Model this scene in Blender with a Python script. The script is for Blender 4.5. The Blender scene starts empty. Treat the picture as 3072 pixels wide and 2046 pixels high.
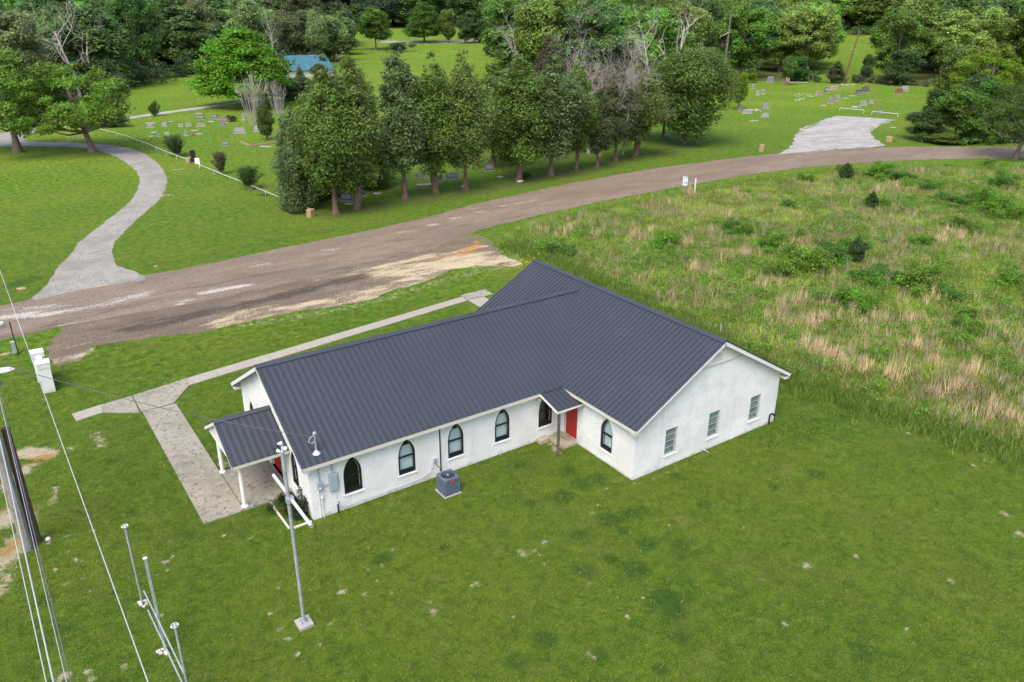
import bpy, math, random
import numpy as np
from mathutils import Matrix, Vector
from mathutils.geometry import delaunay_2d_cdt, tessellate_polygon

SC = bpy.context.scene
COL = SC.collection
R = math.radians

# ------------------------------------------------------------------ camera
F, PITCH, ROLL, YAW = 2389.36, 0.4076, 0.004, 0.9666
CAM = np.array([-8.594, -26.487, 19.46])
fw = np.array([math.cos(YAW) * math.cos(PITCH), math.sin(YAW) * math.cos(PITCH), -math.sin(PITCH)])
rt0 = np.array([math.sin(YAW), -math.cos(YAW), 0.0])
up0 = np.cross(rt0, fw)
rt = math.cos(ROLL) * rt0 + math.sin(ROLL) * up0
up = -math.sin(ROLL) * rt0 + math.cos(ROLL) * up0
cam_data = bpy.data.cameras.new('camera')
cam = bpy.data.objects.new('camera', cam_data)
COL.objects.link(cam)
cam_data.sensor_width = 36.0
cam_data.lens = F / 3072 * 36
cam_data.clip_end = 3000
cam_data.clip_start = 0.5
mw = Matrix.Identity(4)
for i in range(3):
    mw[i][0], mw[i][1], mw[i][2], mw[i][3] = rt[i], up[i], -fw[i], CAM[i]
cam.matrix_world = mw
SC.camera = cam

# ------------------------------------------------------------------ light
SUN_EL, SUN_AZ = R(56), R(215)      # azimuth measured from +x, counter-clockwise: where the sun stands
world = bpy.data.worlds.new('World')
SC.world = world
world.use_nodes = True
wn = world.node_tree
sky = wn.nodes.new('ShaderNodeTexSky')
sky.sky_type = 'NISHITA'
sky.sun_disc = False
sky.sun_elevation = SUN_EL
sky.sun_rotation = R(90) - SUN_AZ
sky.air_density = 1.0
sky.dust_density = 3.5
sky.ozone_density = 1.0
wn.links.new(sky.outputs[0], wn.nodes['Background'].inputs[0])
wn.nodes['Background'].inputs[1].default_value = 0.15
sun_d = bpy.data.lights.new('sun', 'SUN')
sun_d.energy = 1.25
sun_d.angle = R(35)
sun_d.color = (1.0, 0.95, 0.87)
sun = bpy.data.objects.new('sun', sun_d)
COL.objects.link(sun)
sdir = Vector((math.cos(SUN_AZ) * math.cos(SUN_EL), math.sin(SUN_AZ) * math.cos(SUN_EL), math.sin(SUN_EL)))
sun.rotation_euler = sdir.to_track_quat('Z', 'Y').to_euler()
sun.location = (0, 0, 60)
SC.view_settings.view_transform = 'Standard'
SC.view_settings.look = 'None'
SC.view_settings.gamma = 1.0
SC.view_settings.exposure = 1.25
SC.view_settings.use_curve_mapping = False


# ------------------------------------------------------------------ where things stand
def gz(x, y):
    """height of the land: flat round the church, rising gently beyond 260 m"""
    d = np.hypot(np.asarray(x) - CAM[0], np.asarray(y) - CAM[1])
    t = np.clip((d - 260) / 460, 0, 1)
    return 15 * t * t * (3 - 2 * t)


def at(px, py, z=None):
    """point of the land (or of the level z) seen at pixel px, py of the 3072 px photograph"""
    d = fw + (px - 1536) / F * rt + (1023 - py) / F * up
    zz = 0.0 if z is None else z
    for _ in range(1 if z is not None else 25):
        t = (zz - CAM[2]) / d[2]
        P = CAM + t * d
        if z is None:
            zz = 0.5 * zz + 0.5 * float(gz(P[0], P[1]))
    return P


def xy(px, py):
    P = at(px, py)
    return (P[0], P[1])


def ov(L):      # coordinates read off the 2354 px overview
    return [xy(x * 1.305, y * 1.305) for x, y in L]


def za(L, s=2.299, ox=0, oy=0):
    return [xy(ox + x / s, oy + y / s) for x, y in L]


def mpp(px, py):
    P = at(px, py)
    return float((P - CAM) @ fw) / F


# ------------------------------------------------------------------ materials
def new_mat(name):
    m = bpy.data.materials.new(name)
    m.use_nodes = True
    nt = m.node_tree
    b = nt.nodes['Principled BSDF']
    b.inputs['Specular IOR Level'].default_value = 0.3
    return m, nt, b


def N(nt, t, **kw):
    n = nt.nodes.new(t)
    for k, v in kw.items():
        setattr(n, k, v)
    return n


def rgba(c):
    return (c[0], c[1], c[2], 1.0)


def mix(nt, fac, a, b, mode='MIX'):
    n = N(nt, 'ShaderNodeMix', data_type='RGBA', blend_type=mode)
    for sock, v in ((n.inputs[0], fac), (n.inputs[6], a), (n.inputs[7], b)):
        if isinstance(v, (int, float)):
            sock.default_value = v
        elif isinstance(v, tuple):
            sock.default_value = rgba(v)
        else:
            nt.links.new(v, sock)
    return n.outputs[2]


def math_n(nt, op, a, b=None, c=None, clamp=False):
    n = N(nt, 'ShaderNodeMath', operation=op, use_clamp=clamp)
    for i, v in enumerate((a, b, c)):
        if v is None:
            continue
        if isinstance(v, (int, float)):
            n.inputs[i].default_value = v
        else:
            nt.links.new(v, n.inputs[i])
    return n.outputs[0]


def ramp(nt, v, lo, hi):
    n = N(nt, 'ShaderNodeMapRange', interpolation_type='SMOOTHSTEP')
    nt.links.new(v, n.inputs[0])
    n.inputs[1].default_value = lo
    n.inputs[2].default_value = hi
    return n.outputs[0]


def noise(nt, co, scale, detail=3.0, rough=0.55, stretch=None):
    if stretch:
        mp = N(nt, 'ShaderNodeMapping')
        mp.inputs['Scale'].default_value = stretch[:3]
        if len(stretch) > 3:
            mp.inputs['Rotation'].default_value = (0, 0, stretch[3])
        nt.links.new(co, mp.inputs[0])
        co = mp.outputs[0]
    n = N(nt, 'ShaderNodeTexNoise')
    n.inputs['Scale'].default_value = scale
    n.inputs['Detail'].default_value = detail
    n.inputs['Roughness'].default_value = rough
    nt.links.new(co, n.inputs['Vector'])
    return n.outputs[0]


def bump(nt, b, h, strength, dist):
    n = N(nt, 'ShaderNodeBump')
    n.inputs['Strength'].default_value = strength
    n.inputs['Distance'].default_value = dist
    nt.links.new(h, n.inputs['Height'])
    nt.links.new(n.outputs[0], b.inputs['Normal'])


def position(nt):
    return N(nt, 'ShaderNodeNewGeometry').outputs['Position']


def objco(nt):
    return N(nt, 'ShaderNodeTexCoord').outputs['Object']


def simple(name, col, rough=0.6, metal=0.0, spots=(), bmp=None, spec=0.3, world_co=False):
    """base colour with layers of noise-driven variation: spots = (scale, colour, lo, hi)"""
    m, nt, b = new_mat(name)
    co = position(nt) if world_co else objco(nt)
    c = None
    for sc, c2, lo, hi in spots:
        f = ramp(nt, noise(nt, co, sc), lo, hi)
        c = mix(nt, f, c if c is not None else tuple(col), tuple(c2))
    if name == 'white_painted_brick':       # soil splashed on the lowest courses, faint runs of grime
        sp = N(nt, 'ShaderNodeSeparateXYZ')
        nt.links.new(position(nt), sp.inputs[0])
        w_ = math_n(nt, 'MULTIPLY_ADD', noise(nt, position(nt), 2.5, 4), .5, -.08)
        f = ramp(nt, math_n(nt, 'SUBTRACT', w_, sp.outputs[2]), -.02, .28)
        c = mix(nt, math_n(nt, 'MULTIPLY', f, .75), c, (.30, .22, .15))
        f = ramp(nt, noise(nt, position(nt), 3.0, 4, .6, (1, 1, .12)), .56, .78)
        c = mix(nt, math_n(nt, 'MULTIPLY', f, .35), c, (.36, .36, .33))
    if c is None:
        b.inputs['Base Color'].default_value = rgba(col)
    else:
        nt.links.new(c, b.inputs['Base Color'])
    b.inputs['Roughness'].default_value = rough
    b.inputs['Metallic'].default_value = metal
    b.inputs['Specular IOR Level'].default_value = spec
    if bmp:
        bump(nt, b, noise(nt, co, bmp[0], 4), bmp[1], bmp[2])
    return m


M = {}
M['white_brick'] = simple('white_painted_brick', (.66, .67, .66), .75, spots=((1.1, (.54, .555, .56), .45, .75), (18, (.46, .46, .45), .55, .8), (.35, (.57, .57, .55), .4, .7)), bmp=(60, .5, .004))
M['white_mortar'] = simple('white_painted_mortar', (.36, .36, .345), .85, spots=((2.5, (.19, .19, .175), .5, .8),))
M['white_trim'] = simple('white_trim', (.58, .575, .54), .5, spots=((2.2, (.5, .49, .44), .5, .8),))
M['cream_trim'] = simple('cream_trim', (.5, .485, .42), .5, spots=((3, (.42, .4, .33), .5, .8),))
M['black_frame'] = simple('black_window_frame', (.012, .012, .018), .35)
M['grey_frame'] = simple('grey_window_frame', (.42, .44, .46), .4, .3)
M['blind'] = simple('pale_blind', (.74, .78, .80), .6, spots=((1.5, (.66, .71, .73), .45, .7),))
M['dark_inside'] = simple('dark_interior', (.03, .03, .028), .9, spots=((2, (.06, .058, .045), .5, .7),))
M['louvre'] = simple('window_louvre_glass', (.13, .18, .18), .12, spots=((3, (.09, .13, .13), .4, .6),), spec=.6)
M['red_door'] = simple('red_door_paint', (.36, .025, .018), .4, spots=((4, (.28, .02, .015), .45, .7),))
M['concrete'] = simple('concrete_slab', (.25, .228, .18), .9, spots=((.5, (.18, .165, .128), .4, .7), (3, (.29, .27, .225), .5, .7), (6, (.12, .11, .085), .52, .68)), bmp=(40, .3, .01), world_co=True)
M['concrete2'] = simple('old_concrete', (.27, .25, .205), .9, spots=((.9, (.27, .24, .2), .45, .7), (5, (.33, .305, .255), .5, .7), (14, (.2, .18, .15), .6, .75)), bmp=(40, .4, .01), world_co=True)
M['patio'] = simple('patio_concrete', (.3, .26, .19), .9, spots=((1.5, (.2, .17, .12), .45, .7), (8, (.36, .32, .25), .5, .7)), bmp=(40, .4, .01), world_co=True)
M['bronze_pole'] = simple('dark_weathered_post', (.1, .09, .08), .7, spots=((6, (.05, .045, .04), .4, .7), (2, (.2, .17, .13), .55, .75)))
M['galv'] = simple('galvanised_metal', (.36, .385, .41), .45, .35, spots=((6, (.27, .29, .31), .45, .7), (1.3, (.46, .49, .53), .5, .75)))
M['white_metal'] = simple('white_metal', (.5, .51, .53), .4, spots=((4, (.4, .4, .42), .5, .7),))
M['elec_grey'] = simple('electrical_grey_paint', (.27, .33, .38), .45, .1)
M['ac_grey'] = simple('air_conditioner_blue_grey', (.09, .115, .155), .45, .2, spots=((5, (.12, .15, .19), .5, .7),))
M['ac_dark'] = simple('air_conditioner_dark', (.02, .022, .03), .5)
M['black_plastic'] = simple('black_plastic', (.012, .012, .014), .5)
M['red_badge'] = simple('red_badge', (.5, .03, .02), .4)
M['wood_old'] = simple('old_grey_pole_wood', (.2, .185, .16), .9, spots=((3, (.12, .1, .085), .45, .7), (12, (.28, .26, .22), .5, .7)), bmp=(20, .8, .02))
M['wood_brown'] = simple('creosote_pole_wood', (.085, .055, .04), .85, spots=((3, (.05, .032, .024), .4, .7), (.6, (.17, .1, .07), .5, .7)), bmp=(20, .8, .02))
M['wood_red'] = simple('red_brown_pole_wood', (.13, .06, .04), .85, spots=((1, (.14, .07, .05), .45, .7),))
M['wire'] = simple('bright_aluminium_cable', (.42, .43, .44), .4, .2)
M['wire_dark'] = simple('dark_cable', (.09, .09, .1), .5)
M['blue_plastic'] = simple('blue_plastic', (.01, .07, .5), .4)
M['granite_grey'] = simple('grey_granite', (.22, .22, .23), .6, spots=((30, (.17, .17, .18), .45, .6), (2, (.28, .28, .28), .5, .7)))
M['granite_pale'] = simple('pale_granite', (.28, .27, .245), .65, spots=((20, (.3, .29, .27), .45, .6), (2, (.27, .26, .23), .55, .7)))
M['granite_dark'] = simple('dark_granite', (.075, .08, .09), .4, spots=((20, (.12, .12, .13), .5, .7),))
M['granite_pink'] = simple('pink_granite', (.42, .25, .2), .6, spots=((20, (.33, .19, .15), .45, .6),))
M['granite_red'] = simple('red_brown_granite', (.25, .085, .05), .5, spots=((20, (.17, .06, .04), .45, .6),))
M['stone_tan'] = simple('tan_sandstone', (.27, .19, .105), .9, spots=((5, (.3, .2, .11), .45, .7), (1, (.33, .25, .15), .5, .7)), bmp=(15, .8, .03))
M['flower_red'] = simple('red_flowers', (.35, .05, .04), .7, spots=((9, (.6, .3, .3), .5, .6),))
M['flower_white'] = simple('white_flowers', (.34, .35, .30), .7)
M['flower_yellow'] = simple('yellow_flowers', (.65, .42, .03), .7)
M['blue_roof'] = simple('turquoise_metal_roof', (.04, .13, .165), .5, .2, spots=((.6, (.06, .165, .205), .45, .7),))
M['sign_white'] = simple('white_sign_sheet', (.72, .73, .74), .4)
M['sign_black'] = simple('black_sign_ink', (.012, .012, .013), .4)
M['rock'] = simple('white_limestone_rock', (.55, .53, .47), .9, spots=((4, (.4, .38, .33), .45, .7),), bmp=(12, .8, .03))
M['bark'] = simple('grey_brown_bark', (.13, .10, .08), .95, spots=((2.5, (.1, .075, .06), .42, .68), (9, (.2, .16, .13), .52, .7)), bmp=(9, 1, .05))
M['cedar_bark'] = simple('reddish_cedar_bark', (.14, .09, .068), .95, spots=((3, (.1, .06, .045), .42, .65), (9, (.24, .17, .14), .52, .7)), bmp=(10, 1, .05))
M['dead_bark'] = simple('bleached_dead_wood', (.34, .31, .28), .9, spots=((2, (.3, .26, .22), .45, .7),))
M['twig'] = simple('grey_twigs', (.33, .29, .265), .95, spots=((1, (.24, .2, .175), .45, .7),))


def roof_mat():
    m, nt, b = new_mat('slate_blue_metal_roof')
    co = objco(nt)
    f = ramp(nt, noise(nt, co, .45, 2), .35, .7)
    c = mix(nt, f, (.027, .032, .041), (.031, .037, .050))
    f = ramp(nt, noise(nt, co, 40, 2), .4, .7)
    c = mix(nt, math_n(nt, 'MULTIPLY', f, .5), c, (.055, .06, .075))
    nt.links.new(c, b.inputs['Base Color'])
    b.inputs['Roughness'].default_value = .42
    b.inputs['Specular IOR Level'].default_value = .5
    return m


M['roof'] = roof_mat()
M['roof_dark'] = simple('dark_roof_trim', (.04, .042, .06), .45)


def glass_mat():
    m, nt, b = new_mat('window_glass')
    nt.nodes.remove(b)
    tr = N(nt, 'ShaderNodeBsdfTransparent')
    tr.inputs[0].default_value = (.85, .9, .9, 1)
    gl = N(nt, 'ShaderNodeBsdfGlossy')
    gl.inputs['Roughness'].default_value = .03
    fr = N(nt, 'ShaderNodeLayerWeight')
    fr.inputs[0].default_value = .5
    fac = math_n(nt, 'MULTIPLY_ADD', math_n(nt, 'POWER', fr.outputs['Facing'], 4), .8, .035)
    mx = N(nt, 'ShaderNodeMixShader')
    nt.links.new(fac, mx.inputs[0])
    nt.links.new(tr.outputs[0], mx.inputs[1])
    nt.links.new(gl.outputs[0], mx.inputs[2])
    nt.links.new(mx.outputs[0], nt.nodes['Material Output'].inputs[0])
    return m


M['glass'] = glass_mat()


def leaf_mat(name='foliage', trans=.40):
    """leaf colour = the tree's own colour (object colour) varied leaf by leaf"""
    m, nt, b = new_mat(name)
    oi = N(nt, 'ShaderNodeObjectInfo')
    a = N(nt, 'ShaderNodeAttribute', attribute_name='tone')
    hs = N(nt, 'ShaderNodeHueSaturation')
    nt.links.new(oi.outputs['Color'], hs.inputs['Color'])
    nt.links.new(math_n(nt, 'MULTIPLY_ADD', a.outputs['Fac'], .05, .475), hs.inputs['Hue'])
    nt.links.new(math_n(nt, 'MULTIPLY_ADD', a.outputs['Fac'], 1.15, .38), hs.inputs['Value'])
    hs.inputs['Saturation'].default_value = 1.0
    nt.links.new(hs.outputs[0], b.inputs['Base Color'])
    b.inputs['Roughness'].default_value = .55
    b.inputs['Specular IOR Level'].default_value = .25
    t = N(nt, 'ShaderNodeBsdfTranslucent')
    nt.links.new(hs.outputs[0], t.inputs[0])
    mx = N(nt, 'ShaderNodeMixShader')
    mx.inputs[0].default_value = trans
    nt.links.new(b.outputs[0], mx.inputs[1])
    nt.links.new(t.outputs[0], mx.inputs[2])
    nt.links.new(mx.outputs[0], nt.nodes['Material Output'].inputs[0])
    return m


M['leaf'] = leaf_mat()


def blade_mat(name):
    """blades carry their own colour, a property of each plant"""
    m, nt, b = new_mat(name)
    a = N(nt, 'ShaderNodeAttribute', attribute_name='blade_colour')
    nt.links.new(a.outputs['Color'], b.inputs['Base Color'])
    b.inputs['Roughness'].default_value = .6
    b.inputs['Specular IOR Level'].default_value = .15
    t = N(nt, 'ShaderNodeBsdfTranslucent')
    nt.links.new(a.outputs['Color'], t.inputs[0])
    mx = N(nt, 'ShaderNodeMixShader')
    mx.inputs[0].default_value = .25
    nt.links.new(b.outputs[0], mx.inputs[1])
    nt.links.new(t.outputs[0], mx.inputs[2])
    nt.links.new(mx.outputs[0], nt.nodes['Material Output'].inputs[0])
    return m


M['blade'] = blade_mat('grass_blades')


def land_mat():
    m, nt, b = new_mat('lawn_and_field_ground')
    co = position(nt)
    at1 = N(nt, 'ShaderNodeAttribute', attribute_name='cover')
    at2 = N(nt, 'ShaderNodeAttribute', attribute_name='cover_b')
    s1 = N(nt, 'ShaderNodeSeparateColor')
    nt.links.new(at1.outputs['Color'], s1.inputs[0])
    s2 = N(nt, 'ShaderNodeSeparateColor')
    nt.links.new(at2.outputs['Color'], s2.inputs[0])
    sand, dark, field = s1.outputs[0], s1.outputs[1], s1.outputs[2]
    far, clay, litter = s2.outputs[0], s2.outputs[1], s2.outputs[2]
    big = noise(nt, co, .09, 3)
    mid = noise(nt, co, .8, 4, .6)
    fine = noise(nt, co, 13, 5, .8)
    vfine = noise(nt, co, 34, 3, .7)
    c = mix(nt, ramp(nt, mid, .32, .68), (.046, .108, .007), (.088, .158, .011))
    c = mix(nt, math_n(nt, 'MULTIPLY', ramp(nt, big, .44, .60), .65), c, (.105, .150, .014))
    c = mix(nt, math_n(nt, 'MULTIPLY', ramp(nt, noise(nt, co, .17, 4, .7), .50, .66), .5), c, (.034, .088, .008))
    c = mix(nt, math_n(nt, 'MULTIPLY', ramp(nt, fine, .48, .60), .8), c, (.20, .25, .040))
    c = mix(nt, math_n(nt, 'MULTIPLY', ramp(nt, vfine, .52, .42), .85), c, (.014, .034, .005))
    c = mix(nt, math_n(nt, 'MULTIPLY', ramp(nt, noise(nt, co, 2.4, 5, .75), .50, .66), .45), c, (.13, .165, .03))
    c = mix(nt, math_n(nt, 'MULTIPLY', ramp(nt, noise(nt, co, 3.3, 5, .75), .50, .38), .5), c, (.024, .056, .007))
    # yellowish worn wisps
    wear = noise(nt, co, .45, 5, .65)
    c = mix(nt, math_n(nt, 'MULTIPLY', ramp(nt, wear, .56, .74), .6), c, (.16, .14, .05))
    # brighter far lawns
    cf = mix(nt, ramp(nt, mid, .35, .7), (.085, .195, .008), (.135, .240, .013))
    cf = mix(nt, ramp(nt, noise(nt, co, .07, 3), .4, .7), cf, (.21, .27, .018))
    pch = noise(nt, co, 1.6, 5, .75)
    cf = mix(nt, math_n(nt, 'MULTIPLY', ramp(nt, pch, .46, .58), .8), cf, (.23, .31, .035))
    cf = mix(nt, math_n(nt, 'MULTIPLY', ramp(nt, noise(nt, co, 2.1, 5, .8), .53, .42), .8), cf, (.028, .085, .008))
    cf = mix(nt, math_n(nt, 'MULTIPLY', ramp(nt, noise(nt, co, .3, 6, .75), .50, .66), .6), cf, (.19, .175, .05))
    cf = mix(nt, math_n(nt, 'MULTIPLY', ramp(nt, fine, .6, .4), .5), cf, (.035, .07, .008))
    c = mix(nt, far, c, cf)
    # lush dark clumps
    dk = ramp(nt, math_n(nt, 'MULTIPLY_ADD', math_n(nt, 'SUBTRACT', fine, .5), .9, dark), .3, .7)
    c = mix(nt, math_n(nt, 'MULTIPLY', dk, .55), c, (.024, .070, .014))
    # rough field ground
    fc = mix(nt, ramp(nt, mid, .35, .65), (.125, .135, .05), (.10, .16, .026))
    fc = mix(nt, math_n(nt, 'MULTIPLY', ramp(nt, fine, .45, .7), .7), fc, (.2, .17, .1))
    c = mix(nt, field, c, fc)
    # leaf litter under the cedars
    lt = ramp(nt, math_n(nt, 'MULTIPLY_ADD', math_n(nt, 'SUBTRACT', mid, .5), 1.2, litter), .35, .8)
    c = mix(nt, math_n(nt, 'MULTIPLY', lt, .75), c, mix(nt, ramp(nt, fine, .4, .6), (.10, .085, .04), (.05, .07, .015)))
    # bare sand and clay
    rag = math_n(nt, 'ADD', math_n(nt, 'MULTIPLY', math_n(nt, 'SUBTRACT', noise(nt, co, 3.2, 5, .7), .5), 1.5),
                 math_n(nt, 'MULTIPLY', math_n(nt, 'SUBTRACT', vfine, .5), .9))
    sf = math_n(nt, 'MULTIPLY', ramp(nt, math_n(nt, 'ADD', rag, sand), .40, .80), .95)
    sc = mix(nt, ramp(nt, fine, .35, .65), (.34, .275, .17), (.50, .43, .31))
    sc = mix(nt, ramp(nt, math_n(nt, 'ADD', rag, clay), .4, .8), sc, (.36, .2, .065))
    c = mix(nt, sf, c, sc)
    nt.links.new(c, b.inputs['Base Color'])
    b.inputs['Roughness'].default_value = .95
    b.inputs['Specular IOR Level'].default_value = .1
    h = math_n(nt, 'ADD', vfine, math_n(nt, 'MULTIPLY', fine, .8))
    bump(nt, b, h, 1.0, .07)
    return m


M['land'] = land_mat()


def gravel_mat(name, base, alt, pale, dark, streak=(1, 1, 1, 0)):
    """worn paving: 'cover' channels = pale patch, dark gravel, sand/clay"""
    m, nt, b = new_mat(name)
    co = position(nt)
    a = N(nt, 'ShaderNodeAttribute', attribute_name='cover')
    s = N(nt, 'ShaderNodeSeparateColor')
    nt.links.new(a.outputs['Color'], s.inputs[0])
    mid = noise(nt, co, .7, 5, .65, streak)
    fine = noise(nt, co, 7, 5, .75)
    vf = noise(nt, co, 30, 2, .7)
    c = mix(nt, ramp(nt, mid, .35, .65), base, alt)
    c = mix(nt, math_n(nt, 'MULTIPLY', ramp(nt, fine, .49, .60), .75), c, tuple(min(1, v * 1.6) for v in base))
    c = mix(nt, math_n(nt, 'MULTIPLY', ramp(nt, noise(nt, co, 2.2, 6, .75), .50, .62), .5), c, tuple(v * .6 for v in base))
    bg = noise(nt, co, .22, 5, .7, streak)
    c = mix(nt, math_n(nt, 'MULTIPLY', ramp(nt, bg, .42, .62), .6), c, tuple(v * .62 for v in base))
    c = mix(nt, math_n(nt, 'MULTIPLY', ramp(nt, vf, .53, .43), .65), c, tuple(v * .4 for v in base))
    rag = math_n(nt, 'ADD', math_n(nt, 'MULTIPLY', math_n(nt, 'SUBTRACT', mid, .5), 2.3),
                 math_n(nt, 'MULTIPLY', math_n(nt, 'SUBTRACT', fine, .5), 2.3))
    dkc = mix(nt, ramp(nt, vf, .4, .62), dark, tuple(v * 2.1 for v in dark))
    c = mix(nt, ramp(nt, math_n(nt, 'ADD', rag, s.outputs[1]), .38, .72), c, dkc)
    pl = mix(nt, ramp(nt, fine, .35, .7), pale, tuple(v * .72 for v in pale))
    c = mix(nt, ramp(nt, math_n(nt, 'ADD', rag, s.outputs[0]), .42, .7), c, pl)
    sd = mix(nt, ramp(nt, fine, .4, .65), (.45, .375, .25), (.30, .235, .145))
    c = mix(nt, ramp(nt, math_n(nt, 'ADD', rag, s.outputs[2]), .42, .7), c, sd)
    a2 = N(nt, 'ShaderNodeAttribute', attribute_name='cover_b')
    s2 = N(nt, 'ShaderNodeSeparateColor')
    nt.links.new(a2.outputs['Color'], s2.inputs[0])
    c = mix(nt, ramp(nt, math_n(nt, 'ADD', rag, s2.outputs[0]), .42, .75), c, (.36, .18, .055))
    gr = mix(nt, ramp(nt, fine, .4, .65), (.07, .12, .014), (.15, .19, .035))
    c = mix(nt, ramp(nt, math_n(nt, 'ADD', rag, s2.outputs[1]), .45, .7), c, gr)
    nt.links.new(c, b.inputs['Base Color'])
    b.inputs['Roughness'].default_value = .92
    b.inputs['Specular IOR Level'].default_value = .15
    bump(nt, b, math_n(nt, 'ADD', vf, fine), .8, .03)
    return m


M['road'] = gravel_mat('worn_chip_seal_road', (.225, .175, .130), (.165, .125, .090), (.42, .395, .35), (.058, .046, .036), (.35, 1.3, 1, R(-35)))
M['shoulder'] = gravel_mat('gravel_shoulder', (.18, .142, .102), (.115, .088, .062), (.40, .37, .32), (.042, .034, .026), (.45, 1.3, 1, R(-20)))
M['drive'] = gravel_mat('grey_driveway', (.30, .285, .25), (.235, .222, .195), (.42, .40, .36), (.14, .13, .11))
M['lot'] = gravel_mat('white_caliche_lot', (.38, .365, .345), (.27, .25, .235), (.46, .45, .44), (.17, .135, .115), (.6, 1.2, 1, R(-50)))


# ------------------------------------------------------------------ object helpers
def link(o, parent=None):
    COL.objects.link(o)
    if parent is not None:
        o.parent = parent
    return o


def tag(o, label=None, cat=None, group=None, kind=None):
    if label:
        o['label'] = label
    if cat:
        o['category'] = cat
    if group:
        o['group'] = group
    if kind:
        o['kind'] = kind
    return o


def empty(name, loc, rz=0.0, label=None, cat=None, group=None):
    o = bpy.data.objects.new(name, None)
    o.location = loc
    o.rotation_euler = (0, 0, rz)
    o.empty_display_size = .3
    link(o)
    return tag(o, label, cat, group)


def mesh_np(name, V, Fc, mat, smooth=False, tone=None, blade=None):
    """mesh from numpy arrays; all faces have the same number of corners"""
    me = bpy.data.meshes.new(name)
    V = np.asarray(V, np.float32)
    Fc = np.asarray(Fc, np.int32)
    k = Fc.shape[1]
    me.vertices.add(len(V))
    me.vertices.foreach_set('co', V.ravel())
    me.loops.add(Fc.size)
    me.loops.foreach_set('vertex_index', Fc.ravel())
    me.polygons.add(len(Fc))
    me.polygons.foreach_set('loop_start', np.arange(len(Fc), dtype=np.int32) * k)
    if smooth:
        me.polygons.foreach_set('use_smooth', np.ones(len(Fc), bool))
    me.materials.append(mat)
    if tone is not None:
        a = me.attributes.new('tone', 'FLOAT', 'POINT')
        a.data.foreach_set('value', np.asarray(tone, np.float32))
    if blade is not None:
        a = me.attributes.new('blade_colour', 'FLOAT_COLOR', 'POINT')
        c = np.ones((len(V), 4), np.float32)
        c[:, :3] = blade
        a.data.foreach_set('color', c.ravel())
    me.update(calc_edges=True)
    me.validate()
    return me


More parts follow.
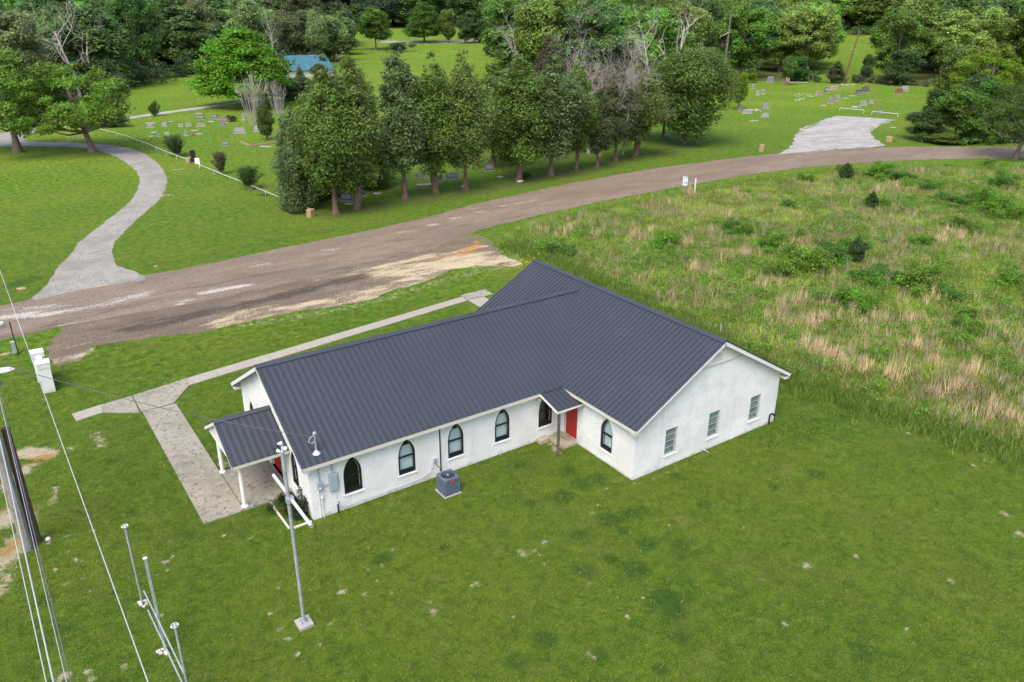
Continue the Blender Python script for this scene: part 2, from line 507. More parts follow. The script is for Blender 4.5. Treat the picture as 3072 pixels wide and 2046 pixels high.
class MB:
    """collects shapes into one mesh"""

    def __init__(s):
        s.v, s.f, s.m = [], [], []
        s.mi = 0

    def add(s, vs, fs):
        n = len(s.v)
        s.v += [tuple(v) for v in vs]
        s.f += [tuple(i + n for i in f) for f in fs]
        s.m += [s.mi] * len(fs)

    def box(s, x0, x1, y0, y1, z0, z1):
        s.add([(x0, y0, z0), (x1, y0, z0), (x1, y1, z0), (x0, y1, z0), (x0, y0, z1), (x1, y0, z1), (x1, y1, z1), (x0, y1, z1)],
              [(0, 3, 2, 1), (4, 5, 6, 7), (0, 1, 5, 4), (1, 2, 6, 5), (2, 3, 7, 6), (3, 0, 4, 7)])
        return s

    def bar(s, p, q, w, h, upv=(0, 0, 1)):
        p, q = Vector(p), Vector(q)
        d = (q - p).normalized()
        a = d.cross(Vector(upv))
        if a.length < 1e-4:
            a = d.cross(Vector((1, 0, 0)))
        a.normalize()
        b = a.cross(d).normalized()
        vs = []
        for c in (p, q):
            for i, j in ((-1, -1), (1, -1), (1, 1), (-1, 1)):
                vs.append(c + a * (w / 2 * i) + b * (h / 2 * j))
        s.add(vs, [(0, 1, 2, 3), (7, 6, 5, 4), (0, 4, 5, 1), (1, 5, 6, 2), (2, 6, 7, 3), (3, 7, 4, 0)])
        return s

    def tube(s, pts, rad, n=8, cap=True):
        pts = [Vector(p) for p in pts]
        if not hasattr(rad, '__len__'):
            rad = [rad] * len(pts)
        vs, fs = [], []
        a = None
        for i, p in enumerate(pts):
            d = (pts[min(i + 1, len(pts) - 1)] - pts[max(i - 1, 0)]).normalized()
            if a is None:
                a = d.orthogonal().normalized()
            a = (a - d * a.dot(d)).normalized()
            b = d.cross(a)
            for k in range(n):
                t = 2 * math.pi * k / n
                vs.append(p + (a * math.cos(t) + b * math.sin(t)) * rad[i])
        for i in range(len(pts) - 1):
            for k in range(n):
                k2 = (k + 1) % n
                fs.append((i * n + k, i * n + k2, (i + 1) * n + k2, (i + 1) * n + k))
        if cap:
            fs.append(tuple(range(n - 1, -1, -1)))
            fs.append(tuple((len(pts) - 1) * n + k for k in range(n)))
        s.add(vs, fs)
        return s

    def lathe(s, prof, n=16, c=(0, 0, 0)):
        vs, fs = [], []
        for r_, z in prof:
            for k in range(n):
                t = 2 * math.pi * k / n
                vs.append((c[0] + r_ * math.cos(t), c[1] + r_ * math.sin(t), c[2] + z))
        for i in range(len(prof) - 1):
            for k in range(n):
                k2 = (k + 1) % n
                fs.append((i * n + k, i * n + k2, (i + 1) * n + k2, (i + 1) * n + k))
        fs.append(tuple((len(prof) - 1) * n + k for k in range(n)))
        fs.append(tuple(range(n - 1, -1, -1)))
        s.add(vs, fs)
        return s

    def prism(s, poly, axis, a, b):
        """extrude a 2-D outline along axis from a to b"""
        def P(u, v, w):
            return {'x': (w, u, v), 'y': (u, w, v), 'z': (u, v, w)}[axis]
        n = len(poly)
        vs = [P(u, v, a) for u, v in poly] + [P(u, v, b) for u, v in poly]
        fs = [tuple(range(n - 1, -1, -1)), tuple(range(n, 2 * n))] + [(i, (i + 1) % n, n + (i + 1) % n, n + i) for i in range(n)]
        s.add(vs, fs)
        return s

    def ring(s, outer, inner, axis_y0, y1):
        """frame between two outlines (same count) in the x-z plane, from y0 to y1"""
        n = len(outer)
        vs = [(x, axis_y0, z) for x, z in outer] + [(x, axis_y0, z) for x, z in inner] + [(x, y1, z) for x, z in outer] + [(x, y1, z) for x, z in inner]
        fs = []
        for i in range(n):
            j = (i + 1) % n
            fs += [(i, j, n + j, n + i), (2 * n + i, 3 * n + i, 3 * n + j, 2 * n + j), (i, 2 * n + i, 2 * n + j, j), (n + i, n + j, 3 * n + j, 3 * n + i)]
        s.add(vs, fs)
        return s

    def mesh(s, name, mats, smooth=False, bevel=0):
        me = bpy.data.meshes.new(name)
        me.from_pydata(s.v, [], s.f)
        for m in (mats if isinstance(mats, (list, tuple)) else [mats]):
            me.materials.append(m)
        me.polygons.foreach_set('material_index', s.m)
        import bmesh
        bm = bmesh.new()
        bm.from_mesh(me)
        bmesh.ops.recalc_face_normals(bm, faces=bm.faces)
        if bevel:
            bmesh.ops.bevel(bm, geom=[e for e in bm.edges if len(e.link_faces) == 2 and e.calc_face_angle(0) > .5], offset=bevel, segments=1, affect='EDGES')
        if smooth:
            for f in bm.faces:
                f.smooth = True
            for e in bm.edges:
                if len(e.link_faces) == 2 and e.calc_face_angle(0) > .7:
                    e.smooth = False
        bm.to_mesh(me)
        bm.free()
        return me

    def build(s, name, mats, parent=None, smooth=False, bevel=0):
        return link(bpy.data.objects.new(name, s.mesh(name, mats, smooth, bevel)), parent)


def inside(poly, X, Y):
    """vectorised point in polygon"""
    X, Y = np.asarray(X), np.asarray(Y)
    r_ = np.zeros(X.shape, bool)
    n = len(poly)
    for i in range(n):
        x0, y0 = poly[i]
        x1, y1 = poly[(i + 1) % n]
        if y0 == y1:
            continue
        c = ((y0 > Y) != (y1 > Y)) & (X < (x1 - x0) * (Y - y0) / (y1 - y0) + x0)
        r_ ^= c
    return r_


def seg_dist(pts, X, Y):
    """distance from X, Y to a polyline"""
    best = np.full(np.shape(X), 1e9)
    if len(pts) == 1:
        return np.hypot(X - pts[0][0], Y - pts[0][1])
    for (x0, y0), (x1, y1) in zip(pts[:-1], pts[1:]):
        dx, dy = x1 - x0, y1 - y0
        L = dx * dx + dy * dy + 1e-9
        t = np.clip(((X - x0) * dx + (Y - y0) * dy) / L, 0, 1)
        best = np.minimum(best, np.hypot(X - x0 - t * dx, Y - y0 - t * dy))
    return best


def paint(X, Y, strokes):
    """strokes: (channel, points, half width in metres, strength); soft-edged"""
    out = np.zeros((len(X), 8), np.float32)
    for ch, pts, w, st in strokes:
        d = seg_dist(pts, X, Y)
        v = np.clip(1.3 - d / w, 0, 1) * st
        out[:, ch] = np.maximum(out[:, ch], v)
    return out


def set_cover(me, W):
    for name, off in (('cover', 0), ('cover_b', 4)):
        a = me.attributes.new(name, 'FLOAT_COLOR', 'POINT')
        c = np.ones((len(W), 4), np.float32)
        c[:, :3] = W[:, off:off + 3]
        a.data.foreach_set('color', c.ravel())


def ragged(poly, step, amp, seed):
    """resample an outline and push it in and out so that it is uneven"""
    rng = np.random.default_rng(seed)
    ph = rng.uniform(0, 6.28, 6)
    out = []
    s0 = 0.0
    n = len(poly)
    for i in range(n):
        x0, y0 = poly[i]
        x1, y1 = poly[(i + 1) % n]
        L = math.hypot(x1 - x0, y1 - y0)
        k = max(1, int(L / step))
        if k > 400:
            k = 400
        nx, ny = (y1 - y0) / (L + 1e-9), -(x1 - x0) / (L + 1e-9)
        for j in range(k):
            t = j / k
            s = s0 + L * t
            a = amp * (.5 * math.sin(s * 1.7 + ph[0]) + .35 * math.sin(s * 4.1 + ph[1]) + .3 * math.sin(s * 9.3 + ph[2])) + rng.normal() * amp * .25
            if j == 0:
                a *= .2
            out.append((x0 + (x1 - x0) * t + nx * a, y0 + (y1 - y0) * t + ny * a))
        s0 += L
    return out


def sheet(name, poly, z, mat, step=.4, amp=.08, seed=1, grid=.7, strokes=(), gmax=None):
    pg = ragged(poly, step, amp, seed)
    P = np.array(pg)
    x0, y0 = P.min(0)
    x1, y1 = P.max(0)
    gx = np.arange(x0, x1, grid)
    gy = np.arange(y0, y1, grid)
    X, Y = np.meshgrid(gx, gy)
    X, Y = X.ravel(), Y.ravel()
    ins = inside(pg, X, Y)
    X, Y = X[ins], Y[ins]
    vs = [Vector(p) for p in pg] + [Vector((a, b)) for a, b in zip(X, Y)]
    res = delaunay_2d_cdt(vs, [], [list(range(len(pg)))], 1, 1e-5)
    V = np.array([(v.x, v.y) for v in res[0]])
    T = [tuple(f) for f in res[2] if len(f) == 3]
    me = bpy.data.meshes.new(name)
    Z = gz(V[:, 0], V[:, 1]) + z
    me.from_pydata([(a, b, c) for (a, b), c in zip(V, Z)], [], T)
    me.materials.append(mat)
    set_cover(me, paint(V[:, 0], V[:, 1], list(strokes)))
    me.update()
    import bmesh
    bm = bmesh.new()
    bm.from_mesh(me)
    for f in bm.faces:
        if f.normal.z < 0:
            f.normal_flip()
    bm.to_mesh(me)
    bm.free()
    o = link(bpy.data.objects.new(name, me))
    tag(o, kind='structure')
    return o, pg


# ================================================================== ROAD, PATHS
road_far = [(0, 703), (60, 690), (100, 678), (318, 635), (400, 622), (520, 598), (640, 572), (760, 548), (870, 525), (980, 500), (1100, 467), (1200, 445), (1300, 424), (1400, 405), (1500, 388), (1600, 375), (1700, 362), (1800, 352), (1900, 345), (2000, 340), (2100, 337), (2354, 337), (2700, 342)]
road_near = [(2700, 372), (2354, 363), (2150, 366), (2050, 370), (1950, 376), (1850, 385), (1750, 397), (1650, 414), (1550, 432), (1450, 450), (1350, 470), (1250, 492), (1150, 517), (1070, 537), (1000, 570), (900, 597), (800, 620), (700, 644), (560, 674), (440, 698), (300, 722), (185, 742), (100, 757), (0, 776)]
left_ext = [(-260, 830), (-260, 742)]
S = lambda L: ov(L)
road_poly = S(road_far + road_near + left_ext)
road_strokes = [
    (0, S([(-200, 745), (0, 728), (130, 715), (260, 690), (340, 676)]), 1.6, .5),
    (0, S([(0, 712), (160, 700), (330, 668)]), .8, .4), (2, S([(1080, 480), (1300, 436)]), .3, .3), (1, S([(0, 752), (160, 726), (300, 700)]), .8, .4),
    (0, S([(150, 748), (230, 733), (300, 718), (380, 702), (440, 690)]), .4, .62),
    (0, S([(395, 712), (440, 690), (470, 686)]), .3, .6),
    (0, S([(475, 672), (520, 664), (560, 656)]), .8, .6),
    (0, S([(600, 640), (700, 618)]), .35, .2),
    (0, S([(905, 540), (1000, 515), (1110, 486), (1200, 463), (1285, 446)]), .35, .5),
    (0, S([(1090, 492), (1180, 470), (1270, 452)]), .6, .35),
    (1, S([(0, 768), (130, 745), (240, 716)]), .5, .35),
    (1, S([(560, 668), (700, 640), (860, 600), (1000, 566)]), .6, .55),
    (1, S([(200, 716), (340, 690), (520, 650), (700, 610)]), .9, .34), (0, S([(600, 610), (760, 572), (900, 540)]), 1.2, .24), (1, S([(700, 596), (900, 556), (1100, 505)]), .8, .3),
    (1, S([(1800, 356), (1900, 349), (2030, 342)]), .5, .45),
    (4, S([(1500, 402), (1700, 375), (1850, 362)]), .8, .12),
    (4, S([(2354, 350), (2150, 352), (1950, 360), (1750, 378)]), 1.6, .10),
]
road, _ = sheet('road', road_poly, .012, M['road'], .35, .10, 3, .8, road_strokes)

park_poly = S([(-260, 824), (-260, 800), (0, 772), (100, 753), (185, 738), (300, 716), (440, 690), (560, 666), (700, 636), (800, 612), (900, 590), (1000, 562), (1070, 533)]) + \
    S([(1112, 543), (1128, 556), (1150, 585), (1185, 597), (1200, 606), (1170, 616), (1100, 612), (1030, 622), (985, 645), (900, 668), (850, 690), (760, 706), (700, 712), (620, 728), (560, 742), (470, 762), (400, 772), (330, 778), (250, 790), (205, 800), (180, 832), (130, 840), (112, 818), (104, 800), (135, 770), (148, 752), (90, 763), (0, 782)])
park_strokes = [
    (1, S([(300, 755), (440, 727), (560, 700), (700, 668), (790, 645), (900, 622), (960, 600)]), 1.0, .75),
    (1, S([(230, 752), (330, 736), (420, 728)]), .7, .35),
    (0, S([(560, 690), (640, 672), (760, 650)]), .4, .35),
    (2, S([(520, 742), (640, 722), (760, 698), (860, 678), (985, 636), (1080, 606), (1190, 603)]), 2.0, .62), (2, S([(985, 625), (1080, 600), (1180, 600)]), 1.2, .8),
    (2, S([(720, 642), (800, 632), (900, 606), (1000, 590), (1080, 570), (1110, 565)]), .55, .62),
    (2, S([(120, 832), (170, 822), (215, 806)]), .7, .6),
    (2, S([(130, 800), (200, 786)]), .5, .4),
    (2, S([(900, 628), (1000, 602), (1100, 592), (1185, 600)]), 2.4, .72),
    (4, S([(945, 603), (1010, 592), (1060, 585), (1085, 570), (1100, 553)]), .45, .75),
    (4, S([(1060, 588), (1100, 562)]), .7, .6),
    (5, S([(1040, 548), (1090, 545), (1130, 560)]), .6, .65),
    (5, S([(560, 740), (720, 718), (850, 696), (960, 664), (1040, 632), (1150, 612)]), .9, .55),
    (5, S([(1090, 612), (1170, 615)]), .4, .5),
    (5, S([(0, 782), (90, 768), (150, 756)]), .3, .7),
    (5, S([(200, 800), (330, 782), (450, 768), (560, 746)]), .28, .6),
    (5, S([(1010, 603), (1060, 600)]), .6, .4),
]
shoulder, shoulder_pg = sheet('gravel_shoulder', park_poly, .008, M['shoulder'], .3, .16, 7, .6, park_strokes)

Z1 = lambda L: za(L)
Z4 = lambda L: za(L, 2.299, 0, 682)
Z5 = lambda L: za(L, 2.299, 1024, 682)
loop_outer = Z1([(-700, 915), (0, 918), (120, 905), (250, 887), (460, 868), (460, 880), (260, 905), (180, 935), (172, 975), (400, 980), (600, 990), (760, 1000), (900, 1025), (1000, 1060), (1080, 1120), (1130, 1175), (1155, 1240), (1140, 1310), (1090, 1390), (1020, 1450), (940, 1520), (890, 1568)]) + \
    Z4([(830, 60), (790, 110), (775, 150), (780, 200), (800, 260), (870, 290), (940, 308), (1000, 335)])
loop_inner = Z4([(1000, 362), (600, 425), (235, 505), (225, 480), (330, 395), (350, 350), (420, 250), (490, 190), (530, 120), (600, 60)]) + \
    Z1([(680, 1568), (750, 1510), (830, 1450), (900, 1390), (950, 1310), (965, 1240), (940, 1180), (880, 1130), (800, 1080), (700, 1045), (590, 1022), (400, 1010), (0, 1008), (-700, 1010)])
drive, drive_pg = sheet('winding_path', loop_outer + loop_inner, .018, M['drive'], .4, .09, 11, .8, [
    (1, Z1([(200, 990), (600, 1000), (800, 1030), (950, 1110), (1060, 1240), (1000, 1400), (800, 1568)]), .35, .12),
    (1, Z4([(790, 10), (700, 120), (640, 250), (560, 400)]), .5, .16),
    (1, Z4([(840, 300), (950, 330)]), .5, .4)])
back_path, back_pg = sheet('back_path', Z1([(870, 810), (1100, 775), (1400, 735), (1640, 702), (1900, 668), (2150, 640), (2150, 652), (1900, 682), (1640, 714), (1400, 750), (1100, 790), (870, 824)]), .018, M['lot'], .8, .06, 12, 2, [])
lot, lot_pg = sheet('caliche_lot', [xy(2048 + x / 2.299, y / 2.299) for x, y in [(660, 1064), (760, 1000), (770, 930), (830, 880), (960, 830), (1060, 800), (1200, 805), (1330, 815), (1470, 828), (1400, 850), (1340, 880), (1290, 920), (1330, 960), (1400, 1008), (1200, 1020), (900, 1044)]], .02, M['lot'], .7, .32, 13, 1.0, [
    (1, [xy(2048 + 1000 / 2.299, 930 / 2.299), xy(2048 + 1100 / 2.299, 990 / 2.299)], 2.2, .42), (1, [xy(2048 + 950 / 2.299, 880 / 2.299), xy(2048 + 1150 / 2.299, 830 / 2.299)], .8, .35), (5, [xy(2048 + x / 2.299, y / 2.299) for x, y in [(780, 930), (830, 890), (950, 835)]], 1.2, .5), (5, [xy(2048 + x / 2.299, y / 2.299) for x, y in [(1300, 905), (1340, 870), (1460, 832)]], 1.5, .6),
    (5, [xy(2048 + x / 2.299, y / 2.299) for x, y in [(1050, 805), (1100, 815)]], 1.0, .6),
    (5, [xy(2048 + x / 2.299, y / 2.299) for x, y in [(1010, 1030), (1060, 1030)]], .6, .7)])
far_drive, _ = sheet('cemetery_drive', [xy(x, y) for x, y in [(1140, 122), (1300, 124), (1400, 122), (1490, 118), (1490, 124), (1400, 129), (1300, 131), (1140, 129)]], .03, M['drive'], 2, .1, 14, 4, [])

# ================================================================== THE LAND
meadow_poly = ov([(1150, 548), (1200, 520), (1300, 497), (1400, 474), (1500, 455), (1600, 438), (1700, 420), (1800, 404), (1900, 393), (2000, 387), (2150, 384), (2354, 382), (2700, 384), (2800, 900), (2600, 1110), (2354, 1040), (2200, 985), (2000, 925), (1880, 882), (1790, 845), (1700, 798), (1560, 722), (1370, 636), (1280, 588), (1200, 568)])
zb = lambda x, y: xy(x / 2.299, 1364 + y / 2.299)
zc = lambda x, y: xy(1024 + x / 2.299, 1364 + y / 2.299)
zd = lambda x, y: xy(2048 + x / 2.299, 682 + y / 2.299)
ze = lambda x, y: xy(2048 + x / 2.299, 1364 + y / 2.299)
Ov = lambda x, y: xy(x * 1.305, y * 1.305)
land_strokes = []
for x, y, w in [(640, 520, .28), (1165, 600, .2), (1185, 580, .15), (1195, 695, .16), (1140, 742, .3), (990, 695, .2), (1020, 690, .15), (1090, 825, .22), (1150, 790, .2), (520, 720, .25), (550, 735, .2), (465, 668, .18), (570, 850, .2), (450, 890, .22), (380, 790, .3), (610, 935, .2), (1110, 1115, .28), (1125, 1360, .25), (860, 1460, .3), (610, 1490, .32), (630, 1545, .3), (1735, 570, .25), (1545, 560, .2), (1930, 910, .22), (1980, 1270, .3), (1925, 1200, .28), (2050, 1375, .25), (2200, 1320, .22), (2270, 1165, .22), (1860, 1100, .2), (2110, 1455, .15), (340, 600, .2), (320, 620, .2), (460, 560, .25), (1810, 930, .14), (2150, 930, .12), (440, 1530, .5), (60, 860, .2), (2345, 955, .2)]:
    land_strokes.append((0, [zb(x, y)], w * .8, .72))
for x, y, w in [(1245, 680, .42), (1320, 655, .3), (1400, 605, .28), (1400, 745, .22), (1365, 690, .14), (935, 893, .3), (895, 905, .18), (640, 1088, .36), (603, 1022, .22), (345, 945, .22), (170, 962, .26), (235, 1055, .16), (20, 940, .3), (185, 795, .26), (280, 765, .22), (350, 660, .14), (55, 840, .16), (1765, 343, .22), (1730, 408, .26), (1830, 235, .18), (1855, 270, .12), (2015, 195, .25), (1725, 1370, .26), (1755, 1405, .2), (1980, 1115, .22), (1855, 930, .2), (1705, 890, .18), (185, 645, .16), (385, 630, .2), (235, 870, .14), (2260, 485, .2), (1500, 1100, .18), (860, 1110, .16), (1190, 1120, .12), (180, 565, .12), (870, 455, .12), (2080, 990, .2), (1905, 985, .12)]:
    land_strokes.append((0, [zc(x, y)], w * .8, .72))
for x, y, w in [(1530, 1290, .5), (1560, 1420, .3), (1900, 1450, .35), (2075, 1530, .3), (560, 900, .35)]:
    land_strokes.append((0, [zd(x, y)], w, .62))
for x, y, w in [(1855, 1300, .3), (1750, 1332, .2), (1970, 1280, .22), (2185, 1335, .25), (2310, 1180, .3), (2345, 1228, .4), (2240, 1070, .25), (2120, 1170, .15), (1805, 1435, .2), (2080, 1445, .18), (1710, 1215, .15), (1580, 1430, .15)]:
    land_strokes.append((0, [Ov(x, y)], w, .72))
# worn earth left of the church
land_strokes += [
    (0, [Ov(60, 1040), Ov(105, 1045)], .75, .95), (4, [Ov(70, 1062), Ov(110, 1050)], .5, .8),
    (0, [Ov(15, 1120), Ov(70, 1070)], .6, .7), (0, [Ov(0, 1200), Ov(25, 1180)], .9, .85), (4, [Ov(0, 1180), Ov(30, 1120)], .5, .6),
    (0, [Ov(0, 1290), Ov(45, 1245)], .9, .8), (4, [Ov(10, 1270), Ov(60, 1230)], .6, .7), (0, [Ov(0, 1360), Ov(10, 1320)], .6, .6),
    (0, [Ov(222, 998), Ov(235, 1025)], .45, .58), (0, [Ov(165, 1030)], .5, .52), (0, [Ov(130, 1120), Ov(118, 1160)], .25, .62),
    (0, [Ov(85, 1165), Ov(60, 1210)], .4, .5), (0, [Ov(205, 1140)], .3, .4), (0, [Ov(300, 957)], .25, .6), (0, [Ov(330, 958)], .2, .6),
    (0, [Ov(130, 835), Ov(170, 822), Ov(205, 806)], .55, .8), (0, [Ov(0, 815), Ov(30, 808)], .35, .7), (0, [Ov(175, 862)], .2, .6), (0, [Ov(185, 1058)], .2, .5),
    (0, [Ov(560, 1055)], .25, .5), (4, [Ov(110, 1150)], .12, .9), (4, [Ov(108, 1222)], .14, .9), (4, [Ov(66, 890)], .2, .5),
    (0, [Ov(395, 392), Ov(420, 388)], .5, .7), (0, [Ov(700, 700), Ov(790, 682)], .5, .45), (0, [Ov(1090, 612), Ov(1195, 600)], .6, .5),
    (0, [(12.3, -5.6), (12.3, -4.6)], .18, .3), (4, [(12.6, -5.35), (22.1, -5.35)], .18, .55), (0, [(12.8, -5.5), (15.8, -5.42), (18, -5.4)], .22, .42),
    (0, [(1.5, -.35), (11.4, -.35)], .12, .45), (0, [(11.6, -.6), (11.4, -1.4)], .35, .6), (0, [(12.9, -1.4)], .25, .3), (0, [(-.9, 5.9), (-1.9, 6.4)], .4, .6),
]
for x, y, w in [(1650, 200, .7), (1570, 110, .6), (1760, 170, .7), (1530, 295, .7), (1300, 335, .4), (1850, 450, .7), (1985, 410, .7), (2070, 378, .45), (1940, 520, .45), (1650, 555, .55), (2110, 615, .55), (2330, 625, .6), (1865, 715, .5), (1665, 800, .55), (2030, 790, .8), (2240, 1000, 1.0), (1405, 1275, .65), (2330, 1270, .5), (1210, 1430, .6), (2290, 1080, .7), (1035, 458, .2), (280, 720, .5), (1230, 70, .5), (700, 640, .3), (1780, 1380, .4), (2200, 1480, .4)]:
    land_strokes.append((1, [zc(x, y)], w, .75))
for x, y, w in [(1900, 900, .8), (1880, 1090, .7), (1700, 1000, .6), (1860, 1010, .5), (1560, 1095, .5), (1480, 1260, .4), (1560, 1280, .5), (1980, 1500, .7), (1780, 1120, .5), (2080, 960, .5), (1240, 1480, .5), (1430, 1190, .5), (1620, 1160, .6)]:
    land_strokes.append((1, [Ov(x, y)], w, .6))
for x, y, w in [(260, 1060, .5), (175, 1180, .4), (440, 1230, .5), (300, 1180, .4), (420, 1000, .7), (160, 1440, .6), (100, 1380, .6), (560, 1230, .5)]:
    land_strokes.append((1, [Ov(x, y)], w, .5))
land_strokes += [
    (1, S([(350, 612), (480, 585), (640, 552), (800, 520)]), 1.2, .45), (1, [zd(600, 1460), zd(1100, 1300)], 1.6, .35),
    (1, [Ov(30, 655), Ov(80, 640)], .9, .9),
    (0, S([(560, 748), (640, 736), (760, 714), (900, 682), (1000, 650), (1100, 622), (1190, 612)]), .9, .5), (0, S([(1120, 560), (1190, 590)]), 1.0, .45),
    (6, ov([(760, 492), (900, 470), (1060, 445), (1210, 420), (1400, 378), (1590, 335)]), 3.4, .62),
    (6, ov([(700, 500), (980, 470), (1150, 445)]), 1.8, .25),
]


def seq(parts):
    out = []
    for a, b, s in parts:
        out += list(np.arange(a, b, s))
    return np.array(out)


def geo(a, b, first, n):
    t = np.linspace(0, 1, n + 1)[1:]
    k = abs(b - a)
    v = first * n * t + (k - first * n) * t ** 3
    return a + np.sign(b - a) * v


gxs = np.concatenate([geo(-13, -500, 1.0, 34)[::-1], seq([(-13, 30, .18), (30, 112, .7)]), geo(112, 1000, 1.5, 70)])
gys = np.concatenate([geo(-22, -300, 1.0, 24)[::-1], seq([(-22, 16, .18), (16, 112, .7)]), geo(112, 1000, 1.5, 70)])
X, Y = np.meshgrid(gxs, gys)
nx, ny = len(gxs), len(gys)
Xf, Yf = X.ravel(), Y.ravel()
near = (Xf > -16) & (Xf < 115) & (Yf > -24) & (Yf < 120)
W = np.zeros((len(Xf), 8), np.float32)
W[near] = paint(Xf[near], Yf[near], land_strokes)
rngc = np.random.default_rng(5)
dm = seg_dist(meadow_poly + meadow_poly[:1], Xf, Yf)
ins = inside(meadow_poly, Xf, Yf)
W[:, 2] = np.clip(np.where(ins, .5 + dm / 1.2, .5 - dm / 1.2), 0, 1)
# lawns beyond the road are lighter and yellower
sd = seg_dist(S([(0, 740), (200, 700), (440, 655), (700, 605), (1000, 535), (1300, 460), (1600, 400), (2000, 358), (2700, 352)]), Xf, Yf)
beyond = inside(S([(-400, 800), (0, 740), (200, 700), (440, 655), (700, 605), (1000, 535), (1300, 460), (1600, 400), (2000, 358), (2700, 352)]) + [(1500, -200), (1500, 1500), (-1500, 1500), (-600, 60)], Xf, Yf)
W[:, 4] = np.where(beyond, np.clip(.35 + sd / 90, 0, 1), np.clip(.30 - 0.0 * sd + np.clip((Yf - 10) / 40, 0, .4), 0, 1))
WOODS = [[(-400, 345), (180, 305), (330, 276), (480, 240), (600, 222), (800, 205), (1060, 190), (1000, 60), (-400, 60)],
         [(1500, 262), (1960, 290), (2180, 246), (2440, 240), (2440, 52), (1500, 52)], [(2670, 256), (3500, 256), (3500, 60), (2660, 100)],
         [(990, 80), (1510, 78), (1510, 50), (990, 50)], [(2400, 103), (3300, 110), (3300, 50), (2400, 50)]]
inwood = np.zeros(len(Xf), bool)
for w_ in WOODS:
    inwood |= inside([xy(*q) for q in w_], Xf, Yf)
W[inwood, 4] = 0
Zf = gz(Xf, Yf)
# the ground falls a little below the paved sheets only in relief of the material, so it stays level here
idx = np.arange(nx * ny).reshape(ny, nx)
Fq = np.stack([idx[:-1, :-1], idx[:-1, 1:], idx[1:, 1:], idx[1:, :-1]], -1).reshape(-1, 4)
me = mesh_np('ground', np.stack([Xf, Yf, Zf], 1), Fq, M['land'], smooth=True)
a4 = W.copy()
Wc = np.zeros((len(Xf), 8), np.float32)
Wc[:, 0:3] = W[:, 0:3]
Wc[:, 4] = W[:, 4]
# painted channels: 4 = clay, 6 = litter in the stroke list; stored as cover_b = (far, clay, litter)
Wp = np.zeros((len(Xf), 8), np.float32)
Wp[near] = paint(Xf[near], Yf[near], [s for s in land_strokes if s[0] in (4, 6)])
Wc[:, 5] = Wp[:, 4]
Wc[:, 6] = np.maximum(Wp[:, 6], inwood * 1.0)
set_cover(me, Wc)
ground = link(bpy.data.objects.new('ground', me))
tag(ground, kind='structure')

# ------------------------------------------------------------------ concrete walks
def slab_quad(parent, pts, mat, z0=-.03, z1=.05, name='slab'):
    cx = sum(p[0] for p in pts) / len(pts)
    cy = sum(p[1] for p in pts) / len(pts)
    g = .008
    q = []
    for x, y in pts:
        d = math.hypot(x - cx, y - cy)
        q.append((x - (x - cx) / d * g, y - (y - cy) / d * g))
    return MB().prism(q, 'z', z0, z1).build(name, mat, parent)


walk = empty('concrete_walk', (0, 0, 0))
tag(walk, kind='structure')
# long walk beside the church: slabs between the two edges
ux = [(-5.3, 15.58, 14.62)]
up_e = lambda x: 16.36 + (x + .8) * (17.68 - 16.36) / 9.63 if x > -.8 else 16.36 + (x + .8) * (16.36 - 15.6) / 4.5
lo_e = lambda x: 15.39 + (x + .97) * (16.73 - 15.39) / 9.39
x = -.97
xs = [x]
while xs[-1] < 18.2:
    xs.append(min(18.46, xs[-1] + 1.62))
for a, b in zip(xs[:-1], xs[1:]):
    ua, ub = (up_e(a), up_e(b))
    slab_quad(walk, [(a, lo_e(a)), (b, lo_e(b)), (b, ub), (a, ua)], M['concrete2'], z1=.045 + .006 * math.sin(a * 3))
slab_quad(walk, [(-3.80, 13.6), (-2.2, 13.68), (-.97, 15.39), (-.85, 16.34), (-3.80, 15.77)], M['concrete'])
slab_quad(walk, [(-5.42, 14.63), (-3.88, 13.55), (-3.83, 15.77), (-5.33, 15.60)], M['concrete'], z1=.042)
slab_quad(walk, [(-6.68, 14.39), (-5.42, 14.63), (-5.33, 15.60), (-6.75, 15.34)], M['concrete2'], z1=.047)
slab_quad(walk, [(18.6, 18.30), (19.0, 18.3), (20.67, 18.24), (20.7, 19.43), (19.08, 19.40), (18.5, 19.25)], M['concrete'], z1=.04)
slab_quad(walk, [(18.46, 16.3), (19.75, 16.3), (19.8, 18.16), (18.5, 18.22)], M['concrete2'], z1=.046)
yy = [13.55, 9.9, 5.69, 2.23]
for a, b in zip(yy[:-1], yy[1:]):
    slab_quad(walk, [(-3.75, b), (-2.12, b), (-2.12, a), (-3.75, a)], M['concrete'], z1=.05)
porch_slab = slab_quad(walk, [(-2.10, 2.23), (-.12, 2.23), (-.12, 5.69), (-2.10, 5.69)], M['concrete'], z1=.085)
slab_quad(walk, [(-.11, 2.4), (.35, 2.4), (.35, 5.6), (-.11, 5.6)], M['patio'], z1=.10)
slab_quad(walk, [(11.69, -1.33), (12.60, -1.33), (12.60, -.01), (11.69, -.01)], M['patio'], z1=.12, name='door_slab')
sp_ = MB().box(11.1, 11.62, -.36, -.03, -.02, .2).build('splash_block', M['patio'], None, bevel=.02)
tag(sp_, 'small grey concrete splash block against the wall beside the rear door slab', 'splash block')

# ================================================================== THE CHURCH
L1, W1, W2, WN = 12.62, 5.07, 9.48, 8.43
HE, SL, OE, OG = 2.75, .572, .32, .35
UX = L1 + W2 / 2                       # hall ridge line
HR = HE + SL * (W2 / 2 + OE)           # hall ridge height
NR = HE + SL * (WN / 2 + OE)           # nave ridge height
HV = WN + .02                          # far end of the hall
church = empty('church', (0, 0, 0), 0, 'white painted brick church with slate blue ribbed metal roof and black pointed windows', 'church')


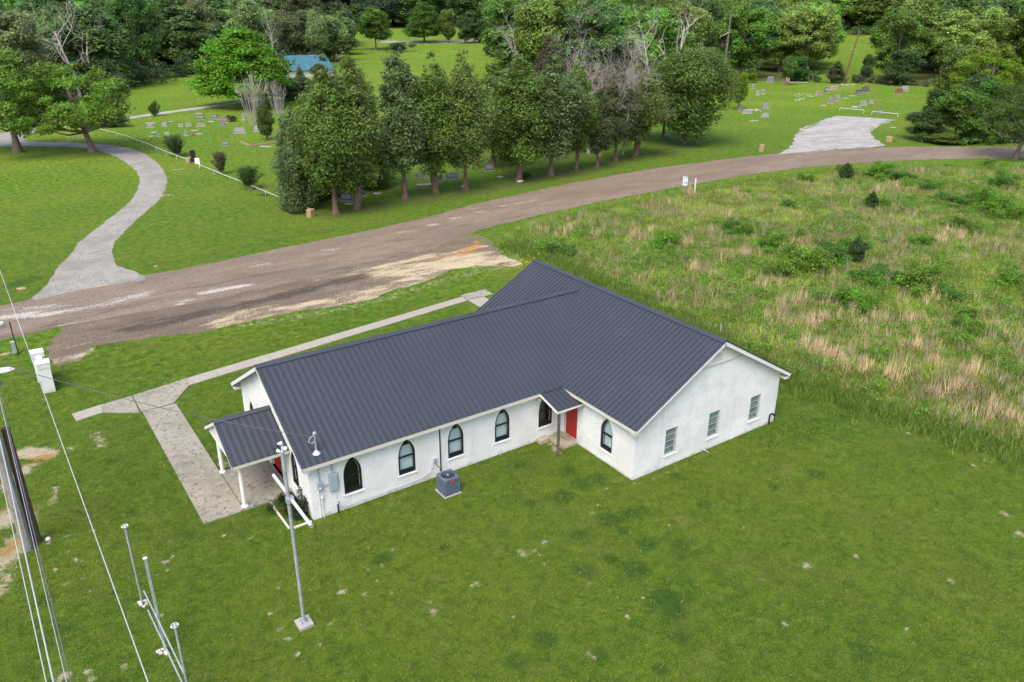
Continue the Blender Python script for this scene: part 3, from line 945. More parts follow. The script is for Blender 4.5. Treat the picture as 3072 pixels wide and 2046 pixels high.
def arch(w, z0, zs, zt, n=9, x0=0.0):
    """pointed-arch outline, counter-clockwise from the bottom left"""
    a, h = w / 2, zt - zs
    Rr = (a * a + h * h) / (2 * a)
    pts = [(x0 - a, z0), (x0 + a, z0)]
    cx = a - Rr
    tmax = math.asin(h / Rr)
    for i in range(n + 1):
        t = tmax * i / n
        pts.append((x0 + cx + Rr * math.cos(t), zs + Rr * math.sin(t)))
    for i in range(n - 1, -1, -1):
        t = tmax * i / n
        pts.append((x0 - cx - Rr * math.cos(t), zs + Rr * math.sin(t)))
    return pts


def gable_top(width, zside):
    """function x -> wall top for a wall seen along its length"""
    return lambda x: zside


def wall(name, length, top, openings, loc, rz, thick=.2, base=0.0, brick_top=None, face_mat='white_mortar', seed=1):
    """wall in local x (along) and z; outer face at y=0 looking to -y; openings are outlines (x, z)"""
    outer = [(.003, base - .15), (length - .003, base - .15)]
    if callable(top):
        pk = length / 2
        outer += [(length - .003, top(length)), (pk, top(pk)), (.003, top(0))]
        tf = top
    else:
        outer += [(length - .003, top), (.003, top)]
        tf = lambda x: top
    polys = [[Vector((x, z, 0)) for x, z in outer]] + [[Vector((x, z, 0)) for x, z in reversed(o)] for o in openings]
    tris = tessellate_polygon(polys)
    flat = [p for pl in polys for p in pl]
    mb = MB()
    mb.add([(p.x, 0, p.y) for p in flat], [tuple(t) for t in tris])
    mb.add([(p.x, thick, p.y) for p in flat], [tuple(t) for t in tris])
    k = 0
    for pl in polys:
        n = len(pl)
        vs = [(p.x, 0, p.y) for p in pl] + [(p.x, thick, p.y) for p in pl]
        mb.add(vs, [(i, (i + 1) % n, n + (i + 1) % n, n + i) for i in range(n)])
    me = bpy.data.meshes.new(name)
    me.from_pydata(mb.v, [], mb.f)
    me.materials.append(M[face_mat])
    import bmesh
    bm = bmesh.new()
    bm.from_mesh(me)
    bmesh.ops.remove_doubles(bm, verts=bm.verts, dist=1e-5)
    bmesh.ops.recalc_face_normals(bm, faces=bm.faces)
    bm.to_mesh(me)
    bm.free()
    o = link(bpy.data.objects.new(name, me), church)
    o.location = loc
    o.rotation_euler = (0, 0, rz)
    # bricks: course by course, cut at the openings and at the rake
    rng = np.random.default_rng(seed)
    CH, BL, J = .0735, .221, .013
    V, Fc = [], []
    bt = brick_top if brick_top else 99
    row = 0
    z = base + .01
    while True:
        z1 = z + CH - J
        zm = (z + z1) / 2
        if z1 > bt:
            break
        # wall extent at this course
        if callable(top):
            pk = length / 2
            if z1 > top(pk) - .12:
                break
            if z1 <= top(0):
                xa, xb = 0, length
            else:
                f = (z1 - top(0)) / (top(pk) - top(0))
                xa, xb = pk * f, length - pk * f
        else:
            if z1 > top:
                break
            xa, xb = 0, length
        cuts = []
        for o_ in openings:
            zsx = [q[1] for q in o_]
            if min(zsx) - .002 < z1 and max(zsx) > z:
                zz = min(max(zm, min(zsx) + .001), max(zsx) - .001)
                ix = []
                for (ax, az), (bx, bz) in zip(o_, o_[1:] + o_[:1]):
                    if (az > zz) != (bz > zz):
                        ix.append(ax + (bx - ax) * (zz - az) / (bz - az))
                if ix:
                    cuts.append((min(ix) - .005, max(ix) + .005))
        segs = [(xa, xb)]
        for ca, cb in cuts:
            ns = []
            for sa, sb in segs:
                if cb <= sa or ca >= sb:
                    ns.append((sa, sb))
                else:
                    if ca > sa:
                        ns.append((sa, ca))
                    if cb < sb:
                        ns.append((cb, sb))
            segs = ns
        off = (row % 2) * BL / 2
        for sa, sb in segs:
            k0 = math.floor((sa - off) / BL)
            k1 = math.ceil((sb - off) / BL)
            for k in range(k0, k1 + 1):
                a = max(sa, off + k * BL + J / 2)
                b = min(sb, off + (k + 1) * BL - J / 2)
                if b - a < .03:
                    continue
                d = -.007 - rng.uniform(0, .009)
                t = rng.normal() * .002
                n = len(V)
                V += [(a, 0.001, z), (b, 0.001, z), (b, 0.001, z1), (a, 0.001, z1), (a, d + t, z), (b, d - t, z), (b, d - t + .002, z1), (a, d + t + .002, z1)]
                Fc += [(n + 4, n + 5, n + 6, n + 7), (n, n + 1, n + 5, n + 4), (n + 1, n + 2, n + 6, n + 5), (n + 2, n + 3, n + 7, n + 6), (n + 3, n, n + 4, n + 7)]
        z += CH
        row += 1
    me = bpy.data.meshes.new('brick')
    me.from_pydata(V, [], Fc)
    me.materials.append(M['white_brick'])
    b = link(bpy.data.objects.new('brick', me), o)
    tag(b, kind='stuff')
    return o


def scaled(outline, m, ox, oz):
    """inner outline a margin m inside (towards the middle)"""
    out = []
    n = len(outline)
    for i in range(n):
        x0, z0 = outline[i - 1]
        x1, z1 = outline[i]
        x2, z2 = outline[(i + 1) % n]
        d1 = Vector((x1 - x0, z1 - z0)).normalized()
        d2 = Vector((x2 - x1, z2 - z1)).normalized()
        n1, n2 = Vector((-d1.y, d1.x)), Vector((-d2.y, d2.x))
        b = (n1 + n2)
        b.normalize()
        k = m / max(.35, b.dot(n1))
        out.append((x1 + b.x * k, z1 + b.y * k))
    return out


def sill_mesh(w, z):
    mb = MB()
    n = 8
    for i in range(n):
        a = -w / 2 - .06 + (w + .12) * i / n
        mb.box(a + .004, a + (w + .12) / n - .004, -.055, .04, z - .075, z - .004)
    mb.box(-w / 2 - .055, w / 2 + .055, -.045, .05, z - .07, z - .008)
    return mb.mesh('window_sill', M['white_brick'])


def arch_window(loc, rz, w, z0, zs, zt, blind, dark=False, label=None):
    """opening outline is built by the wall; this fills it"""
    out = arch(w - .004, z0 + .001, zs, zt - .002)
    inner = scaled(out, .075, 0, 0)
    mb = MB()
    mb.ring(out, inner, .02, .17)
    zm = z0 + (zt - z0) * .47
    mb.box(-w / 2 + .07, w / 2 - .07, .07, .13, zm - .03, zm + .03)
    mb.box(-w / 2 + .07, w / 2 - .07, .08, .16, z0 + .07, z0 + .16)
    fr = mb.build('window', M['black_frame'], church)
    fr.location = loc
    fr.rotation_euler = (0, 0, rz)
    if label:
        fr['label'] = label
    inn2 = scaled(out, .07, 0, 0)
    p = MB().prism(inn2, 'y', .115, .121).build('pane', M['glass'], fr)
    # thin bright sash line inside the frame
    sash = scaled(out, .074, 0, 0)
    sash2 = scaled(out, .088, 0, 0)
    MB().ring(sash, sash2, .095, .112).build('sash', M['grey_frame'], fr)
    if blind:
        MB().box(-w / 2 + .03, w / 2 - .03, .19, .2, z0 + .02, blind).build('blind', M['blind'], fr)
    s = link(bpy.data.objects.new('window_sill', sill_mesh(w, z0)), fr)
    # raised white surround
    o2 = arch(w + .004, z0, zs, zt + .002)
    o3 = arch(w + .15, z0, zs, zt + .09)
    MB().ring(o3[1:], o2[1:], -.022, .0).build('surround', M['white_trim'], fr) if False else None
    mb = MB()
    A, B = o3[1:], o2[1:]
    vs, n = [], len(A)
    for q in (A, B):
        vs += [(x, -.02, z) for x, z in q]
    for q in (A, B):
        vs += [(x, .002, z) for x, z in q]
    fs = []
    for i in range(n - 1):
        fs += [(i, i + 1, n + i + 1, n + i), (2 * n + i, 2 * n + i + 1, i + 1, i), (n + i, n + i + 1, 3 * n + i + 1, 3 * n + i)]
    mb.add(vs, fs)
    mb.build('surround', M['white_trim'], fr)
    return fr


def rect_window(loc, rz, w, z0, z1):
    out = [(-w / 2, z0), (w / 2, z0), (w / 2, z1), (-w / 2, z1)]
    inner = scaled(out, .035, 0, 0)
    mb = MB().ring(out, inner, .05, .15)
    n = 4
    for i in range(1, n):
        z = z0 + (z1 - z0) * i / n
        mb.box(-w / 2 + .03, w / 2 - .03, .06, .12, z - .013, z + .013)
    fr = mb.build('window', M['grey_frame'], church)
    fr.location = loc
    fr.rotation_euler = (0, 0, rz)
    for i in range(n):
        a, b = z0 + (z1 - z0) * i / n, z0 + (z1 - z0) * (i + 1) / n
        vs = [(-w / 2 + .036, .075, a + .014), (w / 2 - .036, .075, a + .014), (w / 2 - .036, .115, b - .014), (-w / 2 + .036, .115, b - .014)]
        vs += [(x, y + .006, z) for x, y, z in vs]
        m_ = MB()
        m_.add(vs, [(0, 1, 2, 3), (7, 6, 5, 4), (0, 4, 5, 1), (1, 5, 6, 2), (2, 6, 7, 3), (3, 7, 4, 0)])
        m_.build('pane', M['louvre'], fr)
    MB().box(-w / 2, w / 2, .17, .18, z0, z1).build('dark_room', M['dark_inside'], fr)
    link(bpy.data.objects.new('window_sill', sill_mesh(w, z0)), fr)
    return fr


ZS, ZT = 1.60, 2.40
wins = [(1.80, None), (4.28, 1.98), (6.70, 2.0), (9.17, 2.0), (11.63, None)]
wall('side_wall', L1, HE - .1, [arch(.8, .70, ZS, ZT, x0=x) for x, _ in wins], (0, 0, 0), 0, seed=2)
for i, (x, bl) in enumerate(wins):
    arch_window((x, 0, 0), 0, .8, .70, ZS, ZT, bl, label=['dark pointed window beside the electricity meter', 'pale-blinded pointed window left of the air conditioner', 'pale-blinded pointed window above the air conditioner', 'pale-blinded pointed window in the middle of the long wall', 'dark pointed window half under the rear canopy'][i])
# hall wall that faces the nave side (looks to -x)
wall('hall_side_wall', W1 - .002, HE - .1, [arch(.8, .62, 1.5, 2.27, x0=3.27), [(.22, .11), (1.2, .11), (1.2, 2.05), (.22, 2.05)]], (L1, 0, 0), -math.pi / 2, seed=3)
arch_window((L1, -3.27, 0), -math.pi / 2, .8, .62, 1.5, 2.27, 2.2, label='pointed window with a pale blind right of the red rear door')
# hall end gable (looks to -y)
gt = lambda x: HE - .12 + SL * (OE + (W2 / 2 - abs(x - W2 / 2)))
wall('hall_end_wall', W2, gt, [[(c - .35, .61), (c + .35, .61), (c + .35, 1.9), (c - .35, 1.9)] for c in (14.83 - L1, 17.6 - L1, 20.47 - L1)], (L1, -W1, 0), 0, brick_top=4.46, seed=4)
for c, lb in ((14.83, 'left'), (17.6, 'middle'), (20.47, 'right')):
    w_ = rect_window((c, -W1, 0), 0, .7, .61, 1.9)
    w_['label'] = lb + ' of the three grey louvred windows in the hall end wall'
# front gable (looks to -x)
gf = lambda x: HE - .12 + SL * (OE + (WN / 2 - abs(x - WN / 2)))
# local x runs to -y when turned by -90 degrees, so start at y = WN
wall('front_wall', WN, gf, [arch(.8, .68, ZS, ZT, x0=WN - 7.02), arch(.8, .68, ZS, ZT, x0=WN - 1.72), [(WN - 4.95, .10), (WN - 3.5, .10), (WN - 3.5, 2.05), (WN - 4.95, 2.05)]], (0, WN, 0), -math.pi / 2, seed=5)
arch_window((0, 7.02, 0), -math.pi / 2, .8, .68, ZS, ZT, None, label='dark pointed window at the far side of the front porch')
arch_window((0, 1.72, 0), -math.pi / 2, .8, .68, ZS, ZT, None, label='dark pointed window at the near side of the front porch')
# walls away from the camera
wall('rear_wall', W2 - .41, HE - .1, [], (L1 + .2, HV - .2, 0), 0, seed=6) if False else None
wall('nave_far_wall', L1 - .21, HE - .1, [], (L1 - .005, WN, 0), math.pi, seed=7)
wall('hall_far_side_wall', W1 + HV - .0, HE - .1, [], (L1 + W2, -W1 + .001, 0), math.pi / 2, seed=8)
wall('hall_far_end_wall', W2 - .41, gt if False else HE - .1, [], (L1 + W2 - .205, HV, 0), math.pi, seed=9)

MB().box(.25, L1 + W2 - .25, .68, .7, .0, 2.6).build('inner_wall', M['dark_inside'], church)
MB().box(.22, L1 + .22, .21, WN - .22, -.02, .05).build('inner_floor', M['dark_inside'], church)
MB().box(L1 + .222, L1 + W2 - .22, -W1 + .22, HV - .22, -.02, .05).build('inner_floor', M['dark_inside'], church)

# gable siding and vent in the hall end
sid = MB()
z = 4.48
while z < HR - .35:
    f = (z + .09 - gt(0)) / (gt(W2 / 2) - gt(0))
    xa, xb = L1 + W2 / 2 * f + .03, L1 + W2 - W2 / 2 * f - .03
    if xb - xa > .1:
        o_ = MB()
        o_.add([(xa - .1, -W1 - .035, z), (xb + .1, -W1 - .035, z), (xb, -W1 - .012, z + .095), (xa, -W1 - .012, z + .095), (xa - .1, -W1, z), (xb + .1, -W1, z), (xb, -W1, z + .095), (xa, -W1, z + .095)],
               [(0, 1, 2, 3), (7, 6, 5, 4), (0, 4, 5, 1), (1, 5, 6, 2), (2, 6, 7, 3), (3, 7, 4, 0)])
        o_.build('siding_board', M['white_trim'], church)
    z += .1
MB().box(L1 + W2 / 2 - 1.42, L1 + W2 / 2 + 1.42, -W1 - .06, -W1 - .001, 4.40, 4.478).build('siding_trim', M['cream_trim'], church)
vent = MB()
pr = [(.30 * math.cos(math.pi * i / 12 + math.pi / 2 * 0), .34 * math.sin(math.pi * i / 12)) for i in range(13)]
vo = [(x + UX, z + 4.62) for x, z in pr]
vi = [((x) * .82 + UX, z * .82 + 4.65) for x, z in pr]
vent.ring(vo, vi, -W1 - .075, -W1 - .03)
for i in range(5):
    zz = 4.67 + i * .055
    hw = .25 * math.sqrt(max(0, 1 - ((zz - 4.62) / .34) ** 2))
    vent.box(UX - hw, UX + hw, -W1 - .06, -W1 - .03, zz, zz + .03)
vent.build('gable_vent', M['white_trim'], church)

# ------------------------------------------------------------------ roof: ribbed panels laid on a deck
RS = .2755


def rib_profile(t0, n):
    pts = []
    for k in range(n):
        c = t0 + RS * (k + .5)
        pts += [(c - RS / 2, 0.0), (c - .060, 0.0), (c - .052, -.022), (c - .040, -.022), (c - .030, .004), (c - .017, .038), (c + .017, .038), (c + .032, 0.0), (c + .036, -.018), (c + .044, -.018), (c + .050, 0.0)]
        pts.append((c + RS / 2 - .0005, 0.0))
    return pts


def roof_slope(parent, org, e, s, slope, t0, t1, lo, hi, mat=None, per=3, name='roof_panel', lift=.03):
    """org: a point of the eave line; e: unit vector along the eave; s: horizontal unit vector up the slope.
    lo, hi: horizontal run at which each line of the panel starts and ends"""
    org, e, s = Vector(org), Vector(e), Vector(s)
    nrm = (Vector((0, 0, 1)) - s * slope).normalized()
    upv = s + Vector((0, 0, slope))
    n_panels = int(round((t1 - t0) / (RS * per) + .49))
    t = t0
    while t < t1 - .05:
        k = per
        prof = [(q, h) for q, h in rib_profile(t, k) if q <= t1 + 1e-6]
        ql = prof[-1][0]
        if ql < min(t1, t + RS * k) - .01:
            prof.append((min(t1, t + RS * k), 0))
        # subdivide so that slanted ends (valleys) are followed closely
        vs, fs = [], []
        cols = 0
        for q, h in prof:
            a, b = lo(q), hi(q)
            if b - a < .02:
                b = a + .001
            p = org + e * q
            for r_ in (a, b):
                vs.append(p + upv * r_ + nrm * (h + lift))
            cols += 1
        for i in range(cols - 1):
            fs.append((2 * i, 2 * i + 2, 2 * i + 3, 2 * i + 1))
        # front lip so that the rib ends read at the eave
        m_ = MB()
        m_.add(vs, fs)
        n0 = cols
        lipv, lipf = [], []
        for i, (q, h) in enumerate(prof):
            lipv += [vs[2 * i], vs[2 * i] - nrm * (h + .008)]
        for i in range(cols - 1):
            lipf.append((2 * i, 2 * i + 1, 2 * i + 3, 2 * i + 2))
        m_.add(lipv, lipf)
        m_.build(name, mat or M['roof'], parent)
        t += RS * k


def deck(parent, pts, th, mat, name='roof_deck'):
    """flat slab under the panels: pts are the top corners"""
    pts = [Vector(p) for p in pts]
    n = (pts[1] - pts[0]).cross(pts[2] - pts[0]).normalized()
    if n.z < 0:
        n = -n
    k = len(pts)
    vs = pts + [p - n * th for p in pts]
    mb = MB()
    mb.add(vs, [tuple(range(k)), tuple(range(2 * k - 1, k - 1, -1))] + [(i, k + i, k + (i + 1) % k, (i + 1) % k) for i in range(k)])
    return mb.build(name, mat, parent)


XE = L1 - OE           # hall eave facing the nave
# nave near slope deck, far slope deck
nave_roof = deck(church, [(-OG, -OE, HE), (XE, -OE, HE), (XE + (NR - HE) / SL, WN / 2, NR), (-OG, WN / 2, NR)], .09, M['roof_dark'], 'roof')
deck(nave_roof, [(-OG, WN / 2, NR - .002), (XE + (NR - HE) / SL, WN / 2, NR - .002), (XE, WN + OE, HE), (-OG, WN + OE, HE)], .09, M['roof_dark'], 'roof_deck')
hall_roof = deck(church, [(XE, -W1 - OG, HE), (UX, -W1 - OG, HR), (UX, HV + .3, HR), (XE, HV + .3, HE)], .09, M['roof_dark'], 'roof')
deck(hall_roof, [(UX, -W1 - OG, HR - .002), (L1 + W2 + OE, -W1 - OG, HE), (L1 + W2 + OE, HV + .3, HE), (UX, HV + .3, HR - .002)], .09, M['roof_dark'], 'roof_deck')
run_n = WN / 2 + OE
run_h = W2 / 2 + OE
VG = .05
roof_slope(nave_roof, (0, -OE - .03, HE - .030), (1, 0, 0), (0, 1, 0), SL, -OG - .02, XE + run_n - .1,
           lambda t: max(0, t - XE + VG + .03), lambda t: run_n + .03)
roof_slope(nave_roof, (0, WN + OE + .03, HE - .030), (1, 0, 0), (0, -1, 0), SL, -OG - .02, XE + run_n - .1,
           lambda t: max(0, t - XE + VG + .03), lambda t: run_n + .03)


def hall_lo(t):
    if t < -OE:
        return 0.0
    if t <= WN / 2:
        return t + OE + VG + .03
    return max(0.0, WN + OE - t + VG + .03)


roof_slope(hall_roof, (XE - .03, 0, HE - .030), (0, 1, 0), (1, 0, 0), SL, -W1 - OG - .02, HV + .32, hall_lo, lambda t: run_h + .03)
roof_slope(hall_roof, (L1 + W2 + OE + .03, 0, HE - .030), (0, 1, 0), (-1, 0, 0), SL, -W1 - OG - .02, HV + .32, lambda t: 0, lambda t: run_h + .03)


def ridge_cap(parent, p, q, slope, half=.19, mat=None, h=.078):
    p, q = Vector(p), Vector(q)
    d = (q - p).normalized()
    side = d.cross(Vector((0, 0, 1))).normalized()
    dn = Vector((0, 0, -slope * half))
    mb = MB()
    for a, b in ((1, 0), (-1, 0)):
        s_ = side * half * a
        lift = Vector((0, 0, h))
        v = [p + lift, q + lift, q + lift + s_ + dn, p + lift + s_ + dn]
        v += [x - Vector((0, 0, .012)) for x in v]
        mb.add(v, [(0, 1, 2, 3), (7, 6, 5, 4), (0, 4, 5, 1), (1, 5, 6, 2), (2, 6, 7, 3), (3, 7, 4, 0)])
    return mb.build('ridge_cap', mat or M['roof'], parent)


ridge_cap(nave_roof, (-OG - .04, WN / 2, NR), (XE + run_n + .05, WN / 2, NR + .01), SL)
ridge_cap(hall_roof, (UX, -W1 - OG - .04, HR), (UX, HV + .34, HR), SL)
# valley flashing between the two roofs
for yv, sg in ((-OE, 1), (WN + OE, -1)):
    p = Vector((XE, yv, HE + .016))
    q = Vector((XE + run_n - .1, yv + sg * (run_n - .1), HE + .016 + SL * (run_n - .1)))
    MB().bar(p, q, .1, .012).build('valley_flashing', M['roof_dark'], hall_roof)
    for k in (-1, 1):
        o_ = Vector((k * .055, -k * sg * .055, .014))
        MB().bar(p + o_, q + o_, .018, .02).build('valley_trim', M['roof'], hall_roof)


# eaves, barge boards, soffits
def board(p, q, w, h, mat, parent, name, b=0):
    return MB().bar(p, q, w, h).build(name, mat, parent, bevel=b)


FH = .17
board((-OG + .02, -OE - .012, HE - .11), (XE - .02, -OE - .012, HE - .11), .03, FH, M['cream_trim'], church, 'fascia')
board((XE - .012, -OE - .0, HE - .11), (XE - .012, -W1 - OG + .02, HE - .11), .03, FH, M['cream_trim'], church, 'fascia')
board((-OG + .02, WN + OE + .012, HE - .11), (XE, WN + OE + .012, HE - .11), .03, FH, M['cream_trim'], church, 'fascia')
board((L1 + W2 + OE + .012, -W1 - OG + .02, HE - .11), (L1 + W2 + OE + .012, HV + .28, HE - .11), .03, FH, M['cream_trim'], church, 'fascia')
MB().box(-OG + .03, XE, -OE + .004, -.012, HE - .19, HE - .175).build('soffit', M['cream_trim'], church)
MB().box(XE + .004, L1 - .012, -W1 - OG + .03, -OE, HE - .19, HE - .175).build('soffit', M['cream_trim'], church)
for x_, rg in ((-OG, (WN / 2, NR, -OE, WN + OE)),):
    ym, zr, ya, yb = rg
    for y_ in (ya, yb):
        board((x_ + .0, ym, zr - .10), (x_ + .0, y_, HE - .10), .035, .19, M['white_trim'], church, 'barge_board')
        board((x_ + .19, ym, zr - .115), (x_ + .19, y_, HE - .115), .34, .02, M['cream_trim'], church, 'rake_soffit')
        board((x_ - .012, ym, zr + .012), (x_ - .012, y_ + (-.03 if y_ < ym else .03), HE - .005), .035, .05, M['roof_dark'], nave_roof, 'rake_trim')
for y_ in (-W1 - OG,):
    for x_ in (XE, L1 + W2 + OE):
        board((UX, y_, HR - .10), (x_, y_, HE - .10), .035, .19, M['white_trim'], church, 'barge_board')
        board((UX, y_ + .19, HR - .115), (x_, y_ + .19, HE - .115), .34, .02, M['cream_trim'], church, 'rake_soffit')
        board((UX, y_ - .012, HR + .012), (x_, y_ - .012, HE - .005), .035, .05, M['roof_dark'], hall_roof, 'rake_trim')
# boxed eave returns
MB().box(-OG + .04, -.03, -OE + .01, .0, HE - .30, HE - .195).build('eave_return', M['white_trim'], church)
MB().box(-OG + .04, -.03, WN + .0, WN + OE - .01, HE - .30, HE - .195).build('eave_return', M['white_trim'], church)
MB().box(L1 + W2 + .0, L1 + W2 + OE - .01, -W1 - OG + .04, -W1 - .03, HE - .30, HE - .195).build('eave_return', M['white_trim'], church)
MB().box(XE + .01, L1 - .0, -W1 - OG + .04, -W1 - .03, HE - .30, HE - .195).build('eave_return', M['white_trim'], church)

# ------------------------------------------------------------------ front porch
PY, PH, PZ, PX = 4.10, 1.98, 2.27, -2.36
PR = PZ + SL * PH
porch = deck(church, [(PX, PY - PH, PZ), (-.03, PY - PH, PZ), (-.03, PY, PR), (PX, PY, PR)], .05, M['roof_dark'], 'porch_roof')
deck(porch, [(PX, PY, PR - .002), (-.03, PY, PR - .002), (-.03, PY + PH, PZ), (PX, PY + PH, PZ)], .05, M['roof_dark'], 'roof_deck')
roof_slope(porch, (0, PY - PH - .03, PZ - .030), (1, 0, 0), (0, 1, 0), SL, PX - .02, -.04, lambda t: 0, lambda t: PH + .03)
roof_slope(porch, (0, PY + PH + .03, PZ - .030), (1, 0, 0), (0, -1, 0), SL, PX - .02, -.04, lambda t: 0, lambda t: PH + .03)
ridge_cap(porch, (PX - .04, PY, PR), (-.02, PY, PR), SL, .17)
for y_ in (PY - PH, PY + PH):
    board((PX, PY, PR - .085), (PX, y_, PZ - .085), .035, .16, M['white_trim'], church, 'barge_board')
    board((PX - .012, PY, PR + .012), (PX - .012, y_, PZ - .0), .035, .045, M['roof_dark'], porch, 'rake_trim')
    s_ = -1 if y_ < PY else 1
    board((PX + .02, y_ + s_ * .012, PZ - .10), (-.04, y_ + s_ * .012, PZ - .10), .03, .14, M['cream_trim'], church, 'fascia')
MB().prism([(PY - PH + .1, PZ - .14), (PY + PH - .1, PZ - .14), (PY, PR - .16)], 'x', PX + .12, PX + .16).build('porch_gable', M['white_trim'], church)
MB().box(PX + .1, -.03, PY - PH + .05, PY + PH - .05, PZ - .16, PZ - .145).build('porch_ceiling', M['white_trim'], church)
MB().box(PX + .24, PX + .4, PY - PH + .06, PY + PH - .06, PZ - .27, PZ - .165).build('porch_beam', M['white_trim'], church)
for cy_ in (2.42, 5.56):
    col_ = MB().lathe([(.092, .17), (.096, .6), (.088, 1.3), (.078, PZ - .33)], 18, (-2.02, cy_, .0)).build('column', M['white_trim'], church, smooth=True)
    MB().lathe([(.15, .085), (.15, .13), (.12, .15), (.11, .175), (.095, .18)], 18, (-2.02, cy_, 0)).build('column_base', M['white_trim'], col_, smooth=True)
    MB().lathe([(.08, 0), (.12, .03), (.12, .06)], 18, (-2.02, cy_, PZ - .335)).build('capital', M['white_trim'], col_, smooth=True)


def door(loc, rz, w, z0, z1, leaves, label=None):
    fr = MB()
    fr.box(-w / 2, -w / 2 + .05, 0.02, .14, z0, z1)
    fr.box(w / 2 - .05, w / 2, 0.02, .14, z0, z1)
    fr.box(-w / 2 + .05, w / 2 - .05, 0.02, .14, z1 - .05, z1)
    f = fr.build('door_frame', M['white_trim'], church)
    f.location, f.rotation_euler = loc, (0, 0, rz)
    lw = (w - .1) / leaves
    for i in range(leaves):
        a = -w / 2 + .05 + lw * i
        d = MB().box(a + .003, a + lw - .003, .06, .1, z0 + .01, z1 - .053)
        for r0, r1 in ((.08, .42), (.48, .9)):
            for c0, c1 in ((.12, .46), (.54, .88)):
                xa, xb = a + lw * c0, a + lw * c1
                za_, zb_ = z0 + (z1 - z0) * r0, z0 + (z1 - z0) * r1
                d.ring([(xa, za_), (xb, za_), (xb, zb_), (xa, zb_)], [(xa + .025, za_ + .025), (xb - .025, za_ + .025), (xb - .025, zb_ - .025), (xa + .025, zb_ - .025)], .048, .061)
        dd = d.build('door', M['red_door'], church)
        dd.location, dd.rotation_euler = loc, (0, 0, rz)
        if label:
            dd['label'] = label
        hx = a + (lw - .08 if i == 0 and leaves > 1 else .08)
        MB().tube([(hx, .06, z0 + 1.0), (hx, .01, z0 + 1.0)], .028, 8).build('handle', M['galv'], dd)
    return f


door((L1, -.71, 0), -math.pi / 2, .98, .12, 2.05, 1, 'red panelled rear door under the corner canopy')
door((.03, 4.225, 0), -math.pi / 2, 1.45, .11, 2.05, 2)
# rear canopy in the inner corner
CZ0, CX0, CX1, CY0 = 2.36, 11.05, 12.28, -1.66
cs = .20
can = deck(church, [(CX0, CY0, CZ0), (L1 - .02, CY0, CZ0), (L1 - .02, -OE - .03, HE - .06), (CX0, -OE - .03, HE - .06)], .04, M['roof_dark'], 'canopy_roof')
cr = (HE - .06 - CZ0) / (-OE - .03 - CY0)
roof_slope(can, (0, CY0 - .02, CZ0 - .012), (1, 0, 0), (0, 1, 0), cr, CX0 - .01, L1 - .03, lambda t: 0, lambda t: (-OE - .03 - CY0), per=3)
board((CX0, CY0 - .012, CZ0 - .06), (L1 - .03, CY0 - .012, CZ0 - .06), .03, .1, M['white_trim'], church, 'fascia')
board((CX0 - .012, CY0, CZ0 - .055), (CX0 - .012, -OE - .03, HE - .115), .03, .1, M['white_trim'], church, 'barge_board')
MB().bar((CX0 - .02, -OE - .02, HE - .01), (L1 - .2, -OE - .02, HE - .01), .14, .012).build('flashing', M['roof'], can)
MB().box(11.10, 11.20, CY0 - .03, CY0 + .07, -.05, CZ0 - .1).build('canopy_post', M['bronze_pole'], church)
MB().box(12.33, 12.6, -.02, -.005, .12, 2.5).build('corner_board', M['white_trim'], church)
MB().box(11.02, 11.1, -OE + .02, -.03, 2.3, 2.42).build('porch_light', M['cream_trim'], church)

# ------------------------------------------------------------------ services on the long wall
MB().box(.27, .47, -.12, -.004, 1.34, 1.72).build('electric_meter', M['elec_grey'], church, bevel=.01)
MB().lathe([(.06, 0), (.07, .02), (.05, .07), (.02, .085)], 12).build('meter_dome', M['galv'], church).matrix_local = Matrix.Translation((.37, -.12, 1.45)) @ Matrix.Rotation(R(90), 4, 'X')
bb = MB().box(.76, 1.12, -.15, -.004, 1.14, 1.92).build('breaker_box', M['elec_grey'], church, bevel=.012)
MB().box(.785, 1.095, -.162, -.15, 1.17, 1.89).build('box_door', M['elec_grey'], bb, bevel=.004)
MB().tube([(.37, -.06, 1.72), (.37, -.06, HE - .18)], .028, 10).build('conduit', M['elec_grey'], church, smooth=True)
MB().tube([(.93, -.06, 1.92), (.93, -.06, HE - .18)], .026, 10).build('conduit', M['elec_grey'], church, smooth=True)
MB().tube([(.47, -.07, 1.5), (.76, -.07, 1.5)], .022, 10).build('conduit', M['elec_grey'], church, smooth=True)
MB().tube([(.31, -.03, 1.34), (.31, -.03, .02)], .018, 8).build('conduit', M['white_trim'], church)
MB().tube([(.41, -.04, .96), (.43, -.04, .0)], .018, 8).build('conduit', M['white_trim'], church)
MB().lathe([(.05, 0), (.055, .08), (.03, .11)], 12, (.41, -.06, .9)).build('vent_cap', M['white_metal'], church, smooth=True)
MB().tube([(1.03, -.03, 1.14), (1.03, -.03, .5)], .012, 8).build('conduit', M['white_trim'], church)
MB().tube([(1.03, -.07, .5), (1.04, -.07, -.02)], .032, 10).build('standpipe', M['black_plastic'], church, smooth=True)
MB().tube([(1.03, -.06, .58), (1.03, -.06, .44)], .045, 8).build('pipe_cap', M['white_metal'], church)
pts = [(1.06, -.07, .42), (1.12, -.07, .28), (1.3, -.06, .2), (2, -.06, .21), (3.2, -.06, .2), (4.4, -.06, .23), (4.95, -.06, .27), (5.35, -.08, .45), (5.5, -.06, .8)]
MB().tube(pts, .014, 6).build('cable', M['white_metal'], church)
MB().box(5.42, 5.74, -.03, -.004, .78, 1.05).build('back_plate', M['white_trim'], church)
db = MB().box(5.53, 5.67, -.11, -.03, .82, 1.0).build('disconnect_box', M['elec_grey'], church, bevel=.008)
MB().tube([(5.6, -.08, .84), (5.62, -.12, .7), (5.7, -.3, .6), (5.6, -.6, .55)], .016, 6).build('cable', M['black_plastic'], church)
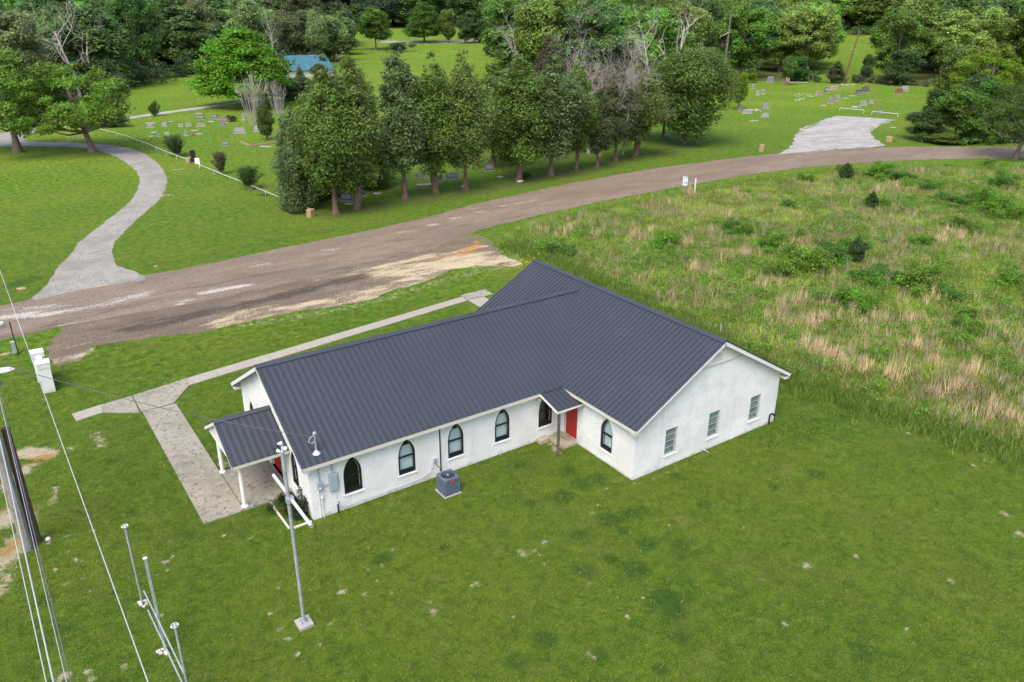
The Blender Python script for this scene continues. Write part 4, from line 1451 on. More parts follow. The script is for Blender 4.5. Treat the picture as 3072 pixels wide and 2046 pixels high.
MB().box(5.80, 5.84, -.05, -.004, .35, HE - .19).build('line_cover', M['white_trim'], church)
MB().tube([(5.88, -.05, HE - .19), (5.88, -.05, .25)], .024, 8).build('refrigerant_line', M['black_plastic'], church)
MB().tube([(9.0, -.1, .0), (9.0, -.1, .2)], .015, 6).build('stub_pipe', M['white_metal'], church)
MB().tube([(21.65, -W1 - .09, -.03), (21.65, -W1 - .09, .52), (21.7, -W1 - .12, .6), (21.85, -W1 - .2, .56)], [.04, .04, .045, .05], 10).build('vent_pipe', M['black_plastic'], church, smooth=True)
MB().lathe([(.0, 0), (.10, .0), (.08, .03), (.03, .06), (.03, .12)], 10, (21.88, -W1 - .2, .48)).build('pipe_hood', M['black_plastic'], church)
MB().tube([(17.0, -W1 - .05, .14), (17.0, -W1 - .28, .14), (17.1, -W1 - .34, .05)], .018, 6).build('drain_pipe', M['white_metal'], church)
# service mast through the roof
mx, my = .42, .05
mz = HE + SL * (my + OE)
ms = MB().tube([(mx, my, mz - .05), (mx, my, mz + .84)], .035, 10).build('service_mast', M['galv'], church, smooth=True)
MB().lathe([(.16, 0), (.15, .05), (.07, .12), (.06, .16)], 12, (mx, my, mz + .0)).build('mast_boot', M['white_metal'], ms, smooth=True)
MB().lathe([(.04, 0), (.07, .03), (.085, .1), (.06, .15), (.0, .17)], 12, (mx, my, mz + .82)).build('weatherhead', M['galv'], ms, smooth=True)
lp = [(mx - .03, my, mz + .84), (mx - .22, my - .03, mz + .78), (mx - .28, my - .02, mz + .62), (mx - .14, my - .02, mz + .52), (mx - .02, my, mz + .6)]
MB().tube(lp, .012, 6).build('drip_loop', M['white_metal'], ms)
MB().tube([(mx - .03, my, mz + .7), (mx - .36, my, mz + .64), (mx - .40, my, mz + .5)], .01, 6).build('drip_loop', M['wire_dark'], ms)

# ------------------------------------------------------------------ air conditioner on its pad
pad = MB().box(5.11, 5.95, -1.69, -.85, -.02, .06).build('concrete_pad', M['granite_pale'], None, bevel=.01)
tag(pad, 'thin square pad under the blue-grey air conditioner', 'concrete pad')
ac = empty('air_conditioner', (5.53, -1.27, .06), 0, 'blue-grey air conditioner with louvred sides and round fan grille beside the long white wall', 'air conditioner')
h, H_ = .37, .78
bd = MB()
for sx in (-1, 1):
    for sy in (-1, 1):
        bd.box(sx * h - (.09 if sx > 0 else 0), sx * h + (0 if sx > 0 else .09), sy * h - (.09 if sy > 0 else 0), sy * h + (0 if sy > 0 else .09), .02, H_ - .1)
bd.box(-h - .005, h + .005, -h - .005, h + .005, 0, .05)
bd.build('corner_post', M['ac_grey'], ac)
MB().box(-h + .045, h - .045, -h + .045, h - .045, .05, H_ - .16).build('coil', M['ac_dark'], ac)
for side in range(4):
    for i in range(10):
        z = .085 + i * .061
        m_ = MB()
        m_.add([(-h + .085, -h - .002, z), (h - .085, -h - .002, z), (h - .085, -h + .012, z + .016), (-h + .085, -h + .012, z + .016),
                (-h + .085, -h - .002, z - .008), (h - .085, -h - .002, z - .008), (h - .085, -h + .012, z + .006), (-h + .085, -h + .012, z + .006)],
               [(0, 1, 2, 3), (7, 6, 5, 4), (0, 4, 5, 1), (1, 5, 6, 2), (2, 6, 7, 3), (3, 7, 4, 0)])
        o_ = m_.build('louvre_slat', M['ac_grey'], ac)
        o_.rotation_euler = (0, 0, side * math.pi / 2)
cc = 28
outer = []
for i in range(cc):
    t = 2 * math.pi * i / cc
    k = 1 / max(abs(math.cos(t)), abs(math.sin(t)))
    k = min(k, 1.32)
    outer.append(((h + .01) * k * math.cos(t), (h + .01) * k * math.sin(t)))
inner = [(.29 * math.cos(2 * math.pi * i / cc), .29 * math.sin(2 * math.pi * i / cc)) for i in range(cc)]
tp = MB()
n = cc
vs = [(x, y, H_ - .1) for x, y in outer] + [(x, y, H_ - .02) for x, y in outer] + [(x * 1.02, y * 1.02, H_) for x, y in inner] + [(x, y, H_ - .1) for x, y in inner]
fs = []
for i in range(n):
    j = (i + 1) % n
    fs += [(i, j, n + j, n + i), (n + i, n + j, 2 * n + j, 2 * n + i), (2 * n + i, 2 * n + j, 3 * n + j, 3 * n + i)]
tp.add(vs, fs)
tp.build('top_cover', M['ac_grey'], ac)
gr = MB()
for r_ in (.07, .12, .17, .22, .27):
    pts = [(r_ * math.cos(2 * math.pi * i / 20), r_ * math.sin(2 * math.pi * i / 20), H_ - .005) for i in range(21)]
    gr.tube(pts, .004, 4, cap=False)
for i in range(10):
    t = 2 * math.pi * i / 10
    gr.tube([(.05 * math.cos(t), .05 * math.sin(t), H_ - .005), (.292 * math.cos(t), .292 * math.sin(t), H_ - .005)], .004, 4)
gr.build('fan_grille', M['ac_grey'], ac)
MB().lathe([(.055, 0), (.055, .02), (.02, .03)], 12, (0, 0, H_ - .01)).build('hub_cap', M['galv'], ac)
for i in range(3):
    t = 2 * math.pi * i / 3
    b = MB()
    b.add([(.04, -.02, 0), (.27, -.09, .0), (.27, .09, .05), (.04, .03, .03), (.04, -.02, -.01), (.27, -.09, -.01), (.27, .09, .04), (.04, .03, .02)],
          [(0, 1, 2, 3), (7, 6, 5, 4), (0, 4, 5, 1), (1, 5, 6, 2), (2, 6, 7, 3), (3, 7, 4, 0)])
    o_ = b.build('fan_blade', M['ac_dark'], ac)
    o_.location = (0, 0, H_ - .12)
    o_.rotation_euler = (0, 0, t)
MB().prism([(-.02, 0), (.12, .02), (.12, .08), (.06, .10), (-.02, .07), (-.07, .04)], 'y', -h - .015, -h - .001).build('badge', M['red_badge'], ac).location = (-.03, 0, .60)
# planting bed with the shrub at the front corner
for p, q, lb in (((-1.05, 2.18), (-1.03, 0.0), 'white timber bed edging running from the porch slab to the lawn corner'), ((-1.0, -.06), (-.12, -.05), 'short white timber bed edging below the front corner of the church')):
    mb = MB()
    o_ = MB().bar((p[0], p[1], .03), (q[0], q[1], .03), .075, .09).build('bed_edging', M['cream_trim'], None, bevel=.01)
    tag(o_, lb, 'bed edging', 'white timber edging of the planting bed')

# ================================================================== POLES, WIRES, FRAMES
def add_part(mb, name, mat, parent, **k):
    return mb.build(name, mat, parent, **k)


# grey crossbar pole beside the church
cp = empty('metal_cross', (-2.47, -5.35, 0), 0, 'tall galvanised pole with white crossbar and floodlights on a square concrete foot', 'metal cross')
MB().prism([(-.245, -.27), (.25, -.265), (.255, .27), (-.25, .265)], 'z', -.03, .12).build('concrete_foot', M['granite_pale'], cp, bevel=.01)
MB().box(-.11, .11, -.11, .11, .12, .14).build('base_plate', M['galv'], cp)
for sx in (-1, 1):
    for sy in (-1, 1):
        MB().tube([(sx * .08, sy * .08, .14), (sx * .08, sy * .08, .19)], .014, 6).build('bolt', M['black_plastic'], cp)
MB().tube([(0, 0, .14), (0, 0, 6.75)], .058, 12).build('pole', M['galv'], cp, smooth=True)
MB().bar((.09, 1.66, 5.0), (.09, -1.66, 5.0), .085, .085).build('crossbar', M['white_metal'], cp, bevel=.008)
MB().box(.04, .14, -1.69, -1.66, 4.95, 5.05).build('end_cap', M['galv'], cp)
MB().box(-.07, .16, -.09, .09, 4.9, 5.1).build('bracket', M['galv'], cp)
for i, (dx, dy, dz) in enumerate(((.15, -.05, .12), (-.10, .05, .28), (-.06, .0, .02))):
    fl = MB().lathe([(.03, 0), (.04, .03), (.062, .1), (.066, .14), (.05, .15)], 12).build('floodlight', M['white_metal'], cp, smooth=True)
    fl.location = (dx, dy, 6.75 + dz)
    fl.rotation_euler = (R(70 + 15 * i), 0, R(-50 + 120 * i))
MB().tube([(0, 0, 6.7), (.02, 0, 7.0)], .03, 8).build('lamp_stem', M['white_metal'], cp)
MB().tube([(.0, .03, 6.75), (-.1, .1, 6.9), (-.06, .1, 7.05)], .016, 6).build('cable', M['black_plastic'], cp)


def finial(mb, z, r=.105):
    n = 14
    pts = [(r * math.cos(2 * math.pi * i / n), r * math.sin(2 * math.pi * i / n), z) for i in range(n + 1)]
    mb.tube(pts, .012, 5, cap=False)
    for a in (0, math.pi / 2):
        mb.tube([(r * math.cos(a), r * math.sin(a), z), (-r * math.cos(a), -r * math.sin(a), z)], .014, 5)


pp = empty('pipe_post', (-6.76, -1.25, 0), 0, 'slender grey pipe post with a round open cap, standing free of the metal frame', 'pipe post')
MB().tube([(0, 0, -.05), (0, 0, 3.27)], .034, 10).build('post', M['galv'], pp, smooth=True)
f_ = MB()
finial(f_, 3.3)
f_.build('cap_ring', M['white_metal'], pp)
fr = empty('sign_frame', (-6.62, -4.0, 0), 0, 'bare grey metal sign frame of two posts and two long rails on the lawn', 'sign frame')
MB().box(-.04, .04, -.04, .04, -.05, 3.72).build('post', M['galv'], fr)
MB().box(-.06, .06, -.06, .06, 3.72, 3.74).build('post_cap', M['white_metal'], fr)
MB().tube([(.10, -2.97, -.05), (.10, -2.97, 3.3)], .034, 10).build('post', M['galv'], fr, smooth=True)
f_ = MB()
finial(f_, 0)
o_ = f_.build('cap_ring', M['white_metal'], fr)
o_.location = (.10, -2.97, 3.33)
MB().bar((-.12, 1.4, 1.53), (.08, -2.97, 1.53), .038, .038).build('rail', M['galv'], fr)
MB().bar((-.16, 1.0, 1.05), (.04, -3.6, 1.05), .038, .038).build('rail', M['galv'], fr)
for i, (px, py, n) in enumerate(((430, 1814, 9), (490, 1958, 8))):
    rng = random.Random(i)
    mb = MB()
    x0, y0, _ = at(px, py)
    for k in range(n):
        a, b = x0 + rng.uniform(-.16, .16), y0 + rng.uniform(-.16, .16)
        s = rng.uniform(.03, .07)
        mb.box(a - s, a + s, b - s * .7, b + s * .7, -.01, s * 1.1)
    tag(mb.build('rubble', M['rock'], None), ['white rubble round the foot of the capped pipe post', 'small broken concrete lumps below the sign frame'][i], 'rubble', kind='stuff')
rk = MB().lathe([(.1, -.02), (.11, .05), (.07, .1), (.02, .11)], 7).build('boundary_marker', M['rock'], None)
rk.location = at(145, 1619)
tag(rk, 'small white marker block beside the foot of the brown utility pole', 'marker')

# utility poles at the left edge
up1 = empty('utility_pole', (-9.72, 4.42, 0), 0, 'tall weathered grey utility pole at the left edge, carrying the cables', 'utility pole')
MB().tube([(0, 0, -.1), (.0, .0, 5), (0, 0, 10.2)], [.20, .175, .14], 14).build('pole', M['wood_old'], up1, smooth=True)
MB().bar((-1.2, .16, 8.9), (1.2, .16, 8.9), .1, .12).build('crossarm', M['wood_old'], up1)
for x_ in (-1.1, -.4, .3, .55, 1.1):
    MB().lathe([(.03, 0), (.06, .03), (.04, .06), (.06, .09), (.03, .12)], 10, (x_, .16, 8.97)).build('insulator', M['white_metal'], up1)
MB().tube([(.06, -.16, .0), (.06, -.15, 5.5)], .03, 8).build('conduit', M['galv'], up1)
la = MB().tube([(0, 0, 7.25), (.4, -.02, 7.36), (.78, -.03, 7.38)], .03, 8).build('lamp_arm', M['white_metal'], up1)
lh = MB()
lh.add([(.45, -.11, 7.36), (.6, -.16, 7.34), (.95, -.13, 7.33), (1.12, -.04, 7.34), (1.12, .04, 7.34), (.95, .13, 7.33), (.6, .16, 7.34), (.45, .11, 7.36),
        (.45, -.06, 7.44), (.6, -.09, 7.46), (.95, -.07, 7.43), (1.08, -.02, 7.38), (1.08, .02, 7.38), (.95, .07, 7.43), (.6, .09, 7.46), (.45, .06, 7.44)],
       [(0, 1, 2, 3, 4, 5, 6, 7), (8, 15, 14, 13, 12, 11, 10, 9)] + [(i, 8 + i, 8 + (i + 1) % 8, (i + 1) % 8) for i in range(8)])
lh.build('street_lamp', M['white_metal'], up1)
MB().box(-.06 + .62, .62 + .03, .03, .11, 7.45, 7.53).build('photocell', M['galv'], up1)
MB().box(.30, .60, -.28, -.02, 6.93, 7.25).build('blue_box', M['blue_plastic'], up1, bevel=.02)
up2 = empty('stub_pole', (-9.38, 4.72, 0), 0, 'dark brown cut-off pole standing right beside the grey utility pole', 'pole')
MB().tube([(0, 0, -.1), (0, 0, 5.05)], [.17, .145], 14).build('pole', M['wood_brown'], up2, smooth=True)
MB().box(.10, .17, -.03, .03, 2.05, 2.2).build('step_bolt', M['galv'], up2)


def wire(name, p, q, sag, r_, mat, label, n=14, cat='cable', group=None):
    pts = []
    for i in range(n + 1):
        t = i / n
        a = Vector(p).lerp(Vector(q), t)
        a.z -= sag * 4 * t * (1 - t)
        pts.append(a)
    o = MB().tube(pts, r_, 5).build(name, mat, None)
    return tag(o, label, cat, group)


g_ = 'cables running along the utility poles'
# spans run past the camera side; the poles at their far ends are outside the picture
wire('power_cable', (-8.62, 60, 8.0), (-7.72, -27, 8.0), .35, .012, M['wire'], 'thick pale cable nearest the church, running from the road end to the bottom edge', group=g_)
wire('power_cable', (-9.42, 4.58, 8.95), (-9.12, -27, 8.95), .3, .015, M['wire'], 'bright thick cable in front of the grey utility pole', group=g_)
wire('power_cable', (-9.19, 4.58, 9.0), (-8.86, -27, 9.0), .3, .011, M['wire_dark'], 'dark twisted cable just right of the bright thick cable', group=g_)
wire('power_cable', (-9.21, 4.58, 8.75), (-8.97, -27, 8.75), .3, .007, M['wire'], 'thin pale strand between the bright thick cable and the dark twisted cable', group=g_)
wire('power_cable', (-9.62, 4.58, 8.98), (-9.12, -27, 9.45), .3, .009, M['wire'], 'leftmost thin pale cable crossing the foot of the grey utility pole', group=g_)
wire('service_cable', (-9.62, 4.42, 8.1), (.37, .04, 3.74), .32, .013, M['wire_dark'], 'dark thin service line sagging over the lawn to the mast on the church roof')
# marker post with a grey box at the road side
b0 = at(55, 1062)
ub = empty('meter_post', tuple(b0), 0, 'thin dark post with a grey box, between the road and the white brick pillars', 'post')
MB().tube([(0, 0, 0), (-.02, .05, 2.05)], .03, 8).build('post', M['black_plastic'], ub)
MB().box(-.24, -.02, -.1, .1, .1, .85).build('junction_box', M['galv'], ub, bevel=.02)
# white brick gate pillars
def pillar(loc, lab):
    e_ = empty('brick_pillar', loc, 0, lab, 'brick pillar', 'white brick gate pillars by the road')
    w, d, h = .27, .26, 1.72
    MB().box(-w, w, -d, d, -.05, h - .05).build('core', M['white_mortar'], e_)
    V, Fc = [], []
    rng = np.random.default_rng(int(loc[1]))
    z, row = .01, 0
    while z + .06 < h - .04:
        out = .012 + (.03 if z > h - .3 else 0)
        for ax in range(4):
            off = .11 if row % 2 else 0
            a = -w - out if ax % 2 == 0 else -w - out
            lim = w + out
            x0 = -lim
            first = True
            while x0 < lim - .02:
                L = (.11 if (first and row % 2) else .22)
                x1 = min(lim, x0 + L - .01)
                first = False
                dd = d + out + rng.uniform(-.003, .003)
                q = [(x0, -dd, z), (x1, -dd, z), (x1, -dd, z + .06), (x0, -dd, z + .06), (x0, -d + .0, z), (x1, -d, z), (x1, -d, z + .06), (x0, -d, z + .06)]
                c, s = math.cos(ax * math.pi / 2), math.sin(ax * math.pi / 2)
                q = [(a_ * c - b_ * s, a_ * s + b_ * c, zz) for a_, b_, zz in q]
                n = len(V)
                V += q
                Fc += [(n, n + 1, n + 2, n + 3), (n + 1, n + 5, n + 6, n + 2), (n + 4, n, n + 3, n + 7), (n + 3, n + 2, n + 6, n + 7)]
                x0 += L
        z += .072
        row += 1
    me = bpy.data.meshes.new('brick')
    me.from_pydata(V, [], Fc)
    me.materials.append(M['white_brick'])
    tag(link(bpy.data.objects.new('brick', me), e_), kind='stuff')
    MB().box(-w - .06, w + .06, -d - .06, d + .06, h - .05, h + .03).build('cap', M['white_trim'], e_, bevel=.015)
    return e_


pillar((-7.34, 18.93, 0), 'nearer of the two white brick gate pillars, the one closer to the church')
pillar((-7.44, 20.62, 0), 'farther white brick gate pillar, the one closer to the road')
cw = MB().box(-7.56, -7.28, 19.22, 20.32, -.05, 1.5).build('low_wall', M['white_brick'], None)
tag(cw, 'narrow white wall panel joining the two brick gate pillars', 'wall')

# ================================================================== CEMETERY
def stone(kind, w, h, mat, base=True):
    """headstone mesh parts in local space"""
    d = .09
    w, h = w * .88, h * .85
    body = MB()
    if kind == 'arch':
        body.prism([(-w / 2, 0), (w / 2, 0)] + [(w / 2 * math.cos(math.pi * i / 8), h * .72 + h * .28 * math.sin(math.pi * i / 8)) for i in range(9)], 'y', -d, d)
    elif kind == 'block':
        body.prism([(-w / 2, 0), (w / 2, 0), (w / 2 * .97, h * .9), (w / 2 * .5, h), (-w / 2 * .5, h), (-w / 2 * .97, h * .9)], 'y', -d * 1.3, d * 1.3)
    elif kind == 'tall':
        body.prism([(-w / 2, 0), (w / 2, 0), (w / 2, h * .85), (w / 4, h * .97), (0, h), (-w / 4, h * .97), (-w / 2, h * .85)], 'y', -d, d)
    elif kind == 'flat':
        body.prism([(-w / 2, -.28), (w / 2, -.28), (w / 2, .28), (-w / 2, .28)], 'z', 0, .1)
    elif kind == 'cross':
        body.box(-.05, .05, -.04, .04, 0, h)
        body.box(-w / 2, w / 2, -.035, .035, h * .62, h * .74)
    elif kind == 'pair':
        body.prism([(-w / 2, 0), (-w * .06, 0), (-w * .06, h * .8), (-w * .28, h), (-w / 2, h * .8)], 'y', -d, d)
        body.prism([(w * .06, 0), (w / 2, 0), (w / 2, h * .7), (w * .28, h * .9), (w * .06, h * .7)], 'y', -d, d)
    return body


def headstone(px, py, kind, w, h, mat, label, base=True, rz=None, lean=0.0):
    P = at(px, py)
    if rz is None:
        rz = YAW - math.pi / 2 + .25 * math.sin(px * .7)
    e_ = empty('headstone', tuple(P), rz, label, 'headstone', 'headstones in the cemetery')
    bz = 0
    if base and kind not in ('flat', 'cross'):
        MB().box(-w / 2 - .04, w / 2 + .04, -.18, .18, -.03, .11).build('base', M['granite_pale'] if mat != 'granite_dark' else M['granite_grey'], e_)
        bz = .11
    o = stone(kind, w, h, mat).build('stone', M[mat], e_, bevel=.012)
    o.location = (0, 0, bz)
    o.rotation_euler = (lean, lean * .6, 0)
    if kind in ('block', 'arch') and w > .8:
        MB().box(-w * .36, w * .36, -.128 if kind == 'block' else -.1, -.1 if kind == 'block' else -.08, bz + h * .2, bz + h * .72).build('engraved_panel', M['granite_pale' if mat == 'granite_grey' else 'granite_grey'], e_)
    return e_


hz_ = lambda x, y: (400 + x / 2.926, 300 + y / 2.926)
for x, y, k, w, h, m_, lab in [
    (150, 243, 'arch', 1.15, .65, 'granite_grey', 'grey arched headstone nearest the lawn end of the white rail fence'),
    (275, 232, 'block', 1.0, .65, 'granite_grey', 'grey block headstone above the small vase-shaped shrub'),
    (418, 238, 'pair', .7, .6, 'granite_pale', 'twin white headstone between the grey blocks and the pink stones'),
    (487, 230, 'block', 1.0, .5, 'granite_pale', 'small pale headstone left of the long pink arched stone'),
    (595, 234, 'arch', 1.45, .5, 'granite_pink', 'long low pink arched headstone'),
    (590, 174, 'block', 1.6, .8, 'granite_dark', 'dark headstone with pale sides left in the back row'),
    (713, 164, 'block', 1.5, .75, 'granite_dark', 'dark headstone in the back row left of the red stones'),
    (775, 172, 'block', 1.3, .55, 'granite_red', 'low red-brown headstone behind the bright red one'),
    (805, 199, 'block', 1.05, .85, 'granite_red', 'bright red-brown headstone beside the round conifer bush'),
    (780, 227, 'arch', 1.1, .5, 'granite_dark', 'dark bluish arched headstone in front of the red stones'),
    (970, 176, 'tall', .6, 1.3, 'granite_grey', 'tall lilac-grey headstone behind the bare twiggy shrub'),
    (936, 294, 'block', 1.9, .95, 'granite_grey', 'large grey headstone on a wide base left of the bare shrub'),
    (1112, 280, 'block', 2.1, 1.0, 'granite_grey', 'largest grey headstone at the foot of the bare shrub'),
    (810, 402, 'arch', 1.15, .65, 'granite_dark', 'solitary dark arched headstone with a pale rim above the curbed plot'),
    (466, 314, 'tall', .6, .9, 'granite_grey', 'upright narrow grey headstone right of the vase-shaped shrub'),
    (223, 320, 'block', .55, .4, 'granite_grey', 'small grey headstone in the front row by the fence'),
    (300, 306, 'block', .8, .4, 'granite_pale', 'small pale headstone half behind the vase-shaped shrub'),
    (525, 318, 'cross', .5, .75, 'granite_red', 'small reddish cross marker among the flat stones')]:
    headstone(*hz_(x, y), k, w, h, m_, lab)
for x, y, w, lab in [(160, 322, .9, 'flat grave marker nearest the rail fence'), (182, 288, .9, 'flat pale grave marker behind the front row by the fence'), (150, 205, 1.8, 'long white flat ledger behind the grey arched headstone'), (685, 193, 1.3, 'low flat marker below the back row of dark stones'), (540, 270, 1.2, 'thin flat marker above the small reddish cross'), (580, 300, 1.0, 'dull flat marker right of the small reddish cross'), (1160, 412, 1.9, 'flat grey marker in front of the curbed grave plot'), (570, 122, 1.3, 'flat stone farthest back beside the gravel path'), (330, 190, .9, 'flat dull marker left in the back row')]:
    headstone(*hz_(x, y), 'flat', w, .1, 'granite_pale', lab)
c2 = lambda x, y: (1024 + x / 2.299, y / 2.299)
for x, y, k, w, h, m_, lab in [
    (35, 1388, 'block', 1.3, .85, 'granite_dark', 'dark headstone right of the leftmost cedar trunk'),
    (150, 1352, 'block', .7, .6, 'granite_dark', 'narrow dark headstone left of the second cedar trunk'),
    (545, 1224, 'block', 1.2, .55, 'granite_dark', 'dark headstone left of the paired flat ledger under the cedars'),
    (682, 1248, 'block', .6, .7, 'granite_dark', 'narrow dark headstone touching the split cedar trunk'),
    (765, 1236, 'block', 1.6, .8, 'granite_dark', 'broad dark headstone between two cedar trunks'),
    (1022, 1180, 'block', 1.15, .85, 'granite_dark', 'dark headstone standing alone right of the cedar trunk pair'),
    (890, 1142, 'block', .6, .5, 'granite_dark', 'small dark headstone behind the split trunk'),
    (935, 1020, 'block', 1.0, .6, 'granite_dark', 'dark headstone deep in the shade behind the cedars')]:
    headstone(*c2(x, y), k, w, h, m_, lab, rz=-.45)
for x, y, w, lab in [(580, 1275, 2.2, 'long white flat ledger under the cedars'), (1095, 1222, .8, 'small flat white marker in the grass right of the cedar pair'), (250, 1338, .9, 'flat white marker between the left cedar trunks'), (55, 1408, .9, 'flat white marker below the dark stone at the leftmost cedar')]:
    headstone(*c2(x, y), 'flat', w, .1, 'granite_pale', lab)
c3 = lambda x, y: (2100 + x / 2.243, 200 + y / 2.243)
for x, y, k, w, h, m_, lab in [
    (270, 287, 'arch', 1.3, .9, 'granite_grey', 'grey headstone closest to the big round tree in the right cemetery'),
    (318, 316, 'block', 1.9, .7, 'granite_pale', 'broad pale headstone with white flowers right of the big round tree'),
    (440, 284, 'block', 1.6, 1.15, 'granite_grey', 'grey block headstone alone in the left of the right cemetery'),
    (437, 340, 'arch', 1.5, .75, 'granite_grey', 'low grey headstone nearest the road in the right cemetery'),
    (387, 193, 'arch', .9, 1.1, 'granite_pale', 'pale leaning headstone left of the oval white one'),
    (422, 187, 'arch', .9, 1.25, 'granite_pale', 'oval-topped white headstone right of the pale leaning one'),
    (360, 150, 'tall', .9, 1.2, 'granite_grey', 'grey tall headstone second row from the wood'),
    (305, 161, 'arch', .9, 1.1, 'granite_pink', 'pinkish headstone at the edge of the yellow-green bush'),
    (278, 163, 'arch', .6, .8, 'granite_pink', 'small pinkish headstone beside the yellow-green bush'),
    (472, 107, 'block', 2.4, 1.6, 'granite_grey', 'wide grey headstone against the wood edge'),
    (565, 119, 'tall', 1.2, 1.5, 'granite_pink', 'tall pinkish headstone left of its twin at the wood edge'),
    (588, 106, 'tall', 1.2, 1.4, 'granite_pink', 'tall pinkish headstone right of its twin at the wood edge'),
    (800, 190, 'block', 2.2, .9, 'granite_pink', 'wide dark-pink headstone in the middle row'),
    (852, 174, 'block', 1.2, 1.2, 'granite_dark', 'dark headstone leaning in the middle row'),
    (898, 156, 'block', 1.9, 1.0, 'granite_pink', 'pink block headstone behind the leaning dark one'),
    (880, 247, 'arch', 1.5, 1.3, 'granite_grey', 'left stone of the grey pair above the gravel lot'),
    (925, 232, 'arch', 1.3, 1.4, 'granite_grey', 'right stone of the grey pair above the gravel lot'),
    (1062, 186, 'block', 1.5, 1.1, 'granite_dark', 'dark bluish headstone left of the black memorial'),
    (1110, 174, 'tall', 1.9, 1.5, 'granite_dark', 'black memorial headstone with pale statue'),
    (1098, 262, 'arch', 1.6, 1.0, 'granite_grey', 'grey headstone right of the flowering bush'),
    (1150, 247, 'block', 1.1, .7, 'granite_grey', 'small grey headstone next to the red flowers'),
    (1210, 318, 'arch', 1.1, .75, 'granite_dark', 'low dark headstone behind the right white barrier pipe'),
    (1335, 184, 'block', 2.2, 1.3, 'granite_red', 'brown headstone near the right thicket'),
    (1376, 165, 'block', 2.2, 1.3, 'granite_grey', 'slanted grey headstone beside the brown one near the right thicket')]:
    headstone(*c3(x, y), k, w, h, m_, lab, rz=-.35 + .3 * math.sin(x), lean=.06 * math.sin(x * 3))
for x, y, w, lab in [(655, 226, 1.2, 'flat white marker among the white flowers'), (682, 218, 1.3, 'pale flat marker right of the white flowers'), (980, 214, 1.4, 'flat white marker right of the grey pair'), (1022, 198, 1.6, 'thin pale flat marker left of the dark bluish headstone'), (365, 366, 1.6, 'flat sunken marker nearest the road by the round tree'), (832, 262, 1.3, 'flat grey marker left below the grey pair'), (1300, 412, 1.0, 'flat white stone beside the gravel lot edge'), (746, 200, 1.0, 'small flat stone right of the white flowers')]:
    headstone(*c3(x, y), 'flat', w, .1, 'granite_pale', lab)


def flowers(px, py, r_, mat, n, label, size=.06, zf=.3):
    rng = np.random.default_rng(int(px))
    P = at(px, py)
    V, Fc = [], []
    for i in range(n):
        a, b = rng.normal(0, r_, 2)
        z = rng.uniform(.05, zf)
        s = size * rng.uniform(.6, 1.3)
        k = len(V)
        V += [(a - s, b, z), (a, b - s, z), (a + s, b, z), (a, b + s, z), (a, b, z + s), (a, b, z - s)]
        Fc += [(k, k + 1, k + 4), (k + 1, k + 2, k + 4), (k + 2, k + 3, k + 4), (k + 3, k, k + 4), (k + 1, k, k + 5), (k + 2, k + 1, k + 5), (k + 3, k + 2, k + 5), (k, k + 3, k + 5)]
    me = bpy.data.meshes.new('flower_bunch')
    me.from_pydata(V, [], Fc)
    me.materials.append(M[mat])
    o = link(bpy.data.objects.new('flower_bunch', me))
    o.location = P
    tag(o, label, 'flowers', kind='stuff')
    return o


flowers(*c3(345, 300), .8, 'flower_white', 60, 'white flowers beside the broad pale headstone', .12)
flowers(*c3(690, 200), 1.3, 'flower_white', 45, 'spread of white flowers in the middle of the right cemetery', .09, .5)
flowers(*c3(1180, 236), .5, 'flower_red', 30, 'red flowers on the grave right of the grey stones', .1, .5)
flowers(*c3(1050, 280), .6, 'flower_white', 30, 'white flowers beside the flowering bush', .12)
flowers(*c3(985, 128), 1.2, 'flower_white', 50, 'white flowers below the red-brown pole', .12)
flowers(*c3(1128, 122), .5, 'flower_red', 14, 'pink flowers at the wood edge right of the pole', .12)
flowers(222, 418, .8, 'flower_white', 60, 'patch of small white flowers beside the loop of the drive', .06, .2)
flowers(497, 590, .35, 'flower_white', 30, 'small patch of white flowers beside the winding path', .05, .2)
flowers(*hz_(525, 312), .25, 'flower_red', 24, 'red flowers at the small cross', .07)
flowers(1585, 795, .8, 'flower_yellow', 35, 'yellow wild flowers in the field behind the hall roof', .05, .7)
flowers(1660, 745, .8, 'flower_yellow', 16, 'scattered yellow wild flowers further along the field edge', .05, .7)
# curbed plot
cp_ = [hz_(940, 370), hz_(1025, 408), hz_(1285, 372)]
pl = empty('grave_curb', tuple(at(*cp_[1])), 0, 'low brown stone curb round a grassy grave plot left of the cedars', 'grave curb')
o0 = Vector(at(*cp_[1]))
for a, b in ((cp_[0], cp_[1]), (cp_[1], cp_[2])):
    pa, pb = Vector(at(*a)) - o0, Vector(at(*b)) - o0
    nseg = 3 if (pb - pa).length < 5 else 5
    for i in range(nseg):
        MB().bar(pa.lerp(pb, i / nseg + .004) + Vector((0, 0, .08)), pa.lerp(pb, (i + 1) / nseg - .004) + Vector((0, 0, .08)), .22, .2).build('curb_stone', M['stone_tan'], pl)

# ------------------------------------------------------------------ white rail fence and the signs
def rail_fence(pts_px, label, h=.5, r_=.032, step=3.4, group=None):
    P = [Vector(at(*p)) for p in pts_px]
    e_ = empty('rail_fence', tuple(P[0]), 0, label, 'rail fence', group)
    for a, b in zip(P[:-1], P[1:]):
        n = max(1, int((b - a).length / step))
        la_, lb_ = a - P[0] + Vector((0, 0, h)), b - P[0] + Vector((0, 0, h))
        MB().tube([la_, lb_], r_, 7).build('rail', M['white_metal'], e_)
        for i in range(n + 1):
            q = la_.lerp(lb_, i / n)
            MB().tube([(q.x, q.y, -.05), (q.x, q.y, h)], r_ * .9, 7).build('post', M['white_metal'], e_)
    return e_


